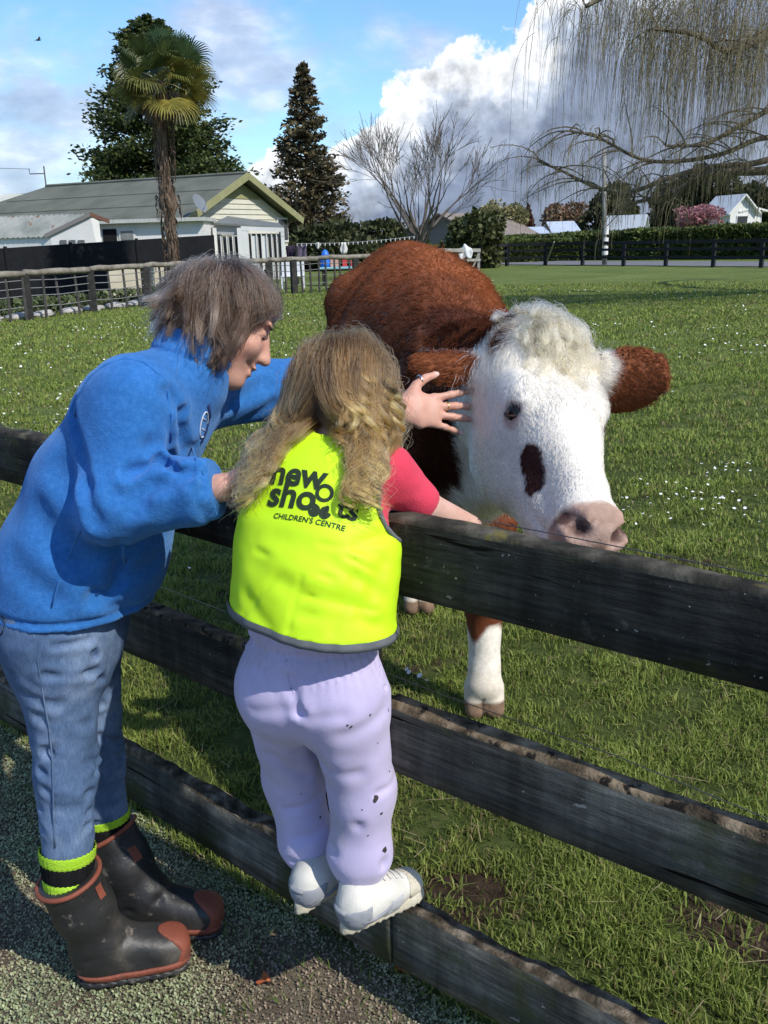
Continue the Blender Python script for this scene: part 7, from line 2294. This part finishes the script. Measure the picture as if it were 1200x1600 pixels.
    p = g.n('ShaderNodeBsdfPrincipled'); g.put(p.inputs['Base Color'], c); p.inputs['Roughness'].default_value = .95; p.inputs['Specular IOR Level'].default_value = .1
    p.inputs['Sheen Weight'].default_value = .35; p.inputs['Sheen Roughness'].default_value = .5; p.inputs['Sheen Tint'].default_value = (.35, .6, 1.0, 1)
    bn = g.n('ShaderNodeBump'); bn.inputs['Strength'].default_value = .7; bn.inputs['Distance'].default_value = .003; g.put(bn.inputs['Height'], g.noise(tc, 210.0, 5, .7)); g.t.links.new(bn.outputs[0], p.inputs['Normal'])
    o_ = g.n('ShaderNodeOutputMaterial'); g.t.links.new(p.outputs[0], o_.inputs[0])
    Pk = np.array([hip, s1, s2, s3, s4, shL, shR, elL, elR, wrL, wrR, hemc]); lo = Pk.min(0) - .22; hi = Pk.max(0) + .16; lo[2] = hemc[2] - .05
    jk_me = sdfmesh('fleece_jacket', f_jack, lo, hi, .0055)
    jk = link('fleece_jacket', jk_me, fm, e)
    def seam(pxs, nm='seam', r=.0030):
        pts = [hitline(f_jack, at(x, y, 1.15), unit(ray(x, y)), 1.6) for x, y in pxs]
        pts = [q_ for q_ in pts if abs(float(f_jack(q_[None].astype(np.float32))[0])) < .006]
        if len(pts) < 3: return
        out = []
        for i in range(len(pts) - 1):
            for t in (0, .5): out.append(pts[i] * (1 - t) + pts[i + 1] * t)
        out.append(pts[-1]); MB().tube(out, r, 6).build(nm, fm, jk, True)
    seam([(117, 650), (122, 620), (140, 590), (165, 570), (195, 560), (225, 566), (248, 584), (262, 612), (268, 650), (266, 690)])
    seam([(148, 800), (125, 830), (108, 870), (92, 910), (80, 950)], r=.0018)
    seam([(192, 850), (194, 880), (188, 912), (172, 926), (150, 930)], 'pocket_edge', .0032)
    seam([(300, 700), (308, 720), (318, 742)], r=.002)
    zm = pmat('dark_zip', [(.02, .04, .12)], rough=.5)
    pts = [hitline(f_jack, at(x, y, 1.2), unit(ray(x, y)), 1.7) for x, y in ((326, 632), (328, 650), (322, 672), (314, 692))]
    MB().tube(pts, .0035, 5).build('zip', zm, jk, True)
    # white embroidered oval on the chest
    wm = pmat('white_embroidery', [(.62, .66, .72)], rough=.8); c0 = hitline(f_jack, at(319, 664, 1.2), unit(ray(319, 664)), 1.7)
    ring_ = []
    for t in np.linspace(0, 6.2832, 21):
        x, y = 319 + 5.5 * math.cos(t) - 3 * math.sin(t), 664 + 20 * math.sin(t) - 2 * math.cos(t); ring_.append(hitline(f_jack, at(x, y, 1.2), unit(ray(x, y)), 1.7) - FWD * .0015)
    MB().tube(ring_, .0013, 5, cap=False).build('embroidered_emblem', wm, jk, True)
    for yy in (655, 672):
        pts = [hitline(f_jack, at(319 + dx, yy + 3 * dx / 4, 1.2), unit(ray(319 + dx, yy + 3 * dx / 4)), 1.7) - FWD * .0015 for dx in (-3, 0, 3)]
        MB().tube(pts, .0011, 5).build('embroidered_emblem', wm, jk, True)

    # ---- socks
    lime = pmat('lime_wool', [(.36, .62, .03), (.46, .74, .06)], 40.0, .95, .1, .5, 300.0); blk = pmat('black_wool', [(.006, .006, .007), (.014, .014, .015)], 40.0, .95, .1)
    for k, a, px in ((knL, anL, (100, 1330, 1398)), (knR, anR, (168, 1252, 1310))):
        c0 = k + (a - k) * .60; ax = unit(a - k); L = np.linalg.norm(a - k) * .46; u = unit(np.cross(ax, Y3)); w = np.cross(ax, u); so = empty_part('sock', e, c0)
        def tubeband(t0, t1, mat, nm):
            n, m = 64, 8; V = []; F = []
            for j in range(m):
                t = t0 + (t1 - t0) * j / (m - 1)
                for i in range(n):
                    an_ = 6.2832 * i / n; rr = .0570 - .014 * t + .0016 * math.cos(an_ * 32) + (.0015 if j in (0, m - 1) else .003)
                    V.append(c0 + ax * L * t + (u * math.cos(an_) + w * math.sin(an_)) * rr)
            for j in range(m - 1):
                for i in range(n): F.append((j * n + i, j * n + (i + 1) % n, (j + 1) * n + (i + 1) % n, (j + 1) * n + i))
            link(nm, npmesh(nm, np.array(V), F), mat, so, True)
        tubeband(.0, .21, lime, 'lime_band'); tubeband(.205, .50, blk, 'black_band'); tubeband(.495, .72, lime, 'lime_band')

    # ---- gumboots
    rub = pmat('black_rubber', [(.010, .010, .011), (.022, .022, .022), (.045, .043, .040)], 6.0, .5, .45, .25, 40.0, second=[((.12, .105, .085), 7.0, .50, .78), ((.17, .15, .12), 26.0, .60, .72), ((.24, .21, .17), 70.0, .70, .76)])
    red = pmat('red_brown_rubber', [(.17, .048, .028), (.25, .075, .045)], 14.0, .6, .3, .2, 60.0, second=[((.09, .06, .045), 12.0, .58, .70)])
    for heel, toe, an, kn in ((heelL, toeL, anL, knL), (heelR, toeR, anR, knR)):
        dv = unit(np.array([toe[0] - heel[0], toe[1] - heel[1], 0])); sv = np.array([-dv[1], dv[0], 0]); Lb = .275; hl = heel.copy(); hl[2] = 0
        shaft_top = an + (kn - an) * (.165 if an is anL else .165); shaft_top = shaft_top + UP3 * 0
        bt = empty_part('gumboot', e, hl)
        O = hl + dv * .062
        def f_boot(P, O=O, dv=dv, sv=sv, st=shaft_top):
            heelp = O - dv * .012
            d = loft(P, [heelp + UP3 * .055, O + dv * .025 + UP3 * .056, O + dv * .09 + UP3 * .050, O + dv * .145 + UP3 * .044, O + dv * .165 + UP3 * .042], [.034, .040, .046, .044, .039], [.050, .057, .047, .037, .031], sv, .02, 2.8)
            an_ = O + UP3 * .105
            d = smin(d, loft(P, [heelp + UP3 * .06, an_ + dv * .004, an_ + (st - an_) * .45, st + unit(st - an_) * .01], [.038, .043, .058, .068], [.050, .054, .061, .070], sv, .03), .035)
            d = d + .006 * np.exp(-(segdist(P, an_ + dv * .055 + sv * .05, an_ + dv * .055 - sv * .05) / .012) ** 2)
            d = d + .004 * np.exp(-(segdist(P, an_ + dv * .0 + sv * .06 - UP3 * .02, an_ - dv * .05 + sv * .02 - UP3 * .03) / .008) ** 2) + .004 * np.exp(-(segdist(P, an_ + dv * .0 - sv * .06 - UP3 * .02, an_ - dv * .05 - sv * .02 - UP3 * .03) / .008) ** 2)
            return d + .004 * vnoise(P, 14, 61) + .002 * vnoise(P, 40, 62)
        axs = unit(shaft_top - (O + UP3 * .105))
        def f_open(P, st=shaft_top, axs=axs, f=f_boot):
            d = f(P); d = np.maximum(d, (P - st) @ axs)
            return np.maximum(d, -np.maximum(d + .0075, -((P - st) @ axs + .09)))
        lo = np.minimum(hl, shaft_top) - .12; hi = np.maximum(hl + dv * .27, shaft_top) + .12; lo[2] = -.012
        up_ = link('upper', sdfmesh('upper', lambda P: np.maximum(f_open(P), .012 - P[:, 2]), lo, hi, .0050), rub, bt)
        def f_toe(P, O=O, dv=dv, f=f_boot):
            u = (P - O) @ dv; v = (P - O) @ sv
            sh = np.maximum(f(P) - .0034, -(f(P) + .004))
            return np.maximum(np.maximum(sh, .130 - .05 * (v / .045) ** 2 * -1 - u - .03 * np.clip((.05 - P[:, 2]) / .04, 0, 1)), .014 - P[:, 2])
        link('toe_cap', sdfmesh('toe_cap', f_toe, lo, hi, .0045), red, bt)
        def f_fox(P, f=f_boot):
            return np.maximum(np.maximum(f(P) - .0050, -(f(P) + .006)), np.abs(P[:, 2] - .021) - .009)
        link('foxing_band', sdfmesh('foxing_band', f_fox, lo, hi, .0045), red, bt)
        def f_sole(P, f=f_boot, O=O, dv=dv):
            q = P.copy(); q[:, 2] = .028; u = (P - O) @ dv
            return np.maximum(f(q) - .003, np.abs(P[:, 2] - .0055) - .0075 + .003 * (np.sin(u * 260) > .3))
        link('sole', sdfmesh('sole', f_sole, lo, hi, .0045), rub, bt)
        # rim, heel seam, side label
        u = unit(np.cross(axs, sv)); w = np.cross(axs, u); ring_ = []
        for t in np.linspace(0, 6.2832, 41):
            ring_.append(hitline(f_boot, shaft_top - axs * .004 + (u * math.cos(t) + w * math.sin(t)) * .14, -(u * math.cos(t) + w * math.sin(t)), .2))
        MB().tube(ring_, .0058, 8, cap=False).build('top_rim', red, bt, True)
        lab = [];
        for h_ in (.012, .030, .048):
            for t in (-.14, 0, .14):
                dd = unit(dv * math.cos(t - .55) - sv * math.sin(.55 - t) * 1.0); lab.append(hitline(f_boot, shaft_top - axs * h_ + dd * .14, -dd, .2) + dd * .0018)
        link('side_label', npmesh('side_label', np.array(lab), [(0, 1, 4, 3), (1, 2, 5, 4), (3, 4, 7, 6), (4, 5, 8, 7)]), red, bt)

    # ---- short wind-blown greying hair
    hm = truehair('greying_hair', .32, .5)
    cap_me = sdfmesh('scalp', lambda P: ell(P, head, (.078, .099, .094), M), head - .13, head + .13, .008)
    n = 620
    P0, N0 = meshsample(cap_me, n, gen, lambda V: ((((V - head) @ fr) < .030 + .35 * ((V - head) @ top)) & (((V - head) @ top) > -.055 + .4 * np.clip((V - head) @ fr, 0, 1))) * 1.0)
    bpy.data.meshes.remove(cap_me)
    K = 18; pts = np.zeros((n, K, 3)); p_ = P0.copy(); pts[:, 0] = p_
    crown = head + top * .075 - fr * .045
    fl0 = P0 - crown; flow = fl0 - N0 * (fl0 * N0).sum(1)[:, None]; flow /= np.linalg.norm(flow, axis=1)[:, None] + 1e-6
    front = (P0 - head) @ fr; bk = np.clip((-front - .02) / .06, 0, 1)
    hgt = np.clip(((P0 - head) @ top + .055) / .15, 0, 1); fz = np.clip(front / .06, 0, 1); Ln = (.060 + .080 * hgt + .050 * gen.random(n)) * (1 - .42 * fz) * (1 - .30 * bk); ph = gen.random(n) * 6.283; d = flow + N0 * .35; wob = gen.normal(0, .24, (n, 3)); wl = gen.normal(0, .012, n)
    for i in range(1, K):
        t = i / (K - 1)
        g_ = -UP3[None] * (1.0 - .55 * bk[:, None]) + fr[None] * (.10 * fz)[:, None] - RGT[None] * (bk * .06)[:, None] - (p_ - head) * 3.0 * t * (1 - bk[:, None])
        d = d * .76 + g_ * .24 + wob * .25; d /= np.linalg.norm(d, axis=1)[:, None]
        st = d + (np.cross(d, fr) * np.sin(ph + t * 7)[:, None]) * .60 * t; st /= np.linalg.norm(st, axis=1)[:, None]
        p_ = p_ + st * (Ln / (K - 1))[:, None]
        q = p_ - head; l = np.c_[q @ sd / .083, q @ fr / .103, q @ top / .099]; r_ = np.linalg.norm(l, axis=1); ins = r_ < 1
        p_[ins] = head + q[ins] / r_[ins, None]
        q = p_ - head; u_ = q @ fr; lim = .044 + wl + .75 * np.clip(q @ top - .005, 0, .1); ex = np.clip(u_ - lim, 0, 1); p_ = p_ - fr[None] * ex[:, None] * .8
        pts[:, i] = p_
    m = 70; tt = np.linspace(0, 1, K)[None, None, :, None]
    off = gen.normal(0, 1, (n, m, 1, 3)); fly = gen.normal(0, 1, (n, m, 1, 3)) * (gen.random((n, m, 1, 1)) < .15) * .018
    allp = (pts[:, None] + off * (.0070 * (1 - tt) ** 1.5 + .0034) + fly * tt ** 2).reshape(n * m, K, 3)
    ap = allp.reshape(-1, 3); q = ap - head; l = np.c_[q @ sd / .081, q @ fr / .101, q @ top / .097]; r_ = np.linalg.norm(l, axis=1); ins = r_ < 1; ap[ins] = head + q[ins] / r_[ins, None]; u_ = (ap - head) @ fr; lim = .052 + np.repeat(gen.normal(0, .009, n * m), K) + .75 * np.clip((ap - head) @ top - .005, 0, .1); ap = ap - fr[None] * np.clip(u_ - lim, 0, 1)[:, None] * .75; allp = ap.reshape(n * m, K, 3)
    t = .2 + .6 * gen.random((n * m, 1)); tone = np.repeat(gen.normal(0, .3, n), m)[:, None]
    C = np.array([.055, .038, .027]) * (1 - t) + np.array([.27, .205, .16]) * t; gy = np.repeat(gen.random(n) < .20, m)[:, None]; C = np.where(gy, np.array([.42, .345, .28]) * (.6 + .6 * t), C) * (1 + tone)
    hairs('hair', allp, np.linspace(.00030, .00022, K)[None], hm, e, np.clip(np.clip(C, .01, 2) ** 1.35 * np.array([.62, .52, .44]), .003, .9))


make_adult()
